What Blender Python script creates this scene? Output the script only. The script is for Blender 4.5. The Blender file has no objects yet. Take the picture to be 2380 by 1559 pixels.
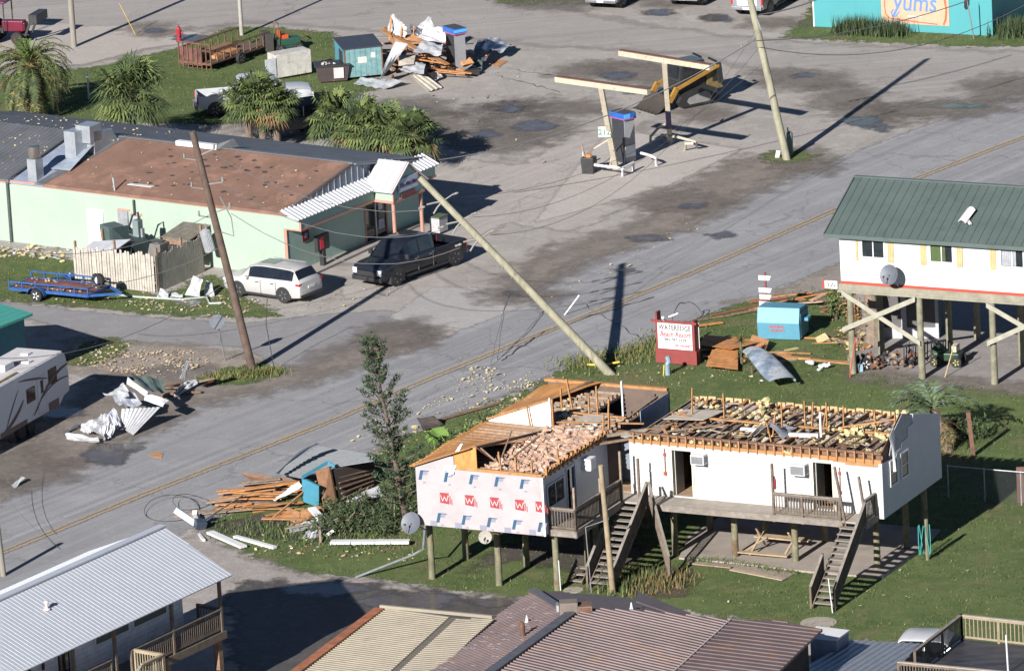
import bpy, bmesh, math, random
import numpy as np
from mathutils import Vector, Matrix
C = bpy.context.scene.collection
SC = bpy.context.scene
PI = math.pi
R = math.radians
# ---------------- camera ----------------
F_PX, PITCH, ROLL, CAM_H = 16000.0, 0.269, -0.0554, 86.5
_cp, _sp = math.cos(PITCH), math.sin(PITCH)
FW = Vector((0, _cp, -_sp)); _up = Vector((0, _sp, _cp)); _rt = Vector((1, 0, 0))
RT = _rt*math.cos(ROLL)+_up*math.sin(ROLL); UP = -_rt*math.sin(ROLL)+_up*math.cos(ROLL)
EYE = Vector((0, 0, CAM_H))
cam_d = bpy.data.cameras.new('camera'); cam = bpy.data.objects.new('camera', cam_d); C.objects.link(cam)
cam_d.sensor_width = 36; cam_d.lens = F_PX/2380*36; cam_d.clip_start = 5; cam_d.clip_end = 3000
m4 = Matrix((RT, UP, -FW)).transposed().to_4x4(); m4.translation = EYE
cam.matrix_world = m4; SC.camera = cam
# ---------------- world, sun, exposure ----------------
SUN_AZ, SUN_EL = 28.8, 25.2          # light travels towards az (from +Y towards +X)
w = bpy.data.worlds.new('World'); SC.world = w; w.use_nodes = True
nt = w.node_tree; nt.nodes.clear()
sky = nt.nodes.new('ShaderNodeTexSky'); sky.sky_type = 'NISHITA'; sky.sun_disc = False; sky.air_density = 0.5; sky.dust_density = 0.0; sky.ozone_density = 2.0
sky.sun_elevation = R(SUN_EL); sky.sun_rotation = R(180+SUN_AZ)
bg = nt.nodes.new('ShaderNodeBackground'); bg.inputs['Strength'].default_value = 0.05
wo = nt.nodes.new('ShaderNodeOutputWorld')
nt.links.new(sky.outputs[0], bg.inputs['Color']); nt.links.new(bg.outputs[0], wo.inputs['Surface'])
sl = bpy.data.lights.new('sun', 'SUN'); sl.energy = 5.0; sl.angle = R(0.5); sl.color = (1.0, 0.96, 0.915)
sun = bpy.data.objects.new('sun', sl); C.objects.link(sun)
_sd = Vector((math.sin(R(SUN_AZ))*math.cos(R(SUN_EL)), math.cos(R(SUN_AZ))*math.cos(R(SUN_EL)), -math.sin(R(SUN_EL))))
sun.rotation_euler = _sd.to_track_quat('-Z', 'Y').to_euler(); sun.location = (-40, 200, 60)
SC.view_settings.view_transform = 'Standard'; SC.view_settings.look = 'None'
SC.view_settings.exposure = 0.88; SC.view_settings.gamma = 1.0
SC.cycles.transparent_max_bounces = 48
SC.render.resolution_x = 1024; SC.render.resolution_y = 670
# ---------------- helpers ----------------
def at(u, v, z=0.0):
    "point at height z seen at photo coordinates (2380 wide)"
    d = FW*F_PX + RT*(u-1190) - UP*(v-779.5)
    return EYE + d*((z-CAM_H)/d.z)
def tag(o, label=None, cat=None, group=None, kind=None):
    if label: o['label'] = label
    if cat: o['category'] = cat
    if group: o['group'] = group
    if kind: o['kind'] = kind
    return o
class MB:
    def __init__(s): s.v = []; s.f = []; s.mi = []; s.mats = []
    def _m(s, m):
        if m not in s.mats: s.mats.append(m)
        return s.mats.index(m)
    def add(s, vs, fs, m):
        b = len(s.v); i = s._m(m)
        s.v.extend([tuple(p) for p in vs]); s.f.extend([tuple(b+k for k in f) for f in fs]); s.mi.extend([i]*len(fs)); return s
    def box(s, x0, x1, y0, y1, z0, z1, m):
        return s.add([(x0,y0,z0),(x1,y0,z0),(x1,y1,z0),(x0,y1,z0),(x0,y0,z1),(x1,y0,z1),(x1,y1,z1),(x0,y1,z1)],
              [(0,3,2,1),(4,5,6,7),(0,1,5,4),(1,2,6,5),(2,3,7,6),(3,0,4,7)], m)
    def obox(s, c, size, rot, m):
        "box centred at c, Euler rotation rot"
        M = Matrix.Translation(Vector(c)) @ rotm(rot)
        hx, hy, hz = size[0]/2, size[1]/2, size[2]/2
        vs = [M @ Vector(p) for p in ((-hx,-hy,-hz),(hx,-hy,-hz),(hx,hy,-hz),(-hx,hy,-hz),(-hx,-hy,hz),(hx,-hy,hz),(hx,hy,hz),(-hx,hy,hz))]
        return s.add(vs, [(0,3,2,1),(4,5,6,7),(0,1,5,4),(1,2,6,5),(2,3,7,6),(3,0,4,7)], m)
    def beam(s, p0, p1, w, h, m, up=(0,0,1)):
        p0 = Vector(p0); p1 = Vector(p1); d = (p1-p0).normalized(); u = Vector(up)
        if abs(d.dot(u)) > .98: u = Vector((1,0,0))
        sx = d.cross(u).normalized()*(w/2); uy = sx.cross(d).normalized()*(h/2)
        vs = [p0-sx-uy, p0+sx-uy, p0+sx+uy, p0-sx+uy, p1-sx-uy, p1+sx-uy, p1+sx+uy, p1-sx+uy]
        return s.add(vs, [(0,3,2,1),(4,5,6,7),(0,1,5,4),(1,2,6,5),(2,3,7,6),(3,0,4,7)], m)
    def tube(s, pts, r, m, n=8, cap=True):
        pts = [Vector(p) for p in pts]
        rs = r if isinstance(r, (list, tuple)) else [r]*len(pts)
        vs = []; fs = []; prev = None
        for i, p in enumerate(pts):
            d = (pts[min(i+1, len(pts)-1)]-pts[max(i-1, 0)]).normalized()
            if prev is None:
                a = d.cross(Vector((0,0,1)) if abs(d.z) < .9 else Vector((1,0,0))).normalized()
            else:
                a = (prev - d*prev.dot(d)).normalized()
            prev = a; b = d.cross(a)
            for k in range(n):
                t = 2*PI*k/n; vs.append(p + (a*math.cos(t)+b*math.sin(t))*rs[i])
        for i in range(len(pts)-1):
            for k in range(n):
                k2 = (k+1) % n; fs.append((i*n+k, i*n+k2, (i+1)*n+k2, (i+1)*n+k))
        if cap: fs.append(tuple(range(n))[::-1]); fs.append(tuple((len(pts)-1)*n+k for k in range(n)))
        return s.add(vs, fs, m)
    def extr(s, poly, vec, m):
        "closed polygon (3-D points) extruded by vec"
        n = len(poly); vec = Vector(vec); P = [Vector(p) for p in poly]
        vs = P+[p+vec for p in P]
        fs = [tuple(range(n))[::-1], tuple(range(n, 2*n))]+[(i, (i+1) % n, n+(i+1) % n, n+i) for i in range(n)]
        return s.add(vs, fs, m)
    def poly(s, pts, m): return s.add(pts, [tuple(range(len(pts)))], m)
    def surf(s, fn, ns, nt_, th, m, m2=None):
        "shell over a grid of fn(s,t); thickness th"
        G = [[Vector(fn(i/ns, j/nt_)) for j in range(nt_+1)] for i in range(ns+1)]
        vs = []
        for i in range(ns+1):
            for j in range(nt_+1):
                a = G[min(i+1, ns)][j]-G[max(i-1, 0)][j]; b = G[i][min(j+1, nt_)]-G[i][max(j-1, 0)]
                nn = a.cross(b); nn = nn.normalized() if nn.length > 1e-9 else Vector((0,0,1))
                vs.append(G[i][j]); vs.append(G[i][j]-nn*th)
        W = nt_+1; ix = lambda i, j, k: (i*W+j)*2+k
        fs = []; 
        for i in range(ns):
            for j in range(nt_):
                fs.append((ix(i,j,0), ix(i+1,j,0), ix(i+1,j+1,0), ix(i,j+1,0)))
        s.add(vs, fs, m); b = len(s.v)-len(vs)
        f2 = []
        for i in range(ns):
            for j in range(nt_):
                f2.append((ix(i,j,1), ix(i,j+1,1), ix(i+1,j+1,1), ix(i+1,j,1)))
            f2.append((ix(i,0,0), ix(i,0,1), ix(i+1,0,1), ix(i+1,0,0))); f2.append((ix(i,nt_,0), ix(i+1,nt_,0), ix(i+1,nt_,1), ix(i,nt_,1)))
        for j in range(nt_):
            f2.append((ix(0,j,0), ix(0,j+1,0), ix(0,j+1,1), ix(0,j,1))); f2.append((ix(ns,j,0), ix(ns,j,1), ix(ns,j+1,1), ix(ns,j+1,0)))
        i2 = s._m(m2 or m); s.f.extend([tuple(b+k for k in f) for f in f2]); s.mi.extend([i2]*len(f2)); return s
    def lathe(s, prof, c, m, n=14, axis=(0,0,1)):
        "profile [(r, h)] turned round axis through c"
        c = Vector(c); ax = Vector(axis).normalized()
        a = ax.cross(Vector((0,0,1)) if abs(ax.z) < .9 else Vector((1,0,0))).normalized(); b = ax.cross(a)
        vs = []; fs = []
        for r_, h in prof:
            for k in range(n):
                t = 2*PI*k/n; vs.append(c+ax*h+(a*math.cos(t)+b*math.sin(t))*r_)
        for i in range(len(prof)-1):
            for k in range(n):
                k2 = (k+1) % n; fs.append((i*n+k, i*n+k2, (i+1)*n+k2, (i+1)*n+k))
        fs.append(tuple(range(n))[::-1]); fs.append(tuple((len(prof)-1)*n+k for k in range(n)))
        return s.add(vs, fs, m)
    def build(s, name, parent=None, smooth=0, bevel=0, recalc=True):
        me = bpy.data.meshes.new(name)
        bm = bmesh.new(); bv = [bm.verts.new(p) for p in s.v]
        for f, i in zip(s.f, s.mi):
            try: q = bm.faces.new([bv[k] for k in f]); q.material_index = i
            except ValueError: pass
        if recalc: bmesh.ops.recalc_face_normals(bm, faces=bm.faces)
        if bevel:
            ed = [e for e in bm.edges if len(e.link_faces) == 2 and e.calc_face_angle(0) > .5]
            bmesh.ops.bevel(bm, geom=ed, offset=bevel, segments=2, affect='EDGES', profile=.6, clamp_overlap=True)
        bm.to_mesh(me); bm.free()
        for m in s.mats: me.materials.append(m)
        if smooth:
            me.polygons.foreach_set('use_smooth', [True]*len(me.polygons)); me.set_sharp_from_angle(angle=smooth)
        o = bpy.data.objects.new(name, me); C.objects.link(o)
        if parent is not None: o.parent = parent
        return o
def rotm(r):
    return Matrix.Rotation(r[2], 4, 'Z') @ Matrix.Rotation(r[1], 4, 'Y') @ Matrix.Rotation(r[0], 4, 'X')
class Thing:
    def __init__(s, name, label, cat, loc, rz=0, group=None):
        o = bpy.data.objects.new(name, None); C.objects.link(o); o.empty_display_size = .3
        o.location = Vector(loc); o.rotation_euler = (0, 0, rz)
        tag(o, label, cat, group); s.root = o
        s.M = Matrix.Translation(o.location) @ Matrix.Rotation(rz, 4, 'Z'); s.Mi = s.M.inverted()
    def L(s, u, v, z=0.0): return s.Mi @ at(u, v, z)
    def part(s, name, mb, parent=None, label=None, smooth=0, bevel=0):
        o = mb.build(name, parent or s.root, smooth, bevel)
        if label: o['label'] = label
        return o
def solo(name, label, cat, mb, loc=(0,0,0), rz=0, group=None, smooth=0, bevel=0, rot=None):
    o = mb.build(name, None, smooth, bevel); o.location = Vector(loc); o.rotation_euler = rot or (0, 0, rz)
    return tag(o, label, cat, group)
def copy_tree(o, parent=None):
    c = o.copy(); C.objects.link(c)
    if parent is not None: c.parent = parent
    for ch in list(o.children): copy_tree(ch, c)
    return c
# ---------------- materials ----------------
_mc = {}
def M(name, col, rough=.7, metal=0.0, var=.15, scale=3.0, bump=0.0, bscale=30.0, rust=None, rustcol=(.16,.06,.025), rscale=2.0,
      col2=None, c2t=.55, c2s=1.0, spec=.5, stretch=None, lines=None):
    """noisy surface: large and small value noise, optional second colour / rust in patches, bump"""
    if name in _mc: return _mc[name]
    m = bpy.data.materials.new(name); m.use_nodes = True; n = m.node_tree; b = n.nodes['Principled BSDF']
    b.inputs['Roughness'].default_value = rough; b.inputs['Metallic'].default_value = metal
    b.inputs['Specular IOR Level'].default_value = spec
    N = n.nodes.new; Lk = n.links.new
    geo = N('ShaderNodeTexCoord')
    vec = geo.outputs['Object']
    if stretch:
        mp = N('ShaderNodeMapping'); mp.inputs['Scale'].default_value = stretch; Lk(vec, mp.inputs['Vector']); vec = mp.outputs[0]
    def noise(sc, det=4, rough_=.6):
        t = N('ShaderNodeTexNoise'); t.inputs['Scale'].default_value = sc; t.inputs['Detail'].default_value = det
        t.inputs['Roughness'].default_value = rough_; Lk(vec, t.inputs['Vector']); return t.outputs['Fac']
    def ramp(f, a, b_, lo=0.0, hi=1.0):
        r = N('ShaderNodeMapRange'); r.inputs['From Min'].default_value = a; r.inputs['From Max'].default_value = b_
        r.inputs['To Min'].default_value = lo; r.inputs['To Max'].default_value = hi; Lk(f, r.inputs['Value']); return r.outputs[0]
    def mix(f, a, b_):
        x = N('ShaderNodeMix'); x.data_type = 'RGBA'
        Lk(f, x.inputs['Factor'])
        for sock, val in ((x.inputs['A'], a), (x.inputs['B'], b_)):
            if isinstance(val, tuple): sock.default_value = (*val, 1)
            else: Lk(val, sock)
        return x.outputs['Result']
    n1 = noise(scale); n2 = noise(scale*7, 3)
    lo = tuple(max(0, c*(1-var)) for c in col); hi = tuple(min(1, c*(1+var)) for c in col)
    c = mix(ramp(n1, .3, .7), lo, hi)
    if col2: c = mix(ramp(noise(c2s, 6, .65), c2t-.06, c2t+.06), c, col2)
    lo2 = mix(ramp(n2, .25, .75), (1-var*.7,)*3, (1+var*.5,)*3)
    mu = N('ShaderNodeMix'); mu.data_type = 'RGBA'; mu.blend_type = 'MULTIPLY'; mu.inputs['Factor'].default_value = 1
    Lk(c, mu.inputs['A']); Lk(lo2, mu.inputs['B']); c = mu.outputs['Result']
    if rust: c = mix(ramp(noise(rscale, 8, .7), rust, rust+.06), c, rustcol)
    Lk(c, b.inputs['Base Color'])
    if bump or lines:
        bp = N('ShaderNodeBump'); bp.inputs['Strength'].default_value = 1; bp.inputs['Distance'].default_value = bump or .01
        if lines:  # (axis, period, depth): boards or laps
            sp = N('ShaderNodeSeparateXYZ'); Lk(geo.outputs['Object'], sp.inputs[0])
            md = N('ShaderNodeMath'); md.operation = 'PINGPONG' if len(lines) > 3 else 'FRACT'
            dv = N('ShaderNodeMath'); dv.operation = 'DIVIDE'; dv.inputs[1].default_value = lines[1]; Lk(sp.outputs[lines[0]], dv.inputs[0])
            Lk(dv.outputs[0], md.inputs[0])
            if len(lines) > 3: md.inputs[1].default_value = .5
            bp.inputs['Distance'].default_value = lines[2]; Lk(md.outputs[0], bp.inputs['Height'])
            gt = N('ShaderNodeMath'); gt.operation = 'LESS_THAN'; gt.inputs[1].default_value = .1; Lk(md.outputs[0], gt.inputs[0])
            dk = N('ShaderNodeMix'); dk.data_type = 'RGBA'; dk.blend_type = 'MULTIPLY'; Lk(gt.outputs[0], dk.inputs['Factor'])
            Lk(c, dk.inputs['A']); dv_ = .72 if lines[2] > .005 else .92; dk.inputs['B'].default_value = (dv_, dv_, dv_, 1); Lk(dk.outputs['Result'], b.inputs['Base Color'])
        else: Lk(noise(bscale, 4), bp.inputs['Height'])
        Lk(bp.outputs[0], b.inputs['Normal'])
    _mc[name] = m; return m
def P(name, col, rough=.5, metal=0.0, **k): return M(name, col, rough, metal, var=k.pop('var', .07), **k)
def glass(name, col=(.02,.025,.03), rough=.08):
    return M(name, col, rough, 0, var=.3, spec=.8)
W_RAW = M('raw_lumber', (.34,.17,.065), .8, var=.28, scale=4)
W_OLD = M('weathered_lumber', (.25,.19,.14), .9, var=.3, scale=5)
W_DARK = M('dark_stained_lumber', (.21,.135,.09), .9, var=.35, scale=5)
W_GREY = M('grey_deck_lumber', (.20,.175,.15), .9, var=.25, scale=4)
W_RAIL = M('railing_lumber', (.135,.105,.08), .9, var=.3, scale=4)
W_PILE = M('piling_wood', (.16,.15,.095), .9, var=.35, scale=2.5, col2=(.12,.075,.04), c2t=.6)
WHITE = M('white_paint', (.60,.60,.60), .6, var=.06, scale=2)
BLACK = M('black_rubber', (.015,.015,.016), .7, var=.3)
BLACKP = M('black_plastic', (.03,.03,.032), .45, var=.2)
CHROME = M('bright_metal', (.6,.6,.62), .25, 1, var=.1)
GALV = M('galvanised_metal', (.42,.44,.46), .45, .6, var=.2, scale=3)
SHEETW = M('white_sheet_metal', (.44,.45,.47), .35, .15, var=.14, scale=1.3, col2=(.34,.34,.35), c2t=.60, c2s=1.5, rust=.66)
GLS = glass('window_glass')
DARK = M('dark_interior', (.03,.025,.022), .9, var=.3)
RUST = M('rusty_steel', (.14,.07,.045), .85, var=.4, scale=4)
FOAM = M('yellow_insulation', (.50,.42,.22), .95, var=.15, scale=6, bump=.02)
PINK = M('pink_insulation', (.46,.30,.215), .95, var=.28, scale=5, bump=.03)
DRYW = M('drywall', (.42,.37,.31), .9, var=.15)
OSB = M('roof_sheathing_boards', (.50,.235,.07), .85, var=.22, scale=1.6, col2=(.38,.16,.045), c2t=.56, c2s=.9, stretch=(2,.35,1))
PLY = M('plywood', (.40,.20,.09), .85, var=.25, scale=3)
rnd = random.Random(7)
def plane3(a, b, c):
    n = (b-a).cross(c-a).normalized(); return (a, n)
def onp(u, v, pl):
    "point on plane pl seen at (u, v)"
    d = FW*F_PX + RT*(u-1190) - UP*(v-779.5); return EYE + d*((pl[0]-EYE).dot(pl[1])/d.dot(pl[1]))
def clump(mb, c, r, m, n=1, sq=.5, seed=None):
    "lumpy irregular scraps round c"
    rr = random.Random(seed) if seed is not None else rnd
    for _ in range(n):
        cc = Vector(c)+Vector((rr.uniform(-r, r), rr.uniform(-r, r), rr.uniform(0, r*.3)))*(.8 if n > 1 else 0)
        k = r*rr.uniform(.35, .8)/(1 if n == 1 else 1.6); vs = []
        for a in range(3):
            for b in range(6):
                th = 2*PI*(b+.5*(a % 2))/6; ph = (-.9+a*.9)
                q = k*rr.uniform(.55, 1.25)
                vs.append(cc+Vector((math.cos(th)*math.cos(ph)*q, math.sin(th)*math.cos(ph)*q, (math.sin(ph)+.6)*q*sq)))
        fs = [(a*6+b, a*6+(b+1) % 6, (a+1)*6+(b+1) % 6, (a+1)*6+b) for a in range(2) for b in range(6)]+[tuple(range(6))[::-1], tuple(range(12, 18))]
        mb.add(vs, fs, m)
def fluff(mb, x0, x1, y0, y1, z, amp, nx, ny, m, seed=0, mask=None, sc=2.2):
    "torn fibrous mass: one rough height field"
    from mathutils import noise as NZ
    def h(x, y): 
        v = NZ.fractal(Vector((x*sc+seed*7, y*sc, seed*3)), 1.1, 2.2, 5); return z+amp*(.55+.75*v)
    V = {}; vs = []; fs = []
    for i in range(nx+1):
        for j in range(ny+1):
            x = x0+(x1-x0)*i/nx; y = y0+(y1-y0)*j/ny; V[i, j] = len(vs); vs.append((x+.03*math.sin(9*y+i), y+.03*math.sin(7*x+j), h(x, y)))
    for i in range(nx):
        for j in range(ny):
            x = x0+(x1-x0)*(i+.5)/nx; y = y0+(y1-y0)*(j+.5)/ny
            if mask and not mask(x, y): continue
            fs.append((V[i, j], V[i+1, j], V[i+1, j+1], V[i, j+1]))
    mb.add(vs, fs, m)
def batt(mb, c, L, w_, a, m, bend=.15, seed=0):
    "torn bent batt of insulation"
    r_ = random.Random(seed); d = Vector((math.cos(a), math.sin(a), 0)); s_ = Vector((-math.sin(a), math.cos(a), 0)); k1, k2 = r_.uniform(0, 6), r_.uniform(0, 6)
    mb.surf(lambda s, t: Vector(c)+d*L*(s-.5)+s_*w_*(t-.5)*(1+.3*math.sin(5*s+k1))+Vector((0, 0, .09+bend*math.sin(3*s+k2)*math.sin(2*t+k1)+.03*math.sin(17*s+k1)*math.sin(11*t))), 7, 4, .07, m)
def wall(mb, p0, p1, z0, z1, th, m, holes=()):
    "wall from p0 to p1 (2-D), thickness to the left; holes (a0,a1,b0,b1) in distance along / height"
    p0 = Vector((p0[0], p0[1])); p1 = Vector((p1[0], p1[1])); L = (p1-p0).length; d = (p1-p0)/L; nrm = Vector((-d.y, d.x))*th
    xs = sorted({0, L, *[h[0] for h in holes], *[h[1] for h in holes]}); zs = sorted({z0, z1, *[h[2] for h in holes], *[h[3] for h in holes]})
    for i in range(len(xs)-1):
        for j in range(len(zs)-1):
            cx = (xs[i]+xs[i+1])/2; cz = (zs[j]+zs[j+1])/2
            if any(h[0] < cx < h[1] and h[2] < cz < h[3] for h in holes): continue
            a = p0+d*xs[i]; b = p0+d*xs[i+1]
            mb.extr([(a.x,a.y,zs[j]),(b.x,b.y,zs[j]),(b.x,b.y,zs[j+1]),(a.x,a.y,zs[j+1])], (nrm.x, nrm.y, 0), m)
def ribbed(mb, poly, rdir, spacing, w, h, m, th=.06, off=0.0, m2=None):
    "planar polygon slab with raised ribs running along rdir, clipped to the polygon"
    P_ = [Vector(p) for p in poly]; nn = (P_[1]-P_[0]).cross(P_[2]-P_[1]).normalized()
    if nn.z < 0: nn = -nn
    d = Vector(rdir); d = (d-nn*d.dot(nn)).normalized(); s_ = nn.cross(d)
    mb.extr([p-nn*th for p in P_], nn*th, m)
    o = P_[0]; q = [((p-o).dot(s_), (p-o).dot(d)) for p in P_]
    lo = min(a for a, b in q); hi = max(a for a, b in q); x = lo+spacing*(.5+off)
    while x < hi-.02:
        ts = []
        for i in range(len(q)):
            (a0, b0), (a1, b1) = q[i], q[(i+1) % len(q)]
            if (a0-x)*(a1-x) < 0: ts.append(b0+(b1-b0)*(x-a0)/(a1-a0))
        ts.sort()
        for k in range(0, len(ts)-1, 2):
            A = o+s_*x+d*ts[k]; B = o+s_*x+d*ts[k+1]
            vs = [A-s_*w/2, A-s_*w/4+nn*h, A+s_*w/4+nn*h, A+s_*w/2, B-s_*w/2, B-s_*w/4+nn*h, B+s_*w/4+nn*h, B+s_*w/2]
            vs = [p-nn*.004 if i_ in (0, 3, 4, 7) else p for i_, p in enumerate(vs)]
            mb.add(vs, [(0,1,5,4),(1,2,6,5),(2,3,7,6),(0,3,2,1),(4,5,6,7)], m2 or m)
        x += spacing
def text_mesh(name, s, size, m, parent, loc, rot, th=.01, shear=0, bold=0, align='CENTER', font_scale=(1,1)):
    cu = bpy.data.curves.new(name, 'FONT'); cu.body = s; cu.size = size; cu.extrude = th; cu.shear = shear; cu.offset = bold; cu.align_x = align
    cu.resolution_u = 3
    t = bpy.data.objects.new('tmp_text', cu); C.objects.link(t)
    dg = bpy.context.evaluated_depsgraph_get(); me = bpy.data.meshes.new_from_object(t.evaluated_get(dg))
    bpy.data.objects.remove(t); bpy.data.curves.remove(cu)
    for v_ in me.vertices: v_.co.x *= font_scale[0]; v_.co.y *= font_scale[1]
    me.materials.clear(); me.materials.append(m)
    o = bpy.data.objects.new(name, me); C.objects.link(o); o.location = loc; o.rotation_euler = rot
    if parent is not None: o.parent = parent
    return o
# ================= GROUND =================
def sdf_poly(px, py, poly):
    d2 = np.full(px.shape, 1e18); ins = np.zeros(px.shape, bool)
    n = len(poly)
    for i in range(n):
        ax, ay = poly[i]; bx, by = poly[(i+1) % n]
        ex, ey = bx-ax, by-ay; L2 = ex*ex+ey*ey+1e-12
        t = np.clip(((px-ax)*ex+(py-ay)*ey)/L2, 0, 1)
        d2 = np.minimum(d2, (px-ax-t*ex)**2+(py-ay-t*ey)**2)
        c = (ay > py) != (by > py)
        with np.errstate(divide='ignore', invalid='ignore'):
            xi = (bx-ax)*(py-ay)/(by-ay)+ax
        ins ^= c & (px < xi)
    d = np.sqrt(d2); return np.where(ins, d, -d)
def gmat(name, cols, rough=.9, scale=.35, fine=9.0, bump=.02, bscale=14, edge=None, ensc=1.2, eamp=.6, streak=None, spec=.3, blot=None, opac=1.0, grain=None, cracks=None):
    """ground surface. cols: three colours mixed by world noise; edge: width in metres over which the patch frays out"""
    m = bpy.data.materials.new(name); m.use_nodes = True; n = m.node_tree; b = n.nodes['Principled BSDF']
    N = n.nodes.new; Lk = n.links.new
    g = N('ShaderNodeNewGeometry'); vec = g.outputs['Position']
    def noise(sc, det=5, ro=.6, mp=None, dist=0):
        t = N('ShaderNodeTexNoise'); t.inputs['Scale'].default_value = sc; t.inputs['Detail'].default_value = det; t.inputs['Roughness'].default_value = ro
        t.inputs['Distortion'].default_value = dist
        if mp:
            q = N('ShaderNodeMapping'); q.vector_type = 'TEXTURE'; q.inputs['Rotation'].default_value = (0, 0, -mp[0]); q.inputs['Scale'].default_value = (1/mp[1], 1/mp[2], 1)
            Lk(vec, q.inputs['Vector']); Lk(q.outputs[0], t.inputs['Vector'])
        else: Lk(vec, t.inputs['Vector'])
        return t.outputs['Fac']
    def ramp(f, a, c, lo=0., hi=1.):
        r = N('ShaderNodeMapRange'); r.inputs['From Min'].default_value = a; r.inputs['From Max'].default_value = c
        r.inputs['To Min'].default_value = lo; r.inputs['To Max'].default_value = hi; Lk(f, r.inputs['Value']); return r.outputs[0]
    def mix(f, a, c, bt='MIX'):
        x = N('ShaderNodeMix'); x.data_type = 'RGBA'; x.blend_type = bt
        if isinstance(f, float): x.inputs['Factor'].default_value = f
        else: Lk(f, x.inputs['Factor'])
        for s_, v_ in ((x.inputs['A'], a), (x.inputs['B'], c)):
            if isinstance(v_, tuple): s_.default_value = (*v_, 1)
            else: Lk(v_, s_)
        return x.outputs['Result']
    c = mix(ramp(noise(scale, 6, .6), .38, .62), cols[0], cols[1])
    c = mix(ramp(noise(scale*4.3, 6, .7), .5, .64, 0, .8), c, cols[2])
    if streak:   # (angle, strength): long wheel-track streaks along one direction
        c = mix(ramp(noise(1.0, 5, .65, (streak[0], .03, 1.1)), .36, .64, 0, streak[1]), c, tuple(k*.62 for k in cols[0]))
        c = mix(ramp(noise(1.0, 4, .6, (streak[0], .02, 2.6)), .45, .7, 0, streak[1]*.8), c, tuple(min(1, k*1.35) for k in cols[0]))
    if blot: c = mix(ramp(noise(blot[0], 5, .7, dist=.5), blot[1], blot[1]+.07, 0, blot[3] if len(blot) > 3 else 1.), c, blot[2])
    if cracks:
        vo = N('ShaderNodeTexVoronoi'); vo.feature = 'DISTANCE_TO_EDGE'; vo.inputs['Scale'].default_value = cracks[0]
        va = N('ShaderNodeVectorMath'); va.operation = 'MULTIPLY_ADD'; ns_ = N('ShaderNodeTexNoise'); ns_.inputs['Scale'].default_value = .7; ns_.inputs['Detail'].default_value = 6; Lk(vec, ns_.inputs['Vector'])
        Lk(ns_.outputs['Color'], va.inputs[0]); va.inputs[1].default_value = (3.5, 3.5, 0); Lk(vec, va.inputs[2]); Lk(va.outputs[0], vo.inputs['Vector'])
        c = mix(ramp(vo.outputs['Distance'], 0, cracks[1], cracks[2], 0), c, tuple(k*.45 for k in cols[0]))
    c = mix(1.0, c, mix(ramp(noise(fine, 3, .8), .3, .7), (.84,)*3, (1.14,)*3), 'MULTIPLY')
    if grain: c = mix(1.0, c, mix(ramp(noise(grain[0], 2, .9), .3, .7), (1-grain[1],)*3, (1+grain[1],)*3), 'MULTIPLY')
    Lk(c, b.inputs['Base Color']); b.inputs['Roughness'].default_value = rough; b.inputs['Specular IOR Level'].default_value = spec
    if bump:
        bp = N('ShaderNodeBump'); bp.inputs['Distance'].default_value = bump; Lk(noise(bscale, 4, .7), bp.inputs['Height']); Lk(bp.outputs[0], b.inputs['Normal'])
    if edge:
        a = N('ShaderNodeAttribute'); a.attribute_name = 'd'
        mu = N('ShaderNodeMath'); mu.operation = 'MULTIPLY_ADD'; Lk(ramp(noise(ensc, 6, .65), 0, 1, -1, 1), mu.inputs[0]); mu.inputs[1].default_value = eamp*2; Lk(a.outputs['Fac'], mu.inputs[2])
        al = ramp(mu.outputs[0], -edge/2, edge/2, 0, opac)
        Lk(al, b.inputs['Alpha'])
    return m
def sheet(name, pts, z, m, g=.5, margin=1.0, world=False, kind='structure'):
    poly = [tuple(p) for p in pts] if world else [tuple(at(u, v)[:2]) for u, v in pts]
    xs = [p[0] for p in poly]; ys = [p[1] for p in poly]
    X = np.arange(min(xs)-margin, max(xs)+margin+g, g); Y = np.arange(min(ys)-margin, max(ys)+margin+g, g)
    GX, GY = np.meshgrid(X, Y, indexing='ij'); D = sdf_poly(GX, GY, poly)
    ny = len(Y); idx = np.arange(GX.size).reshape(GX.shape)
    q = np.stack([idx[:-1,:-1], idx[1:,:-1], idx[1:,1:], idx[:-1,1:]], -1).reshape(-1, 4)
    keep = (D.ravel()[q] > -margin).any(1); q = q[keep]
    used = np.unique(q); rm = np.zeros(GX.size, int); rm[used] = np.arange(len(used))
    me = bpy.data.meshes.new(name); co = np.stack([GX.ravel()[used], GY.ravel()[used], np.full(len(used), z)], -1)
    me.from_pydata(co.tolist(), [], rm[q].tolist()); 
    at_ = me.attributes.new('d', 'FLOAT', 'POINT'); at_.data.foreach_set('value', D.ravel()[used].astype(np.float32))
    me.materials.append(m); o = bpy.data.objects.new(name, me); C.objects.link(o)
    return tag(o, kind=kind)
RD = math.atan2(at(1587,644).y-at(333,1150).y, at(1587,644).x-at(333,1150).x)   # road direction
G_BASE = gmat('ground_dusty_shell', [(.345,.318,.293), (.295,.27,.248), (.39,.36,.332)], scale=.22, fine=6, bump=.012, blot=(.16, .60, (.175,.155,.14), .7), grain=(28, .10), cracks=(.12, .008, .35))
me = MB(); c = at(1190, 700)
me.poly([(c.x-700, c.y-500, 0), (c.x+700, c.y-500, 0), (c.x+700, c.y+1500, 0), (c.x-700, c.y+1500, 0)], G_BASE)
g = me.build('ground', recalc=False); tag(g, kind='structure')
ASPH = gmat('asphalt_road', [(.278,.274,.280), (.238,.235,.243), (.315,.308,.308)], scale=.15, fine=10, bump=.006, bscale=30, edge=.35, eamp=.35, ensc=1.5, streak=(-RD, .5), spec=.4, grain=(24, .09), cracks=(.16, .012, .55))
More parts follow.
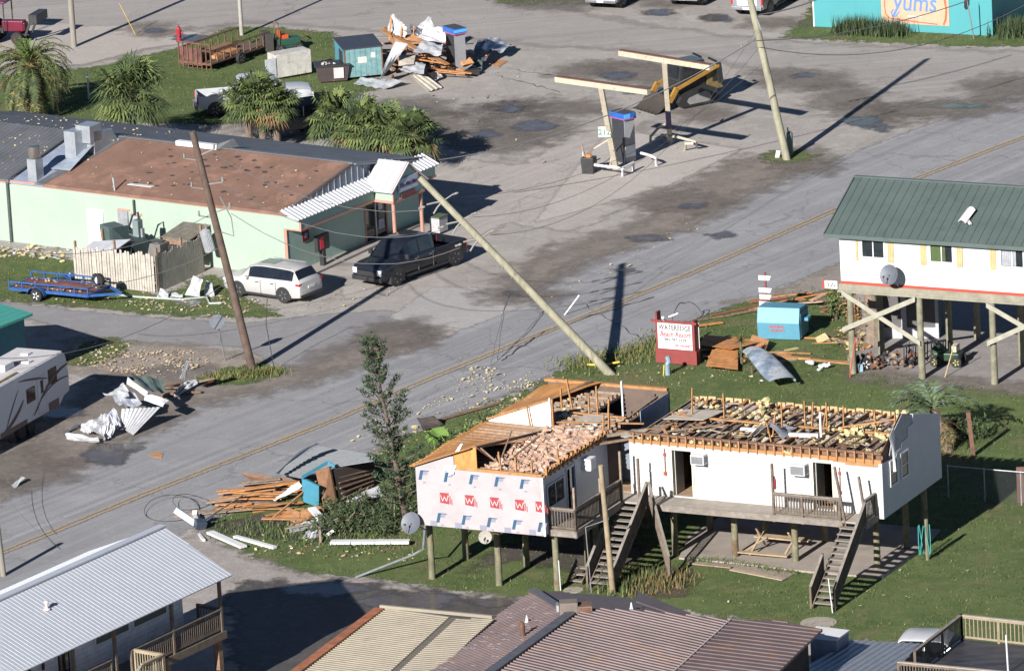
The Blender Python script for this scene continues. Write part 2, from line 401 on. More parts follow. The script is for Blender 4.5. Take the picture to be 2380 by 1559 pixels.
ROAD_UP = [(0,1178),(43,1133),(187,1083),(283,1037),(467,940),(617,913),(793,863),(1000,800),(1130,742),(1260,663),(1373,603),(1587,537),(1737,453),(1920,377),(2130,300),(2420,195)]
ROAD_LO = [(2420,430),(2153,530),(1953,612),(1753,692),(1587,760),(1450,815),(1250,885),(1000,990),(793,1085),(640,1140),(480,1212),(330,1282),(0,1440),(-90,1480),(-90,1210)]
sheet('road', ROAD_UP+ROAD_LO, .012, ASPH, .6, 1.2)
SIDE = gmat('asphalt_side_street', [(.248,.241,.245), (.222,.217,.222), (.285,.272,.265)], scale=.2, fine=10, bump=.006, edge=.3, eamp=.3, ensc=1.2, grain=(24, .08))
sheet('side_street', [(-60,690),(0,703),(200,724),(400,742),(560,752),(700,735),(900,720),(1010,745),(980,775),(880,820),(760,862),(640,850),(560,805),(400,803),(250,788),(80,745),(-60,720)], .008, SIDE, .5, 1)
TOPS = gmat('top_street', [(.32,.295,.275), (.295,.272,.255), (.355,.328,.308)], scale=.12, fine=9, bump=.006, edge=1.2, eamp=.7, ensc=.6, streak=(-.12, .45), grain=(24, .07), cracks=(.14, .01, .4))
sheet('street', [(-60,-40),(1160,-60),(1250,5),(1500,60),(1800,95),(2000,105),(2300,120),(2420,118),(2420,190),(2130,260),(1900,200),(1600,125),(1300,110),(900,75),(560,50),(330,120),(200,150),(-60,170)], .006, TOPS, .8, 1.5)
CONC = gmat('concrete_lot', [(.375,.343,.315), (.335,.307,.282), (.415,.38,.35)], scale=.25, fine=7, bump=.006, edge=.5, eamp=.5, ensc=.8, blot=(.5, .62, (.22,.20,.185), .6), streak=(-RD, .35), grain=(24, .06), cracks=(.20, .012, .55))
sheet('forecourt', [(1330,540),(1180,520),(1010,600),(880,690),(760,700),(830,640),(985,520),(900,350),(1210,385),(1330,310),(1420,300),(1720,345),(1600,420)], .010, CONC, .5, 1)
sheet('concrete_apron', [(900,740),(1005,668),(1100,668),(1210,680),(1250,700),(1080,765)], .013, gmat('pale_concrete', [(.36,.34,.325),(.33,.315,.30),(.385,.365,.35)], fine=7, bump=.004, edge=.2, eamp=.2, grain=(24,.06)), .3, .6)
sheet('pump_island_slab', [(1240,520),(1330,400),(1420,300),(1725,348),(1560,430)], .014, gmat('pump_slab_concrete', [(.41,.375,.345),(.38,.345,.315),(.44,.40,.37)], fine=7, bump=.004, edge=.25, eamp=.12, grain=(24,.06)), .4, .6)
sheet('top_sidewalk', [(-60,42),(60,42),(200,62),(330,60),(400,62),(470,78),(440,100),(330,115),(200,150),(-60,165)], .014, gmat('sidewalk_concrete', [(.395,.355,.32),(.36,.325,.295),(.42,.38,.345)], fine=6, bump=.004, edge=.3, eamp=.2, grain=(24,.06)), .4, .6)
# dirt verge between forecourt and road (wet brown)
DIRT = gmat('wet_dirt', [(.22,.188,.163), (.165,.14,.12), (.265,.23,.20)], rough=.75, scale=.6, fine=8, bump=.02, edge=2.2, eamp=1.2, ensc=.8, spec=.4, grain=(20, .15))
sheet('verge_dirt', [(1120,700),(1240,600),(1480,520),(1600,430),(1730,370),(1900,345),(1930,370),(1740,452),(1590,535),(1380,600),(1265,662),(1190,700)], .016, DIRT, .35, 2.4)
sheet('verge_dirt', [(-60,1160),(80,1010),(250,880),(420,850),(560,870),(700,850),(900,760),(1000,765),(980,800),(780,868),(620,910),(470,938),(285,1035),(190,1080),(40,1130),(-60,1180)], .016, DIRT, .35, 2.4)
sheet('verge_dirt', [(170,790),(420,800),(600,830),(600,860),(400,860),(250,880),(130,850)], .015, gmat('pale_dirt', [(.30,.255,.215),(.25,.215,.18),(.36,.315,.26)], fine=7, bump=.03, edge=1.2, eamp=1.0, ensc=1.0, grain=(20,.15)), .35, 1.2)
GRC = [(.120,.160,.060), (.092,.128,.047), (.170,.19,.080)]
GRASS = gmat('lawn_grass', GRC, rough=1, scale=.35, fine=12, bump=.06, bscale=22, edge=.5, eamp=.7, ensc=1.6, spec=.1, blot=(.30, .56, (.17,.155,.08), .75), grain=(30, .30))
LAWNS = [
 ('lawn', [(1235,905),(1290,868),(1360,838),(1470,818),(1560,768),(1700,712),(1950,655),(1990,700),(1995,855),(2150,885),(2320,905),(2450,920),(2450,1520),(2050,1500),(1870,1462),(1600,1420),(1330,1400),(1200,1388),(1050,1372),(850,1340),(700,1332),(600,1300),(520,1265),(470,1225),(540,1190),(640,1165),(800,1090),(960,1010),(1120,945)]),
 ('lawn', [(-40,335),(0,290),(-40,200),(0,175),(200,160),(297,140),(427,110),(533,65),(640,66),(770,78),(800,140),(900,200),(840,215),(760,260),(640,285),(480,290),(350,285),(200,280)]),
 ('lawn', [(-40,580),(60,590),(170,605),(180,640),(380,690),(480,640),(530,650),(560,690),(660,735),(520,738),(400,735),(200,715),(0,698),(-40,694)]),
 ('lawn', [(150,845),(200,800),(260,785),(300,800),(270,830),(200,850)]),
 ('lawn', [(470,880),(500,862),(560,852),(600,845),(650,870),(620,885),(540,895),(480,895)]),
 ('lawn', [(1820,88),(1865,50),(1900,0),(1950,-40),(2450,-40),(2450,108),(2250,108),(2100,102),(1950,95)]),
 ('lawn', [(1040,-30),(1200,-30),(1460,-30),(1440,12),(1300,10),(1200,14),(1150,5)]),
 ('lawn', [(1770,368),(1790,352),(1850,350),(1900,360),(1870,378),(1800,382)]),
]
for i, (nm, pts) in enumerate(LAWNS): sheet(nm, pts, .020+.0005*i, GRASS, .3, 1.0)
# lot soil and gravel under the green roofed house
GRAV = gmat('grey_gravel', [(.27,.25,.24),(.23,.213,.205),(.32,.295,.28)], fine=14, bump=.02, bscale=20, edge=.4, eamp=.4, grain=(26, .25))
sheet('gravel_yard', [(1990,760),(2090,690),(2450,690),(2450,905),(2330,898),(2160,880),(1995,865)], .026, GRAV, .4, .8)
sheet('dirt_strip', [(1995,858),(2160,878),(2330,893),(2450,905),(2450,925),(2330,912),(2160,900),(1990,880)], .028, DIRT, .3, .6)
sheet('gravel_yard', [(1640,705),(1780,690),(1960,612),(1990,650),(1960,665),(1800,700)], .027, gmat('shell_gravel', [(.27,.235,.205),(.23,.2,.17),(.31,.28,.245)], fine=9, bump=.02, edge=.6, eamp=.6, grain=(26,.2)), .4, .8)
# driveway of the white roofed house
sheet('driveway', [(470,1235),(520,1268),(610,1305),(720,1340),(860,1348),(1060,1378),(1240,1395),(1260,1600),(-60,1640),(-60,1440),(330,1290)], .024, gmat('pink_shell_gravel', [(.32,.285,.265),(.275,.245,.225),(.375,.34,.32)], fine=9, bump=.02, edge=.7, eamp=.6, ensc=.9, grain=(26,.2)), .4, 1)
WET_SHADE = gmat('wet_shaded_asphalt', [(.085,.077,.072),(.06,.055,.052),(.115,.103,.094)], rough=.6, scale=.4, fine=5, bump=.003, edge=.8, eamp=1.0, ensc=.7, spec=.25)  # one dark tone for the wet ground and the house's shadow beyond it
sheet('wet_shaded_driveway', [(560,1350),(650,1352),(760,1350),(860,1358),(1060,1388),(1230,1405),(1250,1600),(540,1600),(530,1400)], .030, WET_SHADE, .4, 1)
DARKS = gmat('damp_soil', [(.085,.072,.06),(.065,.055,.046),(.11,.095,.075)], fine=7, bump=.02, edge=.6, eamp=.6, spec=.3)
sheet('bare_soil', [(1080,1330),(1160,1275),(1300,1230),(1440,1230),(1500,1290),(1400,1345),(1200,1300)], .030, DARKS, .35, .8)
sheet('bare_soil', [(1490,1340),(1570,1318),(1600,1345),(1590,1385),(1480,1390)], .030, gmat('dead_weeds', [(.10,.075,.055),(.13,.10,.07),(.07,.06,.035)], fine=7, bump=.05, edge=.9, eamp=.8, grain=(20,.3)), .35, .8)
sheet('bare_soil', [(500,1225),(600,1195),(700,1210),(800,1235),(860,1270),(700,1250),(560,1245)], .030, DARKS, .35, .8)
# puddles
WATER = gmat('puddle_water', [(.10,.09,.085),(.085,.077,.073),(.12,.108,.10)], rough=.18, fine=3, bump=0, edge=.5, eamp=.45, ensc=1.3, spec=.16)
DAMP = gmat('damp_patch', [(.185,.16,.14),(.15,.13,.113),(.225,.195,.172)], rough=.75, scale=.6, fine=6, bump=.006, edge=2.2, eamp=1.2, ensc=.7, spec=.4, opac=.85)
def blob(u, v, ru, rv, n=14, seed=0):
    rr = random.Random(seed); return [(u+ru*math.cos(2*PI*k/n)*rr.uniform(.75, 1.2), v+rv*math.sin(2*PI*k/n)*rr.uniform(.75, 1.2)) for k in range(n)]
for i, (u, v, ru, rv) in enumerate([(900,270,110,22),(1020,300,100,30),(1150,262,75,18),(1230,300,100,30),(1150,330,120,25),(1330,250,90,18),(1400,165,110,18),(1860,185,120,26),
        (1960,230,80,25),(2010,265,60,22),(930,780,70,30),(1500,170,90,30),(1250,690,60,14),(2060,270,60,25),(1640,262,60,18),(1800,55,70,10),(960,250,90,20),(1880,390,60,12),(620,300,60,16),
        (1560,470,110,22),(360,70,60,12),(1530,8,60,10),(2200,255,130,22),(2330,205,80,30),(1290,12,90,10),(40,1090,120,40),(1230,245,60,14)]):
    sheet('damp_patch', blob(u, v, ru, rv, seed=i), .032+.0007*(i % 6), DAMP, .3, 2.4)
for i, (u, v, ru, rv) in enumerate([(950,258,45,7),(1190,255,24,8),(1235,295,48,12),(1130,314,30,8),(1500,212,60,8),(1440,178,40,8),(1870,177,30,5),(2010,285,45,14),(2230,248,60,6),
        (360,73,20,5),(440,90,45,8),(1530,32,35,7),(1500,555,50,7),(1680,548,28,7),(1610,480,30,6),(1450,630,30,4),(250,1060,60,22),(120,900,0,0),(130,960,60,14),(300,1040,40,8),
        (740,1370,110,16),(950,1400,120,22),(1150,1400,60,10),(1665,45,38,9),(1190,683,15,4),(2050,300,20,8),(30,1010,60,18)]):
    if ru: sheet('puddle', blob(u, v, ru, rv, seed=50+i), .040+.0006*(i % 5), WATER, .15, .5)
# yellow centre line
YEL = gmat('faded_yellow_paint', [(.40,.30,.18),(.35,.28,.19),(.44,.32,.17)], fine=6, bump=0, edge=.06, eamp=.10, ensc=3, grain=(20,.15), opac=.75)
def strip(name, pts, wd, z, m, g=.1, side=0):
    P_ = [Vector(at(u, v)[:2]) for u, v in pts]; Lf = []; Rg = []
    for i, p in enumerate(P_):
        d = (P_[min(i+1, len(P_)-1)]-P_[max(i-1, 0)]).normalized(); n_ = Vector((-d.y, d.x))
        Lf.append(tuple(p+n_*(wd/2+side))); Rg.append(tuple(p-n_*(wd/2-side)))
    # ribbon with distance attribute
    vs = []; fs = []; dd = []
    for i in range(len(P_)):
        l = Vector(Lf[i]); r_ = Vector(Rg[i]); mdl = (l+r_)/2; e = (l-r_).normalized()*.12
        for q, dv in ((l+e, -.12), (mdl, wd/2), (r_-e, -.12)): vs.append((q.x, q.y, z)); dd.append(dv)
    for i in range(len(P_)-1):
        for k in range(2): fs.append((i*3+k, i*3+k+1, (i+1)*3+k+1, (i+1)*3+k))
    me = bpy.data.meshes.new(name); me.from_pydata(vs, [], fs); a = me.attributes.new('d', 'FLOAT', 'POINT'); a.data.foreach_set('value', dd)
    me.materials.append(m); o = bpy.data.objects.new(name, me); C.objects.link(o); return tag(o, kind='structure')
YL = [(-60,1312),(0,1287),(160,1222),(333,1150),(560,1062),(793,970),(1000,880),(1240,783),(1420,712),(1587,644),(1780,560),(1950,485),(2153,407),(2300,350),(2420,305)]
strip('road_marking', YL, .17, .046, YEL, side=.15); strip('road_marking', YL, .17, .046, YEL, side=-.15)
# concrete slab and walk by the motel
SLAB = M('slab_concrete', (.30,.26,.225), .85, var=.12, scale=.8, bump=.004, col2=(.22,.19,.165), c2t=.6, c2s=.7)
def slab(name, px, h, m, kind='structure'):
    mb = MB(); mb.extr([at(u, v, 0) for u, v in px], (0, 0, h), m); o = mb.build(name); return tag(o, kind=kind)
slab('concrete_slab', [(1578,1300),(1700,1312),(1880,1332),(2052,1346),(2150,1275),(2185,1235),(1700,1190),(1600,1250)], .10, SLAB)
slab('concrete_walk', [(1597,1311),(1680,1319),(1825,1348),(1860,1325),(1690,1302),(1600,1305)], .05, M('walk_concrete', (.27,.22,.18), .85, var=.15, scale=1))
slab('storefront_walk', [(672,668),(750,632),(990,520),(985,508),(700,612),(672,640)], .12, M('kerb_concrete', (.30,.27,.25), .85, var=.15, scale=1))
# ================= BUILDING PARTS =================
def stairs(T, parent, x0, x1, ytop, ztop, ybot, zbot, n, mat=W_GREY, rails=(1, 1), railh=.9, postdark=W_RAIL, bal=.13, lowcut=(0, 0)):
    "open stair in local frame running along y; returns nothing, adds parts under parent"
    st = MB(); sgn = 1 if ybot > ytop else -1
    for x in (x0+.03, x1-.03): st.beam((x, ytop, ztop-.12), (x, ybot, zbot+.02), .05, .24, postdark)
    so = T.part('staircase', st, parent)
    tr = MB()
    for i in range(n):
        f = (i+1)/(n+1); y = ytop+(ybot-ytop)*f; z = ztop+(zbot-ztop)*f
        tr.box(x0-.03, x1+.03, y-.15, y+.13, z-.02, z+.03, mat)
    T.part('treads', tr, so)
    for k, x in enumerate((x0-.05, x1+.05)):
        if not rails[k]: continue
        a = lowcut[k]; rl = MB()
        P0 = Vector((x, ytop+(ybot-ytop)*a, ztop+(zbot-ztop)*a)); P1 = Vector((x, ybot, zbot))
        rl.beam(P0+Vector((0,0,railh)), P1+Vector((0,0,railh+.02)), .12, .05, mat)
        rl.beam(P0+Vector((0,0,.12)), P1+Vector((0,0,.14)), .05, .09, postdark)
        nb = int((P1-P0).length/bal)
        for i in range(1, nb):
            q = P0.lerp(P1, i/nb); rl.box(q.x-.018, q.x+.018, q.y-.018, q.y+.018, q.z+.08, q.z+railh, postdark)
        for q in (P0, P1): rl.box(q.x-.045, q.x+.045, q.y-.045, q.y+.045, max(q.z-.25, zbot), q.z+railh+.04, postdark)
        T.part('handrail', rl, so)
def railing(T, parent, pts, z, h=.95, bal=.125, cap=True, mat=W_RAIL, capm=W_GREY, posts=True, name='railing', post_h=.0, bw=.018):
    rl = MB()
    for (ax, ay), (bx, by) in zip(pts[:-1], pts[1:]):
        A = Vector((ax, ay, z)); B = Vector((bx, by, z)); L = (B-A).length
        if cap: rl.beam(A+Vector((0,0,h)), B+Vector((0,0,h)), .13, .045, capm)
        rl.beam(A+Vector((0,0,h-.08)), B+Vector((0,0,h-.08)), .04, .08, mat); rl.beam(A+Vector((0,0,.12)), B+Vector((0,0,.12)), .04, .08, mat)
        nb = max(2, int(L/bal))
        for i in range(1, nb):
            q = A.lerp(B, i/nb); rl.box(q.x-bw, q.x+bw, q.y-bw, q.y+bw, z+.07, z+h-.02, mat)
    if posts:
        for (x, y) in pts: rl.box(x-.048, x+.048, y-.048, y+.048, z-.3, z+h+.03+post_h, mat)
    return T.part(name, rl, parent)
def window(T, parent, c, wd, ht, n, frame=WHITE, sash=True, depth=.05, pane=GLS, name='window', fw=.07, vertical=False, curtain=None):
    "window centred at c on a wall with outward horizontal normal n (local)"
    c = Vector(c); n = Vector((n[0], n[1], 0)).normalized(); t = Vector((-n.y, n.x, 0)); z = Vector((0, 0, 1))
    f = MB()
    def bar(a, b, w_, d_): # a,b in (t,z)
        f.beam(c+t*a[0]+z*a[1]+n*.0, c+t*b[0]+z*b[1]+n*.0, w_ if abs(a[0]-b[0]) > 1e-6 else d_, d_ if False else w_, frame) if False else None
    def rect(t0, t1, z0, z1, d0, d1, m):
        vs = [c+t*a+z*b+n*d for d in (d0, d1) for a, b in ((t0, z0), (t1, z0), (t1, z1), (t0, z1))]
        f2.add(vs, [(0,3,2,1),(4,5,6,7),(0,1,5,4),(1,2,6,5),(2,3,7,6),(3,0,4,7)], m)
    f2 = f; W2, H2 = wd/2, ht/2
    rect(-W2-fw, -W2, -H2-fw, H2+fw, -.02, depth, frame); rect(W2, W2+fw, -H2-fw, H2+fw, -.02, depth, frame)
    rect(-W2, W2, H2, H2+fw, -.02, depth, frame); rect(-W2, W2, -H2-fw, -H2, -.02, depth, frame)
    if sash:
        if vertical: rect(-.025, .025, -H2, H2, -.02, depth*.7, frame)
        else: rect(-W2, W2, -.025, .025, -.02, depth*.7, frame)
    fo = T.part(name, f, parent)
    f2 = MB(); rect(-W2, W2, -H2, H2, -.03, .012, pane); T.part('pane', f2, fo)
    if curtain:
        f2 = MB(); rect(-W2+.02, -.04, -H2+.02, H2-.02, .012, .016, curtain); rect(.04, W2*.35, -H2+.02, H2-.02, .012, .016, curtain); T.part('curtain', f2, fo)
    return fo
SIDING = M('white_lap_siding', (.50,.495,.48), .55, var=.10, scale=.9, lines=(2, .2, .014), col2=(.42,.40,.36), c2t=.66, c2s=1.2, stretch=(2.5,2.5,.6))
SID_SHADE = M('shaded_white_siding', (.40,.43,.47), .6, var=.05, scale=1.5, lines=(2, .2, .004))  # white siding of the shaded walls, blue-grey shade mixed into its colour
WRAP = M('house_wrap', (.37,.335,.34), .6, var=.06, scale=1.2, col2=(.33,.30,.305), c2t=.55, c2s=.8)
INK_B = P('wrap_ink_blue', (.025,.08,.15)); INK_G = P('wrap_ink_grey', (.22,.22,.28)); INK_R = P('wrap_ink_red', (.30,.045,.05))
# ================= MOTEL =================
mo = Thing('motel_building', 'white L-shaped motel on pilings whose roof has been torn off', 'building', (.89, 272.83, 0), R(-27))
F0, WB, WT = 2.80, 2.60, 5.00
# ---- pilings
for (x, y) in [(-5.74,.71),(-2.6,.72),(.05,.83),(-5.6,3.6),(-2.64,3.4),(.05,3.8),(-.4,5.58),(-5.6,6.6),(-5.6,9.8),(-5.6,12.2),(-2.6,6.6),(-2.6,9.8),(-.1,9.8),(-.1,12.2),(2.77,6.66),(5.4,7.0),(8.12,7.1),(11.83,7.15),(5.41,10.09),(8.19,10.02),(11.9,10.1),(11.9,12.1),(2.8,10.1),(2.8,12.1),(5.4,12.1),(8.2,12.1)]:
    pm = MB(); pm.tube([(x, y, -.1), (x+.01, y, 1.3), (x, y, WB+.05)], [.15, .14, .135], W_PILE, 9); mo.part('piling', pm, smooth=.8)
# ---- floors, joist skirt
fl = MB(); fl.box(-5.8, -.05, .06, 12.5, WB+.03, F0, W_DARK); mo.part('floor', fl)
fl = MB(); fl.box(-.04, 12.6, 6.2, 12.3, WB+.03, F0, M('plywood_floor', (.33,.22,.13), .9, var=.3)); mo.part('floor', fl)
# ---- right wing walls
w_ = MB(); wall(w_, (1.1, 6.15), (12.65, 6.15), WB, WT, .12, SIDING, [(.62+.0, 1.42, 3.85, 4.83), (1.98, 2.88, F0+.02, 4.80), (8.45, 9.3, F0+.02, 4.80)]); mo.part('wall', w_, label='white front wall of the long wing with two open doorways')
w_ = MB(); E1 = [(12.65, 6.15, WB), (12.65, 12.35, WB), (12.65, 12.35, 5.40), (12.65, 8.5, 6.50), (12.65, 7.2, 5.85), (12.65, 6.9, 5.2), (12.65, 6.15, 5.0)]
w_.extr([(12.531, 6.28, WB), (12.531, 12.33, WB), (12.531, 12.33, 5.38), (12.531, 8.5, 6.48), (12.531, 6.28, 5.25)], (-.02, 0, 0), M('bare_gable_boards', (.17,.10,.07), .9, var=.2))
w_.extr([(12.534, 6.151, WB), (12.534, 12.35, WB), (12.534, 12.35, 5.40), (12.534, 9.55, 6.18), (12.534, 9.5, 5.8), (12.534, 9.0, 5.75), (12.534, 8.9, 5.35), (12.534, 8.3, 5.3), (12.534, 8.2, 5.05), (12.534, 7.7, 5.0), (12.534, 7.6, 4.85), (12.534, 6.151, 4.98)], (.13, 0, 0), SID_SHADE)
mo.part('wall', w_, label='shaded gable end wall with torn siding')
w_ = MB(); w_.extr([(12.60, 7.0, 5.0), (12.60, 9.6, 5.2), (12.60, 9.6, 6.14), (12.60, 8.5, 6.47), (12.60, 7.5, 5.95)], (.03, 0, 0), M('grey_wrap', (.30,.31,.34), .7)); mo.part('torn_wrap', w_)
def flap(s, t): return (12.68+.10*math.sin(5*s)*t+.08*t, 6.95+.5*s*(1-t*.6)+.18*t+.1*math.sin(4*t), 5.9-1.5*t+.35*s*(1-t))
w_ = MB(); w_.surf(flap, 6, 10, .01, WHITE); mo.part('torn_wrap', w_, smooth=1)
w_ = MB(); wall(w_, (12.52, 12.35), (1.1, 12.35), WB, WT+.05, .12, SIDING); mo.part('wall', w_)
w_ = MB(); wall(w_, (1.1, 12.22), (1.1, 6.28), WB, WT, .12, SIDING); mo.part('wall', w_)
for y in (6.95+.33, 8.05+.4): window(mo, None, (12.665, y, 4.32), .66, .98, (1, 0), frame=WHITE, pane=glass('yellowish_glass', (.10,.10,.06)))
window(mo, None, (2.12, 6.15, 4.34), .78, .94, (0, -1), pane=M('white_blind', (.62,.64,.68), .5, lines=(2,.05,.004)))
for x0 in (3.08, 9.55):
    d = MB(); xw = .9 if x0 < 5 else .85
    for a, b, c_, e in ((x0-.09, x0, F0, 4.87), (x0+xw, x0+xw+.09, F0, 4.87), (x0-.09, x0+xw+.09, 4.87, 4.95)):
        d.box(a, b, 6.10, 6.16, c_, e, M('cream_trim', (.68,.62,.45), .6))
    do = mo.part('door_frame', d)
    d = MB(); d.box(x0+.02, x0+.06, 6.3, 7.1, F0+.02, 4.78, M('open_door_leaf', (.35,.33,.30), .6)); mo.part('door', d, do)
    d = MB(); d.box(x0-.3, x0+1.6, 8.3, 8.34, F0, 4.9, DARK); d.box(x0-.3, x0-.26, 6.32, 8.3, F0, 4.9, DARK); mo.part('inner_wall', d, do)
cl = MB(); cl.box(1.24, 12.5, 6.28, 12.2, 4.93, 4.96, M('ceiling_board', (.20,.15,.12), .95, var=.4, scale=2)); mo.part('ceiling', cl)
# top plate and raw band at the front
b_ = MB(); b_.box(1.1, 12.64, 6.13, 6.27, WT+.002, WT+.14, W_RAW); b_.box(1.1, 12.63, 6.15, 6.30, WT+.36, WT+.44, M('brown_board', (.17,.095,.06), .9, var=.3)); b_.box(1.1, 12.63, 6.33, 6.36, WT+.1, WT+.36, M('brown_board', (.17,.095,.06), .9, var=.3)); mo.part('top_plate', b_)
b_ = MB(); b_.box(1.1, 12.63, 12.20, 12.34, WT+.052, WT+.16, W_RAW); mo.part('top_plate', b_)
b_ = MB(); b_.box(11.0, 12.5, 6.118, 6.132, WT-.16, WT+.0, W_RAW); b_.box(9.9, 11.7, 6.114, 6.128, WT-.08, WT+.0, W_RAW); mo.part('torn_band', b_)
rr = random.Random(3)
jn = 0; x = 1.35
while x < 12.6:
    j = MB(); m_ = rr.choice([W_OLD, W_DARK, M('grey_brown_joist', (.24,.18,.13), .9, var=.3)])
    z0 = WT+.142
    j.box(x-.035, x+.035, 6.14, 12.33, z0, z0+.13, m_)
    j.box(x-.028, x+.028, 6.06, 6.13, WT-.02, z0+.26+rr.uniform(0,.08), W_RAW)          # rafter tail stub
    j.box(x-.16, x+.18, 12.26, 12.32, z0-.0, z0+.13+rr.uniform(0,.1), M('pale_blocking', (.50,.33,.17), .9))
    mo.part('joist', j); x += .405
b_ = MB(); b_.beam((2.0, 9.25, WT+.34), (6.6, 9.2, WT+.34), .14, .07, W_RAW); b_.beam((7.6, 9.2, WT+.34), (12.5, 9.22, WT+.34), .14, .07, W_RAW); b_.beam((9.4, 9.2, WT+.42), (12.5, 9.7, WT+1.0), .1, .06, W_RAW)
b_.beam((2.5, 7.0, WT+.33), (4.3, 8.4, WT+.36), .12, .03, W_OLD); mo.part('ridge_beam', b_)
for (x, y, h, tlt) in [(2.5,9.5,1.35,.05),(4.05,9.4,1.25,0),(6.95,8.9,1.2,0),(7.0,7.8,1.0,.15),(7.7,9.6,1.15,0),(7.95,9.7,1.1,.1),(8.4,9.9,1.0,.2),(8.75,9.5,1.2,0),(9.55,9.4,1.15,.02),(12.0,9.2,1.1,0),(10.9,9.7,1.0,-.05),(7.2,7.2,.8,-.2)]:
    b_ = MB(); b_.beam((x, y, WT+.2), (x+tlt*h, y, WT+.2+h), .08, .05, W_RAW); mo.part('broken_rafter', b_)
b_ = MB(); b_.box(8.98, 9.06, 8.2, 8.28, WT+.1, WT+1.35, WHITE); b_.beam((7.7, 7.9, WT+.35), (8.95, 8.1, WT+.35), .16, .16, WHITE); mo.part('vent_pipe', b_); b_ = MB(); b_.beam((5.4, 8.1, WT+.35), (6.3, 8.2, WT+.35), .18, .14, WHITE); mo.part('vent_pipe', b_)
b_ = MB()
def crump(s, t): return (6.35+1.3*s+.1*math.sin(6*t), 7.3+1.6*t, WT+.35+.55*math.sin(PI*s)*(.5+.5*math.sin(4*t+2*s)))
b_.surf(crump, 6, 6, .02, M('crumpled_duct', (.32,.33,.36), .5, .3, var=.35)); b_.surf(lambda s, t: (6.1+.7*s, 7.2+.8*t, WT+.3+.7*s*(1-t)), 3, 3, .02, DRYW); mo.part('crumpled_duct', b_)
b_ = MB(); b_.surf(lambda s, t: (1.5+1.9*s+.3*t, 8.7+1.6*t, WT+.32+.1*s), 3, 3, .02, DRYW); b_.surf(lambda s, t: (1.3+1.0*s, 6.4+1.7*t, WT+.17+.2*s), 3, 3, .02, W_OLD); mo.part('ceiling_panel', b_)
ins = MB()
for i in range(110):
    x = rr.uniform(1.6, 12.4); y = rr.choice([rr.uniform(9.2, 12.1), rr.uniform(9.5, 12.2), rr.uniform(6.4, 9)])
    if y < 9 and rr.random() < .6: continue
    clump(ins, (x, y, WT+.17), rr.uniform(.10, .26), rr.choice([FOAM, FOAM, M('grey_insulation', (.42,.38,.30), .95, bump=.02), W_OLD]), sq=.55, seed=i)
rb = random.Random(55)
for i in range(120):
    x = 1.55+.405*rb.randrange(27)+.0; y = rb.choice([rb.uniform(9.4, 12), rb.uniform(9.4, 12), rb.uniform(6.5, 9)])
    batt(ins, (x, y, WT+.10), rb.uniform(.3, 1.0), .30, PI/2+rb.gauss(0,.1), rb.choice([FOAM, FOAM, M('grey_insulation', (.42,.38,.30), .95, bump=.02), M('brown_insulation', (.26,.19,.13), .95)]), .06, seed=i)
for (x, y, r_) in [(10.4,9.0,.45),(10.3,8.7,.4),(9.2,9.3,.35),(9.7,9.0,.3),(11.5,8.6,.35),(12.0,8.7,.3),(11.0,11.9,.45),(11.1,12.0,.35),(4.8,11.9,.4),(4.9,11.0,.4),(2.8,10.8,.35),(5.9,8.9,.3),(6.0,9.1,.2)]:
    clump(ins, (x, y, WT+.25), r_, FOAM, n=3, sq=.9)
x = 1.55
while x < 6.2:
    if rr.random() < .75: clump(ins, (x, 6.24, WT+.16), .16, FOAM, sq=.7)
    x += .405
o = mo.part('insulation', ins); tag(o, kind='stuff')
ins = MB(); r9 = random.Random(99)
for i in range(130):
    x = r9.uniform(1.5, 12.3); y = r9.uniform(6.5, 12.1); a = r9.uniform(0, PI) if r9.random() < .5 else r9.gauss(0, .25); L_ = r9.uniform(.15, .8); d = Vector((math.cos(a), math.sin(a), r9.uniform(-.2,.3)))*L_/2
    ins.beam(Vector((x, y, WT+.33))-d, Vector((x, y, WT+.33))+d, r9.uniform(.03,.14), .02, r9.choice([W_OLD, W_DARK, PLY, W_RAW, DRYW, M('brown_board', (.17,.095,.06), .9, var=.3)]))
tag(mo.part('splinters', ins), kind='stuff')
for k in range(7): pk = MB(); pk.box(7.95+.405*k*.62+2.0, 8.2+.405*k*.62+2.0, 10.6+.2*(k % 2), 11.9-.2*(k % 2), WT+.16, WT+.2, M('pink_paper', (.50,.40,.40), .8)); mo.part('insulation_batt', pk)
for k in range(3): pk = MB(); pk.box(3.8+.405*k, 4.08+.405*k, 10.9, 12.0, WT+.16, WT+.2, M('pink_paper', (.50,.40,.40), .8)); mo.part('insulation_batt', pk)
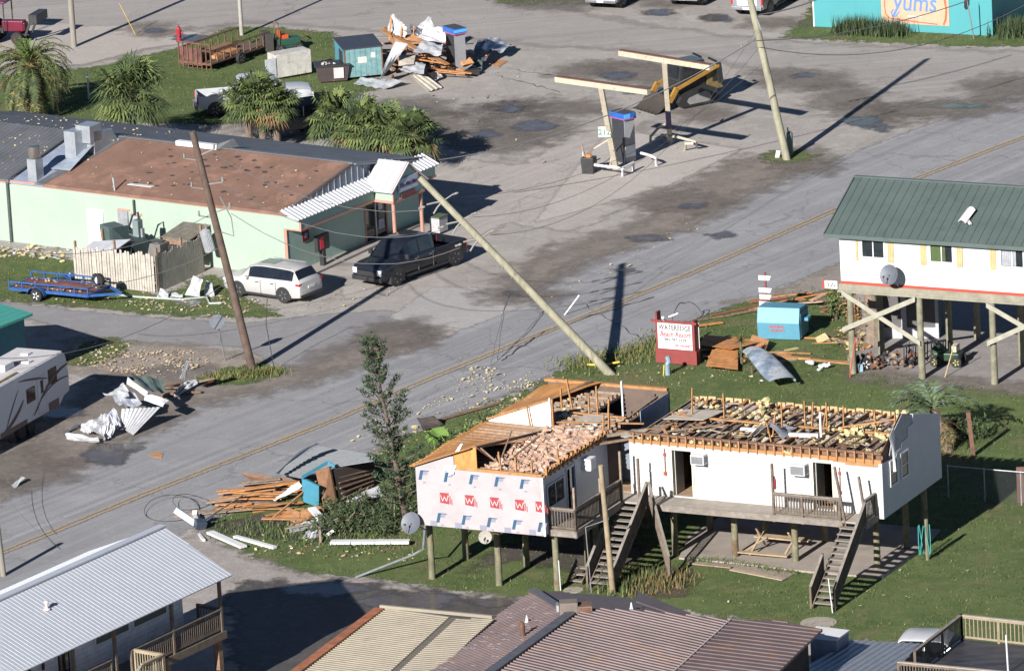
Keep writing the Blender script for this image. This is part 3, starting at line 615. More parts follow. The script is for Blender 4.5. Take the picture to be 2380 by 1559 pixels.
# air conditioners in the wall
ACW = M('ac_case', (.60,.61,.63), .5, var=.08); ACG = M('ac_grille', (.20,.20,.21), .6, lines=(2, .04, .006))
def wall_ac(x, y, z, nx, ny, wdt=.6, dp=.42, ht=.42, mats=(ACW, ACG)):
    n = Vector((nx, ny, 0)); t = Vector((-ny, nx, 0)); c = Vector((x, y, z))
    a = MB(); a.extr([c-t*wdt/2, c+t*wdt/2, c+t*wdt/2+n*dp, c-t*wdt/2+n*dp], (0, 0, ht), mats[0]); a.extr([c-t*wdt*.2-Vector((0,0,.09)), c+t*wdt*.5-Vector((0,0,.09)), c+t*wdt*.5+n*.03-Vector((0,0,.09)), c-t*wdt*.2+n*.03-Vector((0,0,.09))], (0,0,.08), WHITE)
    o = mo.part('air_conditioner', a)
    g_ = MB(); q = c+n*(dp+.004); g_.extr([q-t*wdt*.44+Vector((0,0,.04)), q+t*wdt*.44+Vector((0,0,.04)), q+t*wdt*.44+Vector((0,0,ht-.06)), q-t*wdt*.44+Vector((0,0,ht-.06))], n*.01, mats[1])
    q = c+n*(dp*.5); g_.extr([q+t*(wdt/2+.002)-n*.14+Vector((0,0,.06)), q+t*(wdt/2+.002)+n*.16+Vector((0,0,.06)), q+t*(wdt/2+.002)+n*.16+Vector((0,0,ht-.08)), q+t*(wdt/2+.002)-n*.14+Vector((0,0,ht-.08))], t*.01, mats[1])
    mo.part('grille', g_, o)
wall_ac(4.42, 6.15, 4.38, 0, -1); wall_ac(9.0, 6.15, 4.30, 0, -1, .68, .45, .46)
wall_ac(-.0, 4.05, 4.35, 1, 0, .55, .42, .5, (WHITE, WHITE))
# lights on the walls
for (x, y, z) in ((2.75, 6.12, 4.55), (10.75, 6.12, 4.4)):
    a = MB(); a.box(x-.02, x+.02, y-.02, y, z-.75, z+.3, M('brown_conduit', (.18,.08,.05), .7)); a.box(x-.06, x+.06, y-.06, y+.01, z-.85, z-.72, P('red_box', (.35,.05,.04))); a.box(x-.05, x+.05, y-.05, y+.01, z-.02, z+.1, P('red_box', (.35,.05,.04))); mo.part('conduit', a)
a = MB(); a.lathe([(.0,0),(.07,.01),(.07,.4),(.03,.47),(.02,.55)], (7.75, 6.05, 3.55), P('extinguisher_red', (.45,.03,.03), .3), 10); mo.part('fire_extinguisher', a, smooth=.7)
# ---- left wing
w_ = MB(); w_.extr([(-5.86, 0, WB), (0, 0, WB), (0, 0, 5.12), (-4.15, 0, 5.14), (-5.86, 0, 5.14)], (0, .12, 0), WRAP)
w_.extr([(-5.86, .003, 5.143), (-4.05, .003, 5.143), (-4.05, .003, 5.72), (-4.2, .003, 5.70)], (0, .05, 0), WRAP)
ew = mo.part('wall', w_, label='end wall covered in printed house wrap')
w_ = MB(); w_.extr([(-4.1, .06, 5.145), (-3.0, .06, 5.145), (-3.0, .06, 6.22), (-4.1, .06, 5.78)], (0, .05, 0), OSB); mo.part('gable_sheathing', w_)
w_ = MB(); w_.extr([(-3.0, .01, 5.125), (.0, .01, 5.125), (.0, .01, 5.25), (-3.0, .01, 5.27)], (0, .10, 0), W_RAW); mo.part('top_plate', w_)
def mk(pts, x, z, s, m, mb_): mb_.extr([(x+px*s, -.004, z+pz*s) for px, pz in pts], (0, .006, 0), m)
inkb = MB(); inkg = MB(); inkr = MB(); inkw = MB()
for k in range(5):
    for row, (zz, dx) in enumerate(((4.78, 0), (2.98, .72))):
        x = -5.72+k*1.175+dx*(1 if row else 0)+(0 if row else .0)
        if x > -.25: continue
        mk([(-.05,-.42),(.24,-.42),(.46,.42),(.17,.42)], x, zz, .5, INK_B, inkb)
        mk([(.38,.02),(.80,.06),(.86,.36),(.42,.38)], x, zz, .5, INK_G, inkg)
        mk([(.30,.40),(1.0,.40),(.98,.33),(.28,.33)], x, zz+.01, .5, INK_B, inkb)
        mk([(.18,-.7),(.42,-.7),(.42,-.56),(.18,-.56)], x+.1, zz, .5, INK_G, inkg)
    x = -4.78+k*1.165
    if x < -.3 or k == 4:
        wr = .42
        x = min(x, -.34)
        mk([(0,-.55),(1,-.65),(1,.5),(0,.5)], x, 3.88, wr, INK_R, inkr)
        mk([(1.06,-.6),(1.16,-.6),(1.16,.2),(1.06,.2)], x, 3.88, wr, INK_R, inkr); mk([(1.24,-.7),(1.34,-.7),(1.34,-.1),(1.24,-.1)], x, 3.88, wr, INK_R, inkr)
        for a, b, c_, e in ((.08,.35,.28,-.25), (.28,-.25,.5,.2), (.5,.2,.72,-.25), (.72,-.25,.95,.4)):
            P0 = Vector((x+a*wr, -.009, 3.88+b*wr)); P1 = Vector((x+c_*wr, -.009, 3.88+e*wr)); inkw.beam(P0, P1, .004, .03, WHITE, up=(0, 1, 0))
            inkw.beam(P0+Vector((0,0,-.05)), P1+Vector((0,0,-.05)), .018, .004, WHITE, up=(0,1,0))
    mk([(0,-.3),(.7,-.3),(.7,.2),(0,.2)], -5.3+k*1.15, 2.74, .45, INK_G, inkg)
for nm, q in (('printed_mark', inkb), ('printed_mark', inkg), ('printed_mark', inkr), ('printed_mark', inkw)): mo.part(nm, q, ew)
tr_ = MB(); tr_.box(-.02, .07, -.03, .07, WB, 5.13, WHITE); mo.part('corner_trim', tr_)
w_ = MB(); wall(w_, (0, .12), (0, 6.28), WB, WT+.1, .12, SID_SHADE, [(.22, 1.95, 3.65, 4.65), (2.15, 3.0, F0, 4.75)]); mo.part('wall', w_, label='shaded courtyard wall of the short wing')
w_ = MB(); wall(w_, (-5.86, 12.6), (-5.86, .12), WB, WT+.1, -.12 if False else .12, SIDING); mo.part('wall', w_)
w_ = MB(); wall(w_, (0, 12.6), (-5.74, 12.6), WB, 5.35, .12, M('inner_stud_wall', (.12,.085,.07), .95)); w_.beam((-5.9, 12.55, 5.42), (-.05, 12.55, 5.42), .2, .13, W_RAW); mo.part('wall', w_, label='far wall with a long top beam')
w_ = MB(); wall(w_, (0, 6.29), (0, 12.48), WB, 5.1, .10, M('inner_stud_wall', (.12,.085,.07), .95)); w_.box(.003, .03, 9.6, 12.4, 3.2, 5.3, M('blue_grey_outer', (.25,.29,.36), .6)); mo.part('wall', w_)
window(mo, None, (.0, 1.2, 4.15), 1.5, .9, (1, 0), vertical=True, frame=SID_SHADE)
d = MB(); d.box(-.05, .03, 2.27+.0, 2.34, F0, 4.82, SID_SHADE); d.box(-.05, .03, 3.1, 3.18, F0, 4.82, SID_SHADE); d.box(-.05, .03, 2.27, 3.18, 4.82, 4.9, SID_SHADE); do = mo.part('door_frame', d)
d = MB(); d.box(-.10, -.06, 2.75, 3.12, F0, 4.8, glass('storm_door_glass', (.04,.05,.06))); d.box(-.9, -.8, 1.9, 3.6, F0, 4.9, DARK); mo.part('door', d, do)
# breezeway wall with doors at the back
w_ = MB(); wall(w_, (.0, 7.6), (1.1, 7.6), F0, 4.95, .1, M('breezeway_wall', (.28,.29,.31), .7)); w_.box(.02, .48, 7.57, 7.6, F0, 4.8, M('blue_grey_door', (.17,.20,.24), .5)); w_.box(.56, 1.02, 7.57, 7.6, F0, 4.8, M('blue_grey_door', (.17,.20,.24), .5)); mo.part('wall', w_, label='breezeway wall with two grey doors')
b_ = MB(); b_.beam((-.15, 5.9, 5.2), (1.4, 7.2, 5.25), .16, .12, W_OLD); b_.beam((0, 5.3, 5.05), (1.2, 6.4, 5.1), .14, .08, W_DARK); b_.box(.1, 1.0, 7.0, 7.3, 5.05, 5.12, W_RAW); b_.surf(lambda s, t: (.75+.85*s, 6.1+1.1*t, 5.22+.1*s), 2, 2, .02, DRYW); mo.part('breezeway_rafters', b_)
# sheathing, twisted in towards the middle
def deck(s, t):
    z = 5.15+t*1.08*max(0.0, 1-1.5*s)-.08*s*t
    return (-5.95+2.95*t+.05*math.sin(9*s), -.05+6.75*s+.06*math.sin(7*t), z)
b_ = MB(); b_.surf(deck, 34, 8, .03, OSB)
for k in range(24):
    s = k/24; a = Vector(deck(s, 0)); b_.obox((a.x-.02+rr.uniform(-.05,.04), a.y+.14, a.z-.01), (.28, .2, .028), (0, 0, rr.uniform(-.05,.05)), OSB)
mo.part('roof_sheathing', b_, label='remaining orange roof boards on the near part')
b_ = MB()
for k in range(14):
    s = k/14*.98; b_.beam(Vector(deck(s, .02))+Vector((0,0,.012)), Vector(deck(s, .93+rr.uniform(-.2,.06)))+Vector((0,0,.012)), .30, .012, PLY if k % 3 == 0 else OSB)
mo.part('roof_boards', b_)
b_ = MB(); b_.beam(Vector(deck(0, 1))+Vector((.03,.0,-.05)), Vector(deck(.97, 1.0))+Vector((.03,0,-.02)), .06, .12, W_DARK)  # dark strip standing in for the shadowy right edge of the sheathing
b_.beam(Vector(deck(.0, 1))+Vector((.05,.1,-.1)), (-2.6, 1.2, 5.2), .07, .05, M('red_brown_board', (.26,.09,.05), .8)); b_.beam((-2.9, .3, 6.1), (-2.0, .6, 5.2), .08, .05, W_OLD); b_.beam((-2.4, 1.0, 5.3), (-2.9, 3.2, 6.0), .06, .05, W_DARK); b_.beam((-2.2, .5, 5.2), (-1.9, 3.8, 5.7), .06, .05, W_DARK)
mo.part('broken_rafter', b_)
def wflap(s, t): return (-4.55+.55*s*(1-t)+.75*t+.12*math.sin(6*s), -.10+.05*math.sin(5*t)+.35*t, 5.05+1.15*t+.08*math.sin(7*s)-.12*s)
b_ = MB(); b_.surf(wflap, 6, 8, .012, M('white_plastic', (.72,.72,.78), .4)); mo.part('torn_wrap', b_, smooth=1)
# white inner gable
b_ = MB(); b_.extr([(-5.8, 6.8, 5.17), (-2.85, 6.8, 5.13), (-2.85, 6.8, 6.30), (-5.8, 6.8, 5.22)], (0, .10, 0), M('white_gable_board', (.72,.66,.60), .6, var=.03)); b_.beam((-5.9, 6.86, 5.26), (-2.8, 6.86, 6.37), .14, .06, W_RAW)
b_.box(-2.85, -2.78, 6.70, 6.78, 4.7, 6.45, WHITE); b_.box(-2.77, -2.70, 6.75, 6.85, 4.9, 6.4, W_RAW); b_.beam((-3.7, 6.6, 5.0), (-3.85, 6.6, 6.05), .06, .05, W_RAW); mo.part('inner_gable', b_)
# far sheathing
b_ = MB()
def deck2(s, t): return (-5.95+s*(1.1+1.75*t), 7.9+4.6*t, 5.18+.35*s+.03*math.sin(9*t))
b_.surf(deck2, 4, 16, .03, OSB); b_.beam((-4.9, 7.7, 5.2), (-3.6, 12.3, 5.6), .12, .05, W_DARK)
for k in range(6): b_.beam((-5.9, 7.0+.17*k, 5.2), (-4.2+rr.uniform(-.3,.3), 7.2+.2*k, 5.3), .12, .025, PLY)
mo.part('roof_sheathing', b_, label='remaining orange roof boards on the far part')
# wing ceiling, joists, insulation
b_ = MB(); b_.box(-5.7, -.13, .13, 8.4, 4.93, 4.96, M('ceiling_board', (.16,.12,.10), .95)); b_.box(-5.7, -2.2, 8.41, 12.45, 4.93, 4.96, M('ceiling_board', (.16,.12,.10), .95)); mo.part('ceiling', b_)
y = .35
while y < 12.4:
    j = MB(); x1 = .02 if y < 8.6 else -2.1
    j.box(-5.7, x1, y-.021, y+.021, 5.0+.11, 5.24, rr.choice([W_OLD, W_DARK]))
    if y < 6.4: j.box(.0, .10, y-.026, y+.026, 5.02, 5.40+rr.uniform(0, .12), W_RAW); j.beam((-.0, y+.12, 5.2), (.06, y+.2, 5.36), .2, .03, PLY)
    mo.part('joist', j); y += .405
b_ = MB(); b_.box(-.12, .08, .13, 6.2, 5.103, 5.16, W_RAW); b_.beam((-3, 7.0, 5.3), (1.0, 7.9, 5.3), .1, .05, W_RAW); b_.beam((-2.8, 8.6, 5.3), (-.1, 8.5, 5.3), .12, .06, W_RAW)
b_.beam((-.15, 6.3, 5.1), (-.25, 11.9, 5.25), .08, .1, W_OLD); mo.part('top_plate', b_)
ins = MB()
fluff(ins, -2.95, -.12, .2, 6.9, 5.14, .24, 80, 190, PINK, seed=1, mask=lambda x, y: x > -2.7+.35*math.sin(y*1.3)+.1*math.sin(y*9) and y < 6.6+.2*math.sin(x*5))
for i in range(45):
    x = rr.uniform(-2.75, -.2); y = rr.uniform(.3, 6.6); batt(ins, (x, y, 5.22), rr.uniform(.2,.6), rr.uniform(.08,.22), rr.uniform(0,PI), PINK if i % 3 else M('pale_pink_fluff', (.55,.40,.32), .95), .14, seed=i)
for i in range(8):
    x = rr.uniform(-2.85, -.15); y = rr.uniform(.25, 6.7)
    if x < -2.85+.35*math.sin(y): continue
    clump(ins, (x, y, 5.18+rr.uniform(0,.22)), rr.uniform(.07, .22), PINK if rr.random() < .8 else M('pale_pink_fluff', (.55,.40,.32), .95), sq=rr.uniform(.5,1.0), seed=900+i)
tag(mo.part('insulation', ins, label='loose pink insulation'), kind='stuff')
ins = MB()
fluff(ins, -4.3, -.6, 7.3, 8.4, 5.08, .2, 40, 14, W_OLD, seed=4)
for i in range(34):
    clump(ins, (rr.uniform(-4.4, -2.2), rr.uniform(7.4, 11.5), 5.2), rr.uniform(.1, .25), rr.choice([PINK, FOAM, W_OLD, M('grey_insulation', (.42,.38,.30), .95)]), sq=.6, seed=2000+i)
for i in range(26): clump(ins, (rr.uniform(-2.4, -.6), rr.uniform(6.2, 7.6), 5.22), rr.uniform(.1, .3), rr.choice([WHITE, DRYW, M('grey_insulation', (.42,.38,.30), .95)]), sq=.4, seed=2200+i)
tag(mo.part('insulation', ins), kind='stuff')
for (x, y, h, tl) in [(-1.9,8.6,1.0,0),(-1.5,8.6,.95,0),(-1.0,8.55,.9,.1),(-3.2,9.6,1.3,-.15),(-3.6,9.4,.9,0),(-2.3,10.2,.9,0),(-1.2,.1,.75,-.02),(-.5,.15,.6,0),(-1.9,.12,.9,-.1),(-.4,2.4,.5,0),(-.2,6.4,.9,.05),(-.2,7.0,.8,0)]:
    b_ = MB(); b_.beam((x, y, 5.15), (x+tl*h, y, 5.15+h), .08, .06, W_RAW); mo.part('broken_rafter', b_)
for k in range(8):
    b_ = MB(); y = 8.7+k*.46; b_.beam((-.16, y, 3.3), (-.16, y+.05, 5.2), .05, .09, W_RAW); mo.part('stud', b_)
for k in range(7):
    b_ = MB(); x = -2.1+k*.31; b_.beam((x, 8.5, 3.6), (x, 8.5, 5.28), .05, .09, W_RAW); mo.part('stud', b_)
b_ = MB(); b_.box(-.75, -.68, 9.4, 9.5, 3.5, 6.6, WHITE); mo.part('vent_pipe', b_)
b_ = MB(); b_.surf(lambda s, t: (-2.0+1.1*s, 7.3+1.6*t, 5.3), 2, 2, .02, DRYW); mo.part('ceiling_panel', b_)
# ---- decks
DK = M('porch_deck_boards', (.30,.265,.225), .9, var=.15, scale=3, lines=(1, .14, .006))
b_ = MB(); b_.box(1.25, 12.35, 4.95, 6.14, 2.68, 2.76, DK); b_.box(2.55, 11.3, 4.90, 4.95, 2.50, 2.77, W_GREY); b_.box(12.35, 12.4, 4.9, 6.1, 2.5, 2.77, W_GREY); b_.box(-.0, 1.25, .46, 7.4, 2.68, 2.755, DK); b_.box(.0, 1.28, .41, .46, 2.5, 2.76, W_GREY); b_.box(1.25, 1.3, .41, 4.9, 2.5, 2.765, W_GREY)
mo.part('porch_deck', b_)
railing(mo, None, [(.03, .47), (1.22, .47)], 2.76); railing(mo, None, [(1.22, .47), (1.22, 2.9), (1.22, 4.9)], 2.76)
railing(mo, None, [(8.2, 4.98), (9.5, 4.98), (11.2, 4.98)], 2.76); railing(mo, None, [(12.32, 4.98), (12.32, 6.05)], 2.76)
for (x, y, h, tl) in [(1.22,.47,1.9,0),(1.22,2.95,1.6,0),(8.2,4.98,2.2,0),(11.45,4.98,2.3,-.18),(12.3,5.2,1.9,-.15),(2.0,5.05,1.9,0),(1.25,4.9,2.2,0)]:
    b_ = MB(); b_.beam((x, y, 2.5), (x+tl*h, y, 2.76+h), .09, .09, W_RAIL if x > 1.3 else W_OLD); mo.part('porch_post', b_)
stairs(mo, None, 11.35, 12.3, 4.95, 2.76, 1.5, .05, 13, rails=(1, 1), lowcut=(.62, 0))
stairs(mo, None, 1.25, 2.35, 4.95, 2.76, 1.35, .05, 13, rails=(1, 1), lowcut=(.55, 0))
b_ = MB(); A = Vector((2.5, 4.95, 3.72)); B = Vector((3.95, 3.55, 1.0))
b_.beam(A, B, .1, .05, W_GREY); b_.beam(A-Vector((0,0,.9)), B-Vector((0,0,.95)), .05, .08, W_RAIL)
for i in range(1, 22):
    q = A.lerp(B, i/22); b_.box(q.x-.018, q.x+.018, q.y-.018, q.y+.018, q.z-.92, q.z, W_RAIL)
b_.box(B.x-.05, B.x+.05, B.y-.05, B.y+.05, -.05, B.z+.02, W_RAIL); mo.part('handrail', b_, label='separate steep railing leaning down to the grass')
b_ = MB()
for k in range(3): b_.box(.1, .75, 1.75+.28*k, 2.0+.28*k, .12+.2*k, .17+.2*k, W_GREY)
b_.beam((.08, 1.7, .05), (.08, 2.7, .75), .04, .2, W_RAIL); b_.beam((.77, 1.7, .05), (.77, 2.7, .75), .04, .2, W_RAIL); mo.part('lower_steps', b_)
# ================= STORE =================
st = Thing('store_building', 'long mint green shop with brown patched roof and white ribbed front awning', 'building', (-10.749, 326.88, 0), R(-35))
MINT = M('mint_siding', (.30,.375,.305), .6, var=.05, scale=.7, lines=(2,.2,.003)); MINTD = M('mint_wall', (.33,.46,.39), .65, var=.05); PINKT = M('salmon_trim', (.38,.20,.15), .6, var=.08)
GREYR = M('grey_metal_roof', (.17,.175,.185), .4, .35, var=.15, scale=.8); BROWNR = M('brown_felt_roof', (.175,.10,.072), .9, var=.16, scale=.7, bump=.01, col2=(.25,.14,.10), c2t=.58, c2s=.6)
w_ = MB(); w_.box(-26, 0, 0, .15, 0, 3.2, MINT); w_.box(0, .88, .0, .15, 2.42, 3.05, MINT); st.part('wall', w_, label='sunlit mint side wall')
w_ = MB(); wall(w_, (0, .15), (0, 11.6), 0, 3.0, .15, MINTD, [(6.35, 8.3, .12, 2.3)]); st.part('wall', w_, label='shaded shop front wall')
w_ = MB(); w_.box(-26, -.15, 11.45, 11.6, 0, 3.2, MINT); st.part('wall', w_)
w_ = MB(); w_.box(-26, .0, -.05, -.002, 3.06, 3.24, PINKT); w_.box(-.16, .02, -.03, -.002, 0, 2.42, PINKT); w_.box(-.02, .92, -.04, -.002, 2.38, 2.44, PINKT); w_.box(.80, .92, -.03, -.002, 2.42, 3.05, PINKT); st.part('trim', w_)
w_ = MB(); w_.box(.80, .88, .15, 11.55, 2.42, 3.0, MINTD); w_.box(.885, .91, .0, 11.6, 2.38, 2.5, PINKT); w_.box(.152, .80, .15, 11.5, 2.44, 2.50, MINTD); st.part('fascia', w_)
# roofs: near slope (brown), back slope (grey), left sections
RZ, EZ = 4.42, 3.25; w_ = MB()
w_.extr([(-14.9, -.12, EZ), (.12, -.12, EZ), (.12, 5.6, RZ), (-13.9, 5.6, RZ)], (0, 0, -.12), BROWNR); ro = st.part('roof', w_, label='brown felt roof slope with missing patches')
rr = random.Random(5); w_ = MB()
for i in range(46):
    x = rr.uniform(-11, -.8); y = rr.uniform(.8, 5.2); z = EZ+(y+.12)/5.72*(RZ-EZ)+.006; q = []
    nn = 9; a0 = rr.uniform(.08, .24)
    for k in range(nn):
        t = 2*PI*k/nn; rx = a0*rr.uniform(.6, 1.3)*math.cos(t); ry = a0*.6*rr.uniform(.6, 1.2)*math.sin(t); q.append((x+rx, y+ry, z+ry*(RZ-EZ)/5.72))
    w_.poly(q, M('black_felt', (.045,.038,.035), .9))
tag(st.part('felt_patches', w_, ro), kind='stuff')
w_ = MB(); ribbed(w_, [(-14.6, 12.3, 3.10), (-14.6, 5.62, RZ+.02), (.35, 5.62, RZ+.02), (.35, 12.3, 3.10)][::-1], (0, 1, 0), .25, .05, .02, GREYR, th=.08); w_.box(-14.4, .2, 5.5, 5.72, RZ+.02, RZ+.07, GREYR); st.part('roof', w_, label='grey back slope of the roof')
w_ = MB(); ribbed(w_, [(-26.5, -.15, EZ+.02), (-17.25, -.15, EZ+.02), (-17.25, 5.6, RZ+.04), (-26.5, 5.6, RZ+.04)], (0, 1, 0), .3, .06, .025, GREYR, th=.1); ribbed(w_, [(-26.5, 5.61, RZ+.04), (-14.61, 5.61, RZ+.04), (-14.61, 12.35, 3.1), (-26.5, 12.35, 3.1)], (0, 1, 0), .3, .06, .025, GREYR, th=.1); st.part('roof', w_, label='grey ribbed roof at the left end')
w_ = MB(); w_.extr([(-17.15, -.1, EZ-.1), (-14.95, -.1, EZ-.1), (-14.6, 5.6, RZ-.08), (-17.15, 5.6, RZ-.08)], (0, 0, -.05), M('blue_grey_tarpaulin', (.24,.28,.36), .4, var=.2, scale=1)); w_.extr([(-15.5, -.12, EZ+.0), (-14.92, -.12, EZ+.0), (-13.92, 5.6, RZ+.02), (-14.5, 5.6, RZ+.02)], (0, 0, -.09), GREYR); w_.box(-17.25, -17.13, -.2, 5.5, EZ-.15, EZ+.04, GREYR); st.part('roof', w_, label='sunken blue grey roof bay')
w_ = MB(); w_.tube([(-17.3, -.08, 3.2), (-17.3, -.08, .0)], .08, M('dark_downpipe', (.05,.06,.06), .6), 8); st.part('downpipe', w_)
# ducts
DU = M('duct_metal', (.40,.43,.46), .38, .55, var=.12, scale=2)
w_ = MB(); w_.box(-15.6, -14.9, 2.6, 3.5, 3.9, 5.3, DU); w_.box(-15.3, -14.4, 3.2, 4.2, 4.6, 5.5, DU); w_.extr([(-14.9, 3.5, 5.2), (-14.9, 5.0, 5.0), (-14.9, 5.6, 4.2), (-14.9, 3.5, 4.0)], (.5, 0, 0), DU); st.part('air_duct', w_, bevel=.03)
w_ = MB(); w_.box(-16.2, -15.65, .25, .85, 3.2, 4.35, DU); w_.lathe([(.2,0),(.3,.05),(.34,.3),(.34,.62),(.25,.66)], (-15.92, .55, 4.35), M('steel_cowl', (.35,.32,.30), .3, .8), 16); st.part('chimney_vent', w_, smooth=.7)
w_ = MB(); w_.surf(lambda s, t: (-15.6+1.2*s, 1.4+2.0*t, 3.65+.35*t+.5*s*t), 3, 3, .02, M('bent_sheet', (.35,.40,.46), .4, .3)); st.part('bent_sheet', w_)
w_ = MB(); w_.tube([(-10.6, .1, 3.3), (-10.65, .1, 3.95), (-10.65, 0, 4.15)], .05, GALV); w_.box(-10.3, -8.8, .75, 1.5, 3.47, 3.49, WHITE); st.part('service_mast', w_)
w_ = MB(); w_.box(-10.6, -8.0, 5.3, 5.6, RZ-.02, RZ+.22, M('skylight_white', (.6,.62,.65), .5)); w_.extr([(-8.0, 5.2, RZ), (-7.3, 6.2, RZ+.05), (-7.4, 5.9, RZ+.5), (-8.0, 5.3, RZ+.3)], (0, .03, 0), GREYR); st.part('lifted_flashing', w_)
# front canopy strip, gable face
WRB = M('white_ribbed_metal', (.50,.51,.54), .4, .1, var=.05)
w_ = MB(); ribbed(w_, [(.0, -.45, 3.46), (1.02, -.45, 3.02), (1.02, 11.75, 3.02), (.0, 11.75, 3.46)], (1, 0, -.43), .3, .09, .05, WRB, th=.03); st.part('awning', w_, label='white ribbed strip awning')
w_ = MB(); w_.extr([(.0, .1, 3.2), (.0, 11.7, 3.2), (.0, 11.7, 3.35), (.0, 5.6, RZ-.05), (.0, .1, 3.35)], (.10, 0, 0), M('dark_ribbed_metal', (.14,.17,.21), .5, .2)); 
for k in range(22):
    y = .5+k*.5; zt = (3.3+(y/5.6)*1.05) if y < 5.6 else (RZ-.08-(y-5.6)/6.1*1.0)
    if y < 11: w_.box(.10, .125, y, y+.035, 3.3, zt-.04, M('rib_pale', (.30,.33,.37), .5, .2))
w_.beam((.08, 5.5, RZ+.02), (.2, 12.3, 3.22), .25, .05, GREYR); w_.beam((.06, -.1, 3.33), (.06, 5.6, RZ-.0), .08, .05, GREYR); st.part('gable_cladding', w_)
# portico
w_ = MB(); w_.box(.92, 2.02, 6.25, 6.33, 2.45, 3.0, MINT); w_.box(1.94, 2.02, 6.33, 8.9, 2.45, 3.0, MINTD); w_.extr([(1.94, 6.3, 3.0), (1.94, 8.9, 3.0), (1.94, 7.6, 4.1)], (.08, 0, 0), MINTD); w_.box(.92, 2.02, 8.82, 8.9, 2.45, 3.0, MINTD)
st.part('portico', w_)
w_ = MB(); w_.box(.9, 2.05, 6.21, 6.25, 2.38, 2.5, PINKT); w_.box(2.02, 2.06, 6.21, 8.94, 2.38, 2.5, PINKT); w_.box(2.02, 2.07, 6.2, 6.3, 2.5, 3.05, PINKT); w_.beam((2.06, 6.1, 3.0), (2.06, 7.6, 4.16), .05, .1, PINKT); w_.beam((2.06, 7.6, 4.16), (2.06, 9.1, 3.0), .05, .1, PINKT); st.part('trim', w_)
w_ = MB(); ribbed(w_, [(.3, 6.0, 2.98), (2.15, 6.0, 2.98), (2.15, 7.6, 4.2), (.3, 7.6, 4.2)], (0, 1, .76), .42, .05, .04, WRB, th=.05); ribbed(w_, [(.3, 7.61, 4.2), (2.15, 7.61, 4.2), (2.15, 9.2, 2.98), (.3, 9.2, 2.98)], (0, 1, -.76), .42, .05, .04, WRB, th=.05); st.part('portico_roof', w_)
for y in (6.4, 8.75):
    w_ = MB(); w_.tube([(1.9, y, .1), (1.9, y, 2.4)], .1, PINKT, 10); st.part('column', w_, smooth=.8)
sg = MB(); sg.box(2.06, 2.10, 6.65, 8.35, 2.85, 3.5, M('sign_pale_blue', (.40,.44,.55), .5)); so = st.part('name_sign', sg, label='pale shop name sign with script lettering')
text_mesh('lettering', 'The Mini Mart', .27, P('sign_dark_text', (.05,.04,.08)), so, (2.105, 7.5, 3.08), (R(90), 0, R(90)), shear=.4, bold=.006)
sg = MB(); sg.box(2.06, 2.09, 6.9, 8.1, 2.53, 2.74, M('sign_maroon', (.16,.05,.05), .5)); st.part('name_sign', sg, label='small maroon sign under the name sign')
dr = MB(); dr.box(-.03, .03, 6.5, 6.62, .12, 2.3, PINKT); dr.box(-.03, .03, 8.35, 8.45, .12, 2.3, PINKT); dr.box(-.03, .03, 7.4, 7.5, .12, 2.3, GALV); dr.box(-.03, .03, 6.62, 8.35, 2.2, 2.3, GALV); do = st.part('door_frame', dr)
dr = MB(); dr.box(-.06, -.02, 6.62, 7.4, .12, 2.2, GLS); dr.box(-.06, -.02, 7.5, 8.35, .12, 2.2, GLS); dr.box(-.015, -.01, 7.75, 8.1, 1.5, 1.95, WHITE); dr.box(-.015, -.01, 7.7, 8.2, .5, 1.0, M('poster', (.35,.35,.45), .6)); st.part('door', dr, do)
for (y, z, w0, h0, nm, cc) in [(1.5, 1.75, .55, .6, 'wall_poster', (.14,.02,.03))]:
    q = MB(); q.box(.003, .04, y-w0/2, y+w0/2, z-h0/2, z+h0/2, M('poster_red', cc, .5)); q.box(.04, .045, y-.1, y+.12, z-.12, z+.1, M('poster', (.35,.35,.45), .6)); st.part(nm, q)
for (x0, x1, z0, z1, m_, d) in [(-12.3, -11.35, .1, 2.15, WHITE, .06), (-10.35, -9.75, .9, 2.35, GALV, .12), (-9.55, -9.0, .9, 2.2, M('box_grey_green', (.30,.34,.34), .5), .22)]:
    q = MB(); q.box(x0, x1, -d, -.003, z0, z1, m_); q.box(x0-.07, x0-.0, -.04, -.003, z0, z1+.07, PINKT if x0 > -11 else WHITE); q.box(x0, x1+.1, -.03, -.003, z1+.001, z1+.09, PINKT if x0 > -11 else WHITE); st.part('door' if z0 < .5 else 'electrical_box', q)
q = MB(); q.tube([(-9.3, -.12, 2.2), (-9.3, -.12, 3.0)], .05, M('dark_downpipe', (.05,.06,.06), .6), 8); st.part('conduit', q)
# ================= GREEN-ROOFED HOUSE =================
gh = Thing('stilt_house', 'white house on tall pilings with dark green metal roof and cream shutters', 'building', (15.17, 304.09, 0), R(-26.3))
GRN = M('green_metal_roof', (.10,.13,.12), .4, .2, var=.08, scale=.8, col2=(.085,.112,.105), c2t=.6)
for s_ in (0, 1):
    w_ = MB()
    if s_ == 0: ribbed(w_, [(-.55, -.35, 6.68), (13, -.35, 6.68), (13, 3.45, 8.42), (-.55, 3.45, 8.42)], (0, 1, .46), .42, .05, .035, GRN, th=.06); w_.box(-.56, 13, -.40, -.35, 6.5, 6.69, GRN); w_.beam((-.6, -.35, 6.64), (-.6, 3.45, 8.38), .05, .14, GRN)
    else: ribbed(w_, [(-.55, 3.46, 8.42), (13, 3.46, 8.42), (13, 7.4, 6.62), (-.55, 7.4, 6.62)], (0, 1, -.46), .42, .05, .035, GRN, th=.06); w_.box(-.6, 13, 3.35, 3.56, 8.4, 8.46, GRN)
    gh.part('roof', w_)
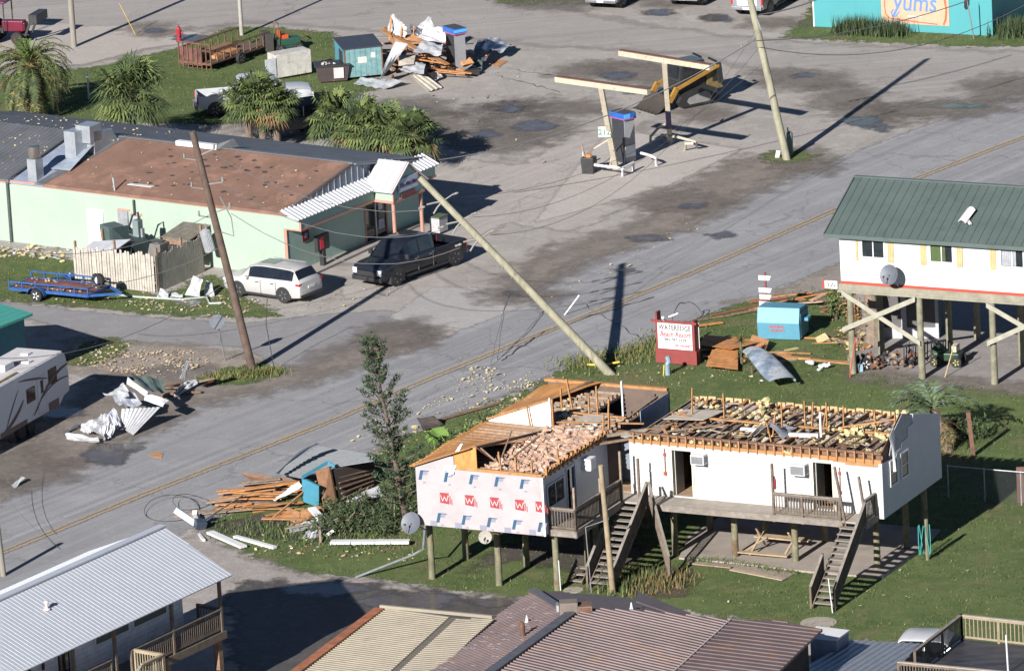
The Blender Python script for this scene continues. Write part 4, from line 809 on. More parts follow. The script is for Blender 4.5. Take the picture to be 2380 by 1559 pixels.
w_ = MB(); wall(w_, (0, 0), (12.8, 0), 4.38, 6.72, .12, WHITE, [(1.12, 2.2, 5.62, 6.42), (4.45, 5.6, 5.62, 6.42), (7.88, 9.05, 5.62, 6.42), (11.2, 12.3, 5.62, 6.42)]); gh.part('wall', w_, label='bright white front wall with shuttered windows')
w_ = MB(); w_.extr([(.0, .13, 4.38), (0, 7, 4.38), (0, 7, 6.6), (0, 3.45, 8.3), (0, .13, 6.75)], (.12, 0, 0), WHITE); gh.part('wall', w_)
w_ = MB(); w_.box(.13, 12.8, 6.88, 7, 4.38, 6.6, WHITE); gh.part('wall', w_)
w_ = MB(); w_.box(-.02, 12.8, -.03, .0, 4.24, 4.40, M('red_band', (.42,.05,.03), .5, var=.1)); gh.part('red_band', w_)
w_ = MB(); w_.box(0, 12.8, .01, 6.9, 4.0, 4.36, W_DARK); w_.box(-.12, 12.8, -.12, -.03, 3.93, 4.28, M('beam_weathered', (.24,.22,.17), .9, var=.2, scale=2)); w_.box(-.14, 12.8, -.16, -.12, 3.88, 3.98, M('beam_weathered', (.24,.22,.17), .9)); gh.part('floor_beam', w_)
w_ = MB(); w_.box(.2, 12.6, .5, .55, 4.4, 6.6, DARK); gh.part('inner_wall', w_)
CUR = M('grey_curtain', (.30,.31,.33), .9, lines=(0, .09, .02))
for k, cx in enumerate((1.66, 5.02, 8.46, 11.75)):
    wn = window(gh, None, (cx, .0, 6.02), 1.05, .78, (0, -1), vertical=True, depth=.05, pane=GLS, fw=.09, curtain=None if k == 0 else (M('green_curtain', (.06,.09,.03), .9) if k == 1 else CUR))
CRM = M('cream_shutter', (.44,.34,.17), .6, lines=(0, .11, .01))
for x0, wd in ((.80, .12), (2.38, .30), (3.98, .30), (5.76, .30), (7.38, .30), (9.2, .3)):
    w_ = MB(); w_.box(x0, x0+wd, -.05, -.003, 5.42, 6.5, CRM); gh.part('shutter', w_)
for (x, y) in [(.41,.0),(3.83,.0),(7.38,.0),(10.9,.0),(.41,3.4),(3.83,3.4),(7.38,3.4),(10.9,3.4),(.41,6.8),(3.83,6.8),(7.38,6.8),(10.9,6.8)]:
    w_ = MB(); w_.tube([(x, y+.02, -.1), (x, y+.02, 2), (x, y+.02, 4.0)], [.17,.155,.15], M('grey_piling', (.19,.18,.125), .9, var=.3, scale=2.5), 9); gh.part('piling', w_, smooth=.8)
for (a, b) in [((.1, 3.9), (3.9, 1.75)), ((.1, 2.15), (3.75, 3.85)), ((7.2, 3.8), (11.0, 1.9)), ((7.2, 2.0), (11, 3.9))]:
    dy = -.20 if a[1] > b[1] else -.26
    w_ = MB(); w_.beam((a[0], dy, a[1]), (b[0], dy, b[1]), .05, .24, M('brace_timber', (.30,.29,.23), .9, var=.15), up=(0, 1, 0)) if False else w_.extr([(a[0], dy, a[1]-.12), (b[0], dy, b[1]-.12), (b[0], dy, b[1]+.12), (a[0], dy, a[1]+.12)], (0, -.05, 0), M('brace_timber', (.30,.29,.23), .9, var=.15)); gh.part('cross_brace', w_)
w_ = MB(); w_.surf(lambda s, t: (5.5+.5*s+.15*t, .9-.3*s+.9*t, 7.32+.42*t+.12*math.sin(3*s)), 3, 3, .03, M('white_scrap', (.6,.55,.55), .6)); w_.beam((5.9, 1.0, 7.42), (6.2, .7, 7.28), .14, .06, M('white_scrap', (.6,.55,.55), .6))
o = solo('roof_scrap', 'bent white strip lying on the dark green roof', 'scrap', w_, (15.17, 304.09, 0), R(-26.3))
q = MB(); q.box(-.75, -.1, -.22, -.17, 4.05, 4.42, WHITE); q.box(-.82, -.73, -.23, -.16, 4.03, 4.46, M('red_band', (.42,.05,.03), .5)); o = solo('address_sign', 'small white sign with a red edge on the house corner', 'sign', q, (15.17, 304.09, 0), R(-26.3))
text_mesh('lettering', '3W', .3, BLACKP, o, (-.4, -.225, 4.12), (R(90), 0, 0), th=.004)
# cabin under the house
cb = Thing('storage_cabin', 'pale grey storage cabin with large dark panels under the green roofed house', 'shed', at(2105, 800, 0)+Vector((0, 1.0, 0)), R(-12))
LG = M('pale_grey_panel', (.38,.38,.40), .6, var=.1)
q = MB(); q.box(-1.5, 1.6, 0, 2.0, 0, 2.3, M('dark_grey_panel', (.09,.085,.085), .6)); cb.part('panel', q)
q = MB(); q.box(-1.55, 1.65, -.05, -.001, 0, .55, LG); q.box(-1.55, 1.65, -.05, -.001, 2.1, 2.35, LG); q.box(-.1, .15, -.05, -.001, .55, 2.1, LG); q.box(-1.55, -1.4, -.05, -.001, .55, 2.1, LG); q.box(1.5, 1.65, -.05, -.001, .55, 2.1, LG); cb.part('frame', q)
# ================= WHITE-ROOFED HOUSE (bottom left) =================
wh = Thing('porch_house', 'raised house with white corrugated roof and a railed wooden porch', 'building', at(540, 1335, 5.0)*1.0, R(54.6)); wh.root.location.z = 0
wh.M = Matrix.Translation(wh.root.location) @ Matrix.Rotation(R(54.6), 4, 'Z'); wh.Mi = wh.M.inverted()
WRF = M('white_corrugated_roof', (.43,.45,.49), .4, .05, var=.04, scale=1)
q = MB(); ribbed(q, [(-22, 0, 5.0), (.0, 0, 5.0), (.3, 3.6, 6.5), (-22, 3.6, 6.5)], (0, 1, .415), .23, .06, .010, WRF, th=.05); q.box(-22, .32, 3.42, 3.78, 6.47, 6.54, WRF); wh.part('roof', q, label='near slope of the white roof')
q = MB(); ribbed(q, [(-22, 3.61, 6.5), (.3, 3.61, 6.5), (.0, 7.3, 5.0), (-22, 7.3, 5.0)], (0, 1, -.415), .23, .06, .010, WRF, th=.05); wh.part('roof', q)
q = MB(); wall(q, (-22, 1.6), (-1.3, 1.6), 2.7, 4.95, .12, M('house_white_siding', (.60,.62,.66), .6, lines=(2,.2,.006)), [(12.6, 13.5, 2.75, 4.85), (15.0, 17.2, 3.9, 4.6), (17.5, 19.6, 3.9, 4.6)]); q.box(-1.3, -1.18, 1.72, 6.8, 2.7, 5.0, M('house_white_siding', (.60,.62,.66), .6)); wh.part('wall', q)
for cx in (-5.9, -3.45): window(wh, None, (cx, 1.6, 4.25), 2.1, .66, (0, -1), pane=M('screened_glass', (.10,.12,.11), .4), sash=False)
q = MB(); q.box(-9.4, -8.5, 1.68, 1.75, 2.75, 4.85, glass('dark_door', (.02,.025,.03))); q.box(-9.48, -9.4, 1.55, 1.6, 2.75, 4.9, WHITE); wh.part('door', q)
q = MB(); q.box(-22, -.3, .32, 6.9, 2.5, 2.70, W_GREY); q.box(-22, -.26, .26, .32, 2.40, 2.72, W_RAIL); q.box(-.3, -.24, .3, 1.6, 2.4, 2.72, W_RAIL); wh.part('porch_deck', q)
for x in (-.45, -3.6, -7.3, -9.9, -14.0, -18.0):
    q = MB(); q.box(x-.06, x+.06, .30, .42, 2.5, 5.0, W_RAIL); wh.part('porch_post', q)
railing(wh, None, [(-.45, .36), (-3.6, .36), (-6.3, .36)], 2.72, bal=.13); railing(wh, None, [(-7.6, .36), (-9.9, .36), (-14, .36)], 2.72, bal=.13); railing(wh, None, [(-.4, .4), (-.4, 1.55)], 2.72, bal=.13)
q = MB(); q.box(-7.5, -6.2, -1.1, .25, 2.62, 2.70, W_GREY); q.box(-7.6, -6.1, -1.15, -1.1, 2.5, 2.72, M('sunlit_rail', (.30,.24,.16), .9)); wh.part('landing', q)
PR = M('sunlit_railing_lumber', (.30,.25,.17), .9, var=.2)  # landing rails: railing lumber with sunlight put into a paler colour
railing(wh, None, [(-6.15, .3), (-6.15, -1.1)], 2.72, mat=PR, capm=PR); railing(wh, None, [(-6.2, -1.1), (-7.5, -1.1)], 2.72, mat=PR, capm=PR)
q = MB(); q.beam((-7.5, -1.1, 3.67), (-10, -1.1, 1.8), .1, .05, W_GREY); q.beam((-7.5, -.1, 2.6), (-11, -.1, 0), .05, .25, W_RAIL); q.beam((-7.5, -1.1, 2.6), (-11, -1.1, 0), .05, .25, W_RAIL)
for k in range(12): q.box(-7.6-.27*k, -7.35-.27*k, -1.1, -.1, 2.45-.2*k, 2.5-.2*k, W_GREY)
for k in range(16): q.box(-7.6-.15*k, -7.565-.15*k, -1.12, -1.08, 2.6-.112*k, 3.6-.112*k, W_RAIL)
wh.part('staircase', q)
for x in (-.6, -4, -7.4, -11, -15):
    for y in (.5, 3.6, 6.7):
        q = MB(); q.box(x-.13, x+.13, y-.13, y+.13, 0, 2.5, W_DARK); wh.part('piling', q)
q = MB(); q.lathe([(.16,0),(.14,.05),(.06,.06),(.06,.25),(.1,.27),(.09,.36),(.02,.38)], (-9.05, 2.2, 5.9), M('vent_white_rust', (.6,.5,.45), .6), 10); wh.part('roof_vent', q, smooth=.6)
q = MB(); q.lathe([(.0,0),(.09,.02),(.09,.5),(.03,.6)], (-11.2, 1.5, 3.6), P('dark_red_extinguisher', (.10,.02,.02)), 8); q.box(-10.35, -10.25, 1.52, 1.6, 3.9, 4.5, P('dark_red_extinguisher', (.10,.02,.02))); wh.part('fire_extinguisher', q)
# ================= BROWN-ROOFED BUILDING =================
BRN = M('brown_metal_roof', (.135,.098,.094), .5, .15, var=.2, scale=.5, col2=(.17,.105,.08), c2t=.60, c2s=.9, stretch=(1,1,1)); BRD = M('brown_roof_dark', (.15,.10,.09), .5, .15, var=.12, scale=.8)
CAPM = M('ridge_cap_metal', (.12,.12,.13), .5, .3, var=.2)
A = at(1325, 1428, 5.5); B = at(1120, 1577, 5.5); rd = (B-A).normalized(); px_ = Vector((rd.y, -rd.x, 0)); px_ = px_ if px_.x > 0 else -px_
br = Thing('brown_roofed_building', 'building with large weathered brown ribbed metal roof and dark ridge caps', 'building', (A.x, A.y, 0), 0)
def Lb(p): return br.Mi @ p
plW = plane3(A, B, A-px_*6+Vector((0,0,-1.9))); plE = plane3(A, B, A+px_*9+Vector((0,0,-1.25)))
W1 = [onp(u, v, plW) for u, v in ((1325,1428), (1100,1590), (930,1620), (1000,1555), (1090,1478), (1160,1425), (1233,1376))]
q = MB(); ribbed(q, [Lb(p) for p in W1], -px_, .30, .06, .025, BRN, th=.08); br.part('roof', q, label='west slope dotted with pale scraps')
E1 = [onp(u, v, plE) for u, v in ((1325,1432), (1370,1412), (1500,1418), (1700,1438), (1545,1580), (1120,1582))]
q = MB(); ribbed(q, [Lb(p) for p in E1], px_, .27, .11, .04, BRN, th=.08, m2=BRN); br.part('roof', q, label='broad middle slope of brown ribs')
C1, C2 = onp(1700,1438,plE), onp(1545,1580,plE); plF = plane3(C1, C2, C1+px_*7+Vector((0,0,-.35)))
F1 = [onp(u, v, plF) for u, v in ((1700,1438), (1812,1442), (1912,1461), (1860,1510), (1790,1580), (1547,1580))]
q = MB(); ribbed(q, [Lb(p) for p in F1], px_-rd*.05, .40, .12, .03, BRN, th=.1); q.beam(Lb(C1)+Vector((0,0,.03)), Lb(C2)+Vector((0,0,.03)), .05, .03, M('seam_screws', (.4,.36,.34), .5)); br.part('roof', q, label='right end slope of brown ribs')
q = MB(); q.beam(Lb(A)+Vector((0,0,.06)), Lb(B)+Vector((0,0,.06)), .42, .07, CAPM); ap = onp(1237, 1371, plW); q.beam(Lb(A)+Vector((0,0,.05)), Lb(ap)+Vector((0,0,.05)), .35, .06, CAPM); br.part('ridge_cap', q)
plN = plane3(ap, A, ap+Vector((6, 2.2, -1.35)))
N1 = [onp(u, v, plN) for u, v in ((1237,1371), (1325,1428), (1368,1410), (1500,1418), (1597,1427), (1482,1392), (1390,1382))]
q = MB(); ribbed(q, [Lb(p) for p in N1], Vector((6, 2.2, -1.35)), .3, .06, .025, M('shaded_brown_metal', (.07,.065,.075), .5, .2), th=.06); br.part('roof', q, label='dark slope facing away')  # same brown roof metal, shade of the averted slope painted in as navy
plM = plane3(at(1483,1374,4.6), at(1605,1425,4.4), at(1470,1395,4.9)); M1 = [onp(u, v, plM) for u, v in ((1483,1374), (1605,1424), (1560,1424), (1478,1396))]
q = MB(); q.extr([Lb(p) for p in M1], (0,0,-.05), BRN); br.part('roof', q, label='small brown piece behind the dark slope')
q = MB(); wl = [Lb(onp(u, v, plF)) for u, v in ((1895,1465), (1852,1508), (1780,1580))]
for a, b in zip(wl[:-1], wl[1:]): q.extr([a-Vector((.3,0,.15)), b-Vector((.3,0,.15)), Vector((b.x-.3, b.y, 0)), Vector((a.x-.3, a.y, 0))], (-.15, 0, 0), DARK)
q.box(-1.0, 8.5, -5.5, -.8, 0, 3.3, M('building_brown_wall', (.15,.11,.09), .8)); br.part('wall', q)
q = MB(); p = Lb(onp(1322, 1412, plE)); q.box(p.x-.35, p.x+.35, p.y-.3, p.y+.3, p.z-.3, p.z+.28, M('chimney_stone', (.16,.13,.11), .8)); q.box(p.x+.35, p.x+.9, p.y-.35, p.y+.35, p.z-.25, p.z+.12, RUST); q.box(p.x-.5, p.x-.36, p.y-.2, p.y+.2, p.z-.1, p.z+.2, GALV); br.part('chimney', q, bevel=.03)
for (u, v, m_, pl_) in ((1215, 1478, RUST, plW),):
    p = Lb(onp(u, v, pl_)); q = MB(); q.tube([p-Vector((0,0,.1)), p+Vector((0,0,.5)), p+Vector((-.08,0,.55))], .1, m_, 8); br.part('roof_pipe', q)
for (u, v, pl_) in ((1225, 1445, plW), (1468, 1415, plN)):
    p = Lb(onp(u, v, pl_)); q = MB(); q.lathe([(.09,0),(.06,.08),(.02,.28)], p, WHITE, 8); br.part('roof_vent', q)
rr = random.Random(12); q = MB()
for i in range(80):
    u = rr.uniform(1010, 1290); v = rr.uniform(1400, 1555)
    if v < 1376+(1233-u)*.76+12 or v > 1428+(1325-u)*.72-6: continue
    p = Lb(onp(u, v, plW)); d = px_*rr.uniform(.08, .22); n_ = plW[1] if plW[1].z > 0 else -plW[1]
    q.extr([p-d+n_*.03, p+d+n_*.03, p+d+rd*.05+n_*.03, p-d+rd*.05+n_*.03], n_*.012, M('pale_flecks', (.30,.25,.235), .7))
tag(br.part('paint_flecks', q), kind='stuff')
# ================= BEIGE-ROOFED BUILDING =================
BEI = M('beige_ribbed_roof', (.29,.255,.195), .55, .05, var=.1, scale=.9, col2=(.24,.205,.15), c2t=.64)
be = Thing('beige_roofed_building', 'low building with beige corrugated roof and an orange rusty edge strip', 'building', at(888, 1410, 3.8)*1.0, 0); be.root.location.z = 0; be.M = Matrix.Translation(be.root.location); be.Mi = be.M.inverted()
plA = plane3(at(1045,1432,4.0), at(900,1565,4.0), at(885,1411,3.75)); plB = plane3(at(1062,1437,4.05), at(925,1565,4.05), at(1145,1437,4.25))
def Le(p): return be.Mi @ p
Q = [onp(u, v, plA) for u, v in ((888,1411), (1046,1432), (885,1580), (675,1580), (700,1556))]; rdir = Q[1]-Q[0]
q = MB(); ribbed(q, [Le(p) for p in Q], rdir, .21, .10, .035, BEI, th=.06); be.part('roof', q, label='beige ribbed roof panel')
Q2 = [onp(u, v, plB) for u, v in ((1062,1437), (1150,1437), (1095,1485), (1000,1580), (905,1580))]
q = MB(); ribbed(q, [Le(p) for p in Q2], rdir, .21, .10, .03, BEI, th=.06); be.part('roof', q, label='narrow beige strip beside the brown roof')
q = MB(); q.beam(Le(at(1056,1436,3.95)), Le(at(895,1580,3.95)), .45, .06, M('gutter_dirt', (.14,.12,.10), .9)); be.part('valley_gutter', q)
q = MB(); q.beam(Le(at(882,1414,3.8)), Le(at(672,1572,3.8)), .42, .10, M('rust_orange_edge', (.32,.12,.06), .7, var=.3)); q.beam(Le(at(884,1408,3.88)), Le(at(1145,1433,4.1)), .12, .12, BEI); be.part('edge_strip', q)
q = MB(); c_ = Le(at(960, 1500, 3.5)); q.extr([Le(onp(u, v, plA))-Vector((0,0,.2)) for u, v in ((900,1420), (1140,1445), (1000,1570), (700,1570))], (0, 0, -3.4), M('building_dark_wall', (.10,.09,.09), .8)); be.part('wall', q)
# ================= GREY CORRUGATED ROOF, PARAPET, DECK =================
gr = Thing('lean_to_shed', 'grey corrugated lean-to roof between the brown roof and the railed deck', 'shed', at(1970, 1487, 2.6)*1.0, 0); gr.root.location.z = 0; gr.M = Matrix.Translation(gr.root.location); gr.Mi = gr.M.inverted()
plG = plane3(at(1970,1487,2.6), at(2135,1495,2.6), at(1864,1560,2.8)); Q = [onp(u, v, plG) for u, v in ((1970,1487), (2135,1495), (2062,1580), (1822,1580))]
q = MB(); ribbed(q, [gr.Mi @ p for p in Q], Q[3]-Q[0], .30, .16, .05, M('blue_grey_corrugated', (.27,.29,.32), .4, .35, var=.1), th=.04); gr.part('roof', q)
q = MB(); q.extr([gr.Mi @ (onp(u, v, plG)-Vector((0,0,.15))) for u, v in ((1975,1492), (2125,1499), (2062,1580), (1830,1580))], (0, 0, -2.3), DARK); gr.part('wall', q)
pb = [at(1897,1454,3.2), at(1975,1463,3.2), at(1945,1485,3.2), at(1880,1478,3.2)]
q = MB(); q.extr(pb, (0,0,-.08), WHITE); o = solo('flat_roofed_shed', 'small shed with flat white roof tucked behind the brown roof corner', 'shed', q); q = MB(); q.extr([p+(Vector((1935, 0, 0))*0)+((sum(pb, Vector())/4-p)*.06)-Vector((0,0,.085)) for p in pb], (0,0,-3.1), M('shed_grey_wall', (.25,.27,.30), .7)); q.build('wall', o); o2 = o
dkz = 3.0; dk = Thing('roof_deck', 'raised dark wet deck enclosed by weathered wooden railings', 'deck', at(2236, 1485, dkz)*1.0, 0); dk.root.location.z = 0; dk.M = Matrix.Translation(dk.root.location); dk.Mi = dk.M.inverted()
K0, K1, K2 = dk.L(2236,1485,dkz), dk.L(2450,1509,dkz), dk.L(2100,1592,dkz); e1 = (K1-K0); e2 = (K2-K0)
q = MB(); q.extr([K0, K0+e1, K0+e1+e2, K0+e2], (0,0,-.12), M('wet_dark_deck', (.045,.045,.05), .45, var=.5, scale=.8, stretch=(1,4,1))); dk.part('deck_floor', q)
railing(dk, None, [(K0.x, K0.y), ((K0+e1*.4).x, (K0+e1*.4).y), ((K0+e1*.8).x, (K0+e1*.8).y)], dkz, h=1.0, bal=.17, mat=M('pale_rail', (.25,.20,.14), .9), capm=M('grey_cap_rail', (.30,.26,.22), .9)); railing(dk, None, [(K0.x, K0.y), ((K0+e2*.33).x, (K0+e2*.33).y), ((K0+e2*.58).x, (K0+e2*.58).y), ((K0+e2*.8).x, (K0+e2*.8).y)], dkz, h=1.0, bal=.12)
ka = dk.L(2087, 1537, dkz+1.0); kb = dk.L(2360, 1563, dkz+1.0); ka.z = kb.z = dkz; railing(dk, None, [(ka.x, ka.y), (kb.x, kb.y)], dkz, h=1.0, bal=.12, capm=M('grey_cap_rail', (.30,.26,.22), .9))
for f in ((0,0),(.5,0),(0,.8),(.5,.8)):
    p = K0+e1*f[0]+e2*f[1]; q = MB(); q.box(p.x+.05, p.x+.25, p.y-.25, p.y-.05, 0, dkz-.12, W_DARK); dk.part('deck_post', q)
q = MB(); a = at(2345, 1590, dkz-.5); b = at(2338, 1475, dkz+1.6); q.tube([a, b], .035, WHITE, 8); q.tube([a-Vector((0,0,2.5)), a], .04, GALV, 8); solo('antenna_pole', 'thin white pole standing behind the deck railing', 'pole', q)
# ================= TEAL ROOF (left edge) and MURAL BUILDING =================
te = Thing('teal_roofed_building', 'building at the picture edge with a flat teal metal roof', 'building', at(0, 760, 3.2)*1.0, 0); te.root.location.z = 0; te.M = Matrix.Translation(te.root.location); te.Mi = te.M.inverted()
q = MB(); Q = [te.L(u, v, 3.3) for u, v in ((76,728), (-160,820), (-330,700), (-60,685))]; Q[3] = te.L(-60, 687, 3.3); ribbed(q, Q, Q[1]-Q[0], .5, .04, .02, M('teal_metal_roof', (.065,.31,.255), .5, .1, var=.08), th=.12); te.part('roof', q)
q = MB(); Q = [te.L(u, v, 3.15) for u, v in ((55,729), (-150,812), (-320,703), (-60,692))]; q.extr(Q, (0,0,-3.15), M('teal_wall', (.03,.16,.20), .6)); te.part('wall', q)
mu = Thing('mural_building', 'turquoise building with a painted peach mural on its wall', 'building', (17.77, 374.94, 0), R(-26.3))
TQ = M('turquoise_paint', (.05,.25,.27), .6, var=.04, scale=1)
q = MB(); q.box(0, 10.75, 0, .15, 0, 4.2, TQ); mu.part('wall', q, label='turquoise wall carrying the mural'); q = MB(); q.box(10.60, 10.75, .15, 7, 0, 4.2, TQ); mu.part('wall', q); q = MB(); q.box(0, .15, .15, 7, 0, 4.2, TQ); q.box(-.3, 11, -.3, 7.3, 4.2, 4.35, WHITE); mu.part('roof', q)
q = MB(); q.box(.005, .08, -.03, .0, 0, 4.2, WHITE); mu.part('corner_trim', q); q = MB(); q.box(4.15, 8.2, -.03, -.003, .45, 3.2, M('mural_peach', (.42,.30,.20), .7, var=.08)); mo_ = mu.part('mural', q)
q = MB(); BM = M('mural_brown', (.35,.10,.05), .7)
def arc(pts, m_, mb_, w0=.07): 
    for a, b in zip(pts[:-1], pts[1:]): mb_.beam((a[0], -.036, a[1]), (b[0], -.036, b[1]), .008, w0, m_) if abs(b[0]-a[0]) > abs(b[1]-a[1])*.3 else mb_.extr([(a[0]-w0/2, -.04, a[1]), (a[0]+w0/2, -.04, a[1]), (b[0]+w0/2, -.04, b[1]), (b[0]-w0/2, -.04, b[1])], (0, .006, 0), m_)
arc([(4.5, 2.9), (4.4, 2.1), (4.36, 1.5), (4.4, 1.0), (4.6, .75), (5.5, .66), (6.5, .58), (7.5, .52)], BM, q, .06); arc([(7.85, .5), (8.0, .85), (8.05, 1.4), (7.95, 2.1), (7.7, 2.9)], BM, q, .12); mu.part('mural_border', q, mo_)
text_mesh('lettering', 'yums', 1.75, P('mural_blue', (.10,.19,.42)), mo_, (6.15, -.036, 1.22), (R(90), 0, 0), th=.006, shear=.15, bold=.012, font_scale=(.72, .85))
q = MB(); arc([(5.25, 1.15), (5.0, .85), (4.8, .85), (4.75, 1.1), (4.9, 1.25)], P('mural_blue', (.10,.19,.42)), q, .07); q.box(5.7, 6.6, -.04, -.034, .88, .94, P('mural_blue2', (.45,.48,.58))); mu.part('mural_flourish', q, mo_)
# ================= VEHICLES =================
TYRE = M('tyre_rubber', (.018,.018,.018), .8, var=.3); RIM = M('alloy_rim', (.30,.31,.33), .35, .7); CARG = glass('car_glass', (.012,.015,.02), .06)
RED_L = P('tail_light_red', (.45,.02,.02), .25); LAMP = P('head_lamp', (.55,.56,.58), .15); PLATE = P('licence_plate', (.6,.6,.62), .5)
def paint(name, col, r_=.28, metal=.15): return M(name, col, r_, metal, var=.05, spec=.6)
def wheel(T, x, y, r=.39, wd=.26, rim=RIM):
    q = MB(); s = 1 if y > 0 else -1
    q.lathe([(r*.62,-wd/2),(r*.94,-wd/2),(r,-wd/2+.04),(r,wd/2-.04),(r*.94,wd/2),(r*.62,wd/2)], (x, y, r), TYRE, 22, (0, 1, 0)); o = T.part('wheel', q, smooth=.6)
    q = MB(); q.lathe([(r*.62,0),(r*.60,wd/2-.01),(r*.2,wd/2-.05),(.02,wd/2-.03)], (x, y, r), rim, 16, (0, s, 0)); 
    for k in range(5):
        a = 2*PI*k/5; q.beam((x, y+s*(wd/2-.02), r), (x+r*.6*math.cos(a), y+s*(wd/2-.005), r+r*.6*math.sin(a)), .05, .03, rim, up=(0,1,0))
    T.part('rim', q, o, smooth=.6)
def car_body(T, S, pm, glass_rng, roofx, wheels, trim=None, name='body'):
    """S stations: (x, halfwidth, zbottom, zbelt, halfwidth_top, ztop); glass_rng list of (i0,i1) side windows; roofx (i_front_glass, i_rear_glass)"""
    def ring(s):
        x, w_, zb, zt, wt, zr = s
        h = [(.0, zb), (w_*.90, zb), (w_, zb+.30*(zt-zb)), (w_*.985, zt-.10), (w_*.94, zt), (wt, zr-.05), (wt*.88, zr), (0, zr+.015)]
        return h
    q = MB(); vs = []; nr = 8
    for s in S:
        h = ring(s)
        for (y, z) in h: vs.append((s[0], y, z))
        for (y, z) in h[-2:0:-1]: vs.append((s[0], -y, z))
    n = 14; fs = []
    for i in range(len(S)-1):
        for k in range(n): fs.append((i*n+k, i*n+(k+1) % n, (i+1)*n+(k+1) % n, (i+1)*n+k))
    fs += [tuple(range(n))[::-1], tuple((len(S)-1)*n+k for k in range(n))]
    q.add(vs, fs, pm); bo = T.part(name, q, smooth=.55)
    R_ = [ring(s) for s in S]
    def P3(i, k, sgn, f=0): return Vector((S[i][0], sgn*R_[i][k][0], R_[i][k][1]))
    for sgn in (1, -1):
        for (i0, i1) in glass_rng:
            q = MB()
            for i in range(i0, i1):
                a, b, c_, d = P3(i,4,sgn), P3(i+1,4,sgn), P3(i+1,5,sgn), P3(i,5,sgn)
                def sh(p, o, f): return p.lerp(o, f)
                a2, d2 = a.lerp(d, .10), d.lerp(a, .04); b2, c2 = b.lerp(c_, .10), c_.lerp(b, .04)
                if i == i0: a2, d2 = a2.lerp(b2, .06), d2.lerp(c2, .06)
                if i == i1-1: b2, c2 = b2.lerp(a2, .06), c2.lerp(d2, .06)
                q.extr([a2, b2, c2, d2], (0, sgn*.012, .004), CARG)
            T.part('window', q)
    for (i0, i1, nm) in roofx:
        q = MB(); Y = [(5, 1), (6, 1), (7, 1), (6, -1), (5, -1)]
        for (k0, s0), (k1, s1) in zip(Y[:-1], Y[1:]):
            a, b, c_, d = P3(i0,k0,s0), P3(i1,k0,s0), P3(i1,k1,s1), P3(i0,k1,s1)
            a, b, c_, d = a.lerp(b,.07), b.lerp(a,.05), c_.lerp(d,.05), d.lerp(c_,.07)
            nn = (b-a).cross(d-a).normalized(); nn = nn if nn.z > 0 else -nn
            if k0 == 5: a, b = a.lerp(d, .1), b.lerp(c_, .1)
            if k1 == 5: c_, d = c_.lerp(b, .1), d.lerp(a, .1)
            q.extr([a, b, c_, d], nn*.012, CARG)
        T.part(nm, q)
    return bo, P3
def arches(T, xs, w, r, y_in=.35):
    for x in xs:
        for s in (1, -1):
            q = MB(); pts = [(x+(r+.07)*math.cos(t), 0, r+(r+.07)*math.sin(t)) for t in [PI*k/12 for k in range(13)]]+[(x-(r+.07), 0, .22), (x+(r+.07), 0, .22)]
            q.extr([(a, s*(w-y_in), z) for a, b, z in pts], (0, s*(y_in+.006), 0), BLACKP); T.part('wheel_arch', q)
def suv():
    near = (at(661,706)+at(551,689))/2; hd = R(143)
    T = Thing('suv', 'white sport utility vehicle parked on the grass beside the mint green shop', 'car', (near.x+.58, near.y+.72, 0), hd)
    S = [(-2.44,.74,.45,.80,.66,.86),(-2.40,.88,.36,1.02,.76,1.08),(-2.28,.92,.33,1.10,.76,1.20),(-1.98,.95,.30,1.10,.68,1.62),(-1.75,.955,.28,1.10,.69,1.69),(-1.1,.96,.27,1.09,.70,1.72),(-.1,.96,.27,1.07,.71,1.73),(.45,.96,.27,1.06,.69,1.68),(.75,.955,.27,1.06,.68,1.60),(1.32,.95,.28,1.05,.74,1.10),(1.85,.93,.28,1.0,.76,1.03),(2.25,.88,.32,.92,.72,.95),(2.43,.74,.36,.72,.62,.76)]
    bo, P3 = car_body(T, S, paint('pearl_white_paint', (.45,.44,.43)), [(3,8)], [(9,8,'windscreen'),(2,3,'rear_window')], None)
    arches(T, (-1.40, 1.39), .955, .38)
    for x in (-1.40, 1.39):
        for y in (.83, -.83): wheel(T, x, y)
    for s in (1, -1):
        q = MB(); q.obox((-2.30, s*.80, 1.0), (.22,.30,.10), (0,0,0), RED_L); T.part('tail_light', q, bevel=.02)
        q = MB(); q.obox((2.24, s*.72, .80), (.26,.26,.12), (0,0,0), LAMP); T.part('headlight', q, bevel=.02)
        q = MB(); q.obox((.75, s*1.03, 1.10), (.14,.18,.13), (0,0,0), paint('pearl_white_paint', (.45,.44,.43))); T.part('mirror', q, bevel=.02)
        q = MB(); q.beam((-1.7, s*.66, 1.72), (.3, s*.67, 1.74), .03, .03, GALV); T.part('roof_rail', q)
    q = MB(); q.box(-2.46, -2.42, -.26, .26, .72, .86, PLATE); T.part('number_plate', q)
    for s in (1, -1):
        q = MB(); q.box(-.95, .95, s*.955-.02, s*.955+.02, .25, .36, BLACKP); T.part('sill', q)
        for (x0, x1) in ((-.98, -.08), (-.05, .85)):
            q = MB(); q.box(x0, x0+.02, s*.965-.006, s*.965+.006, .38, 1.02, M('seam_grey', (.12,.12,.12), .6)); q.box(x0+.12, x0+.32, s*.965-.02, s*.965+.02, .90, .94, CHROME); T.part('door_handle', q)
    q = MB(); q.box(-2.46, -2.38, -.85, .85, .33, .48, BLACKP); T.part('bumper', q, bevel=.02)
    q = MB(); q.box(-.5, .35, -.40, .40, 1.745, 1.755, glass('sunroof', (.06,.07,.08))); T.part('sunroof', q)
suv()
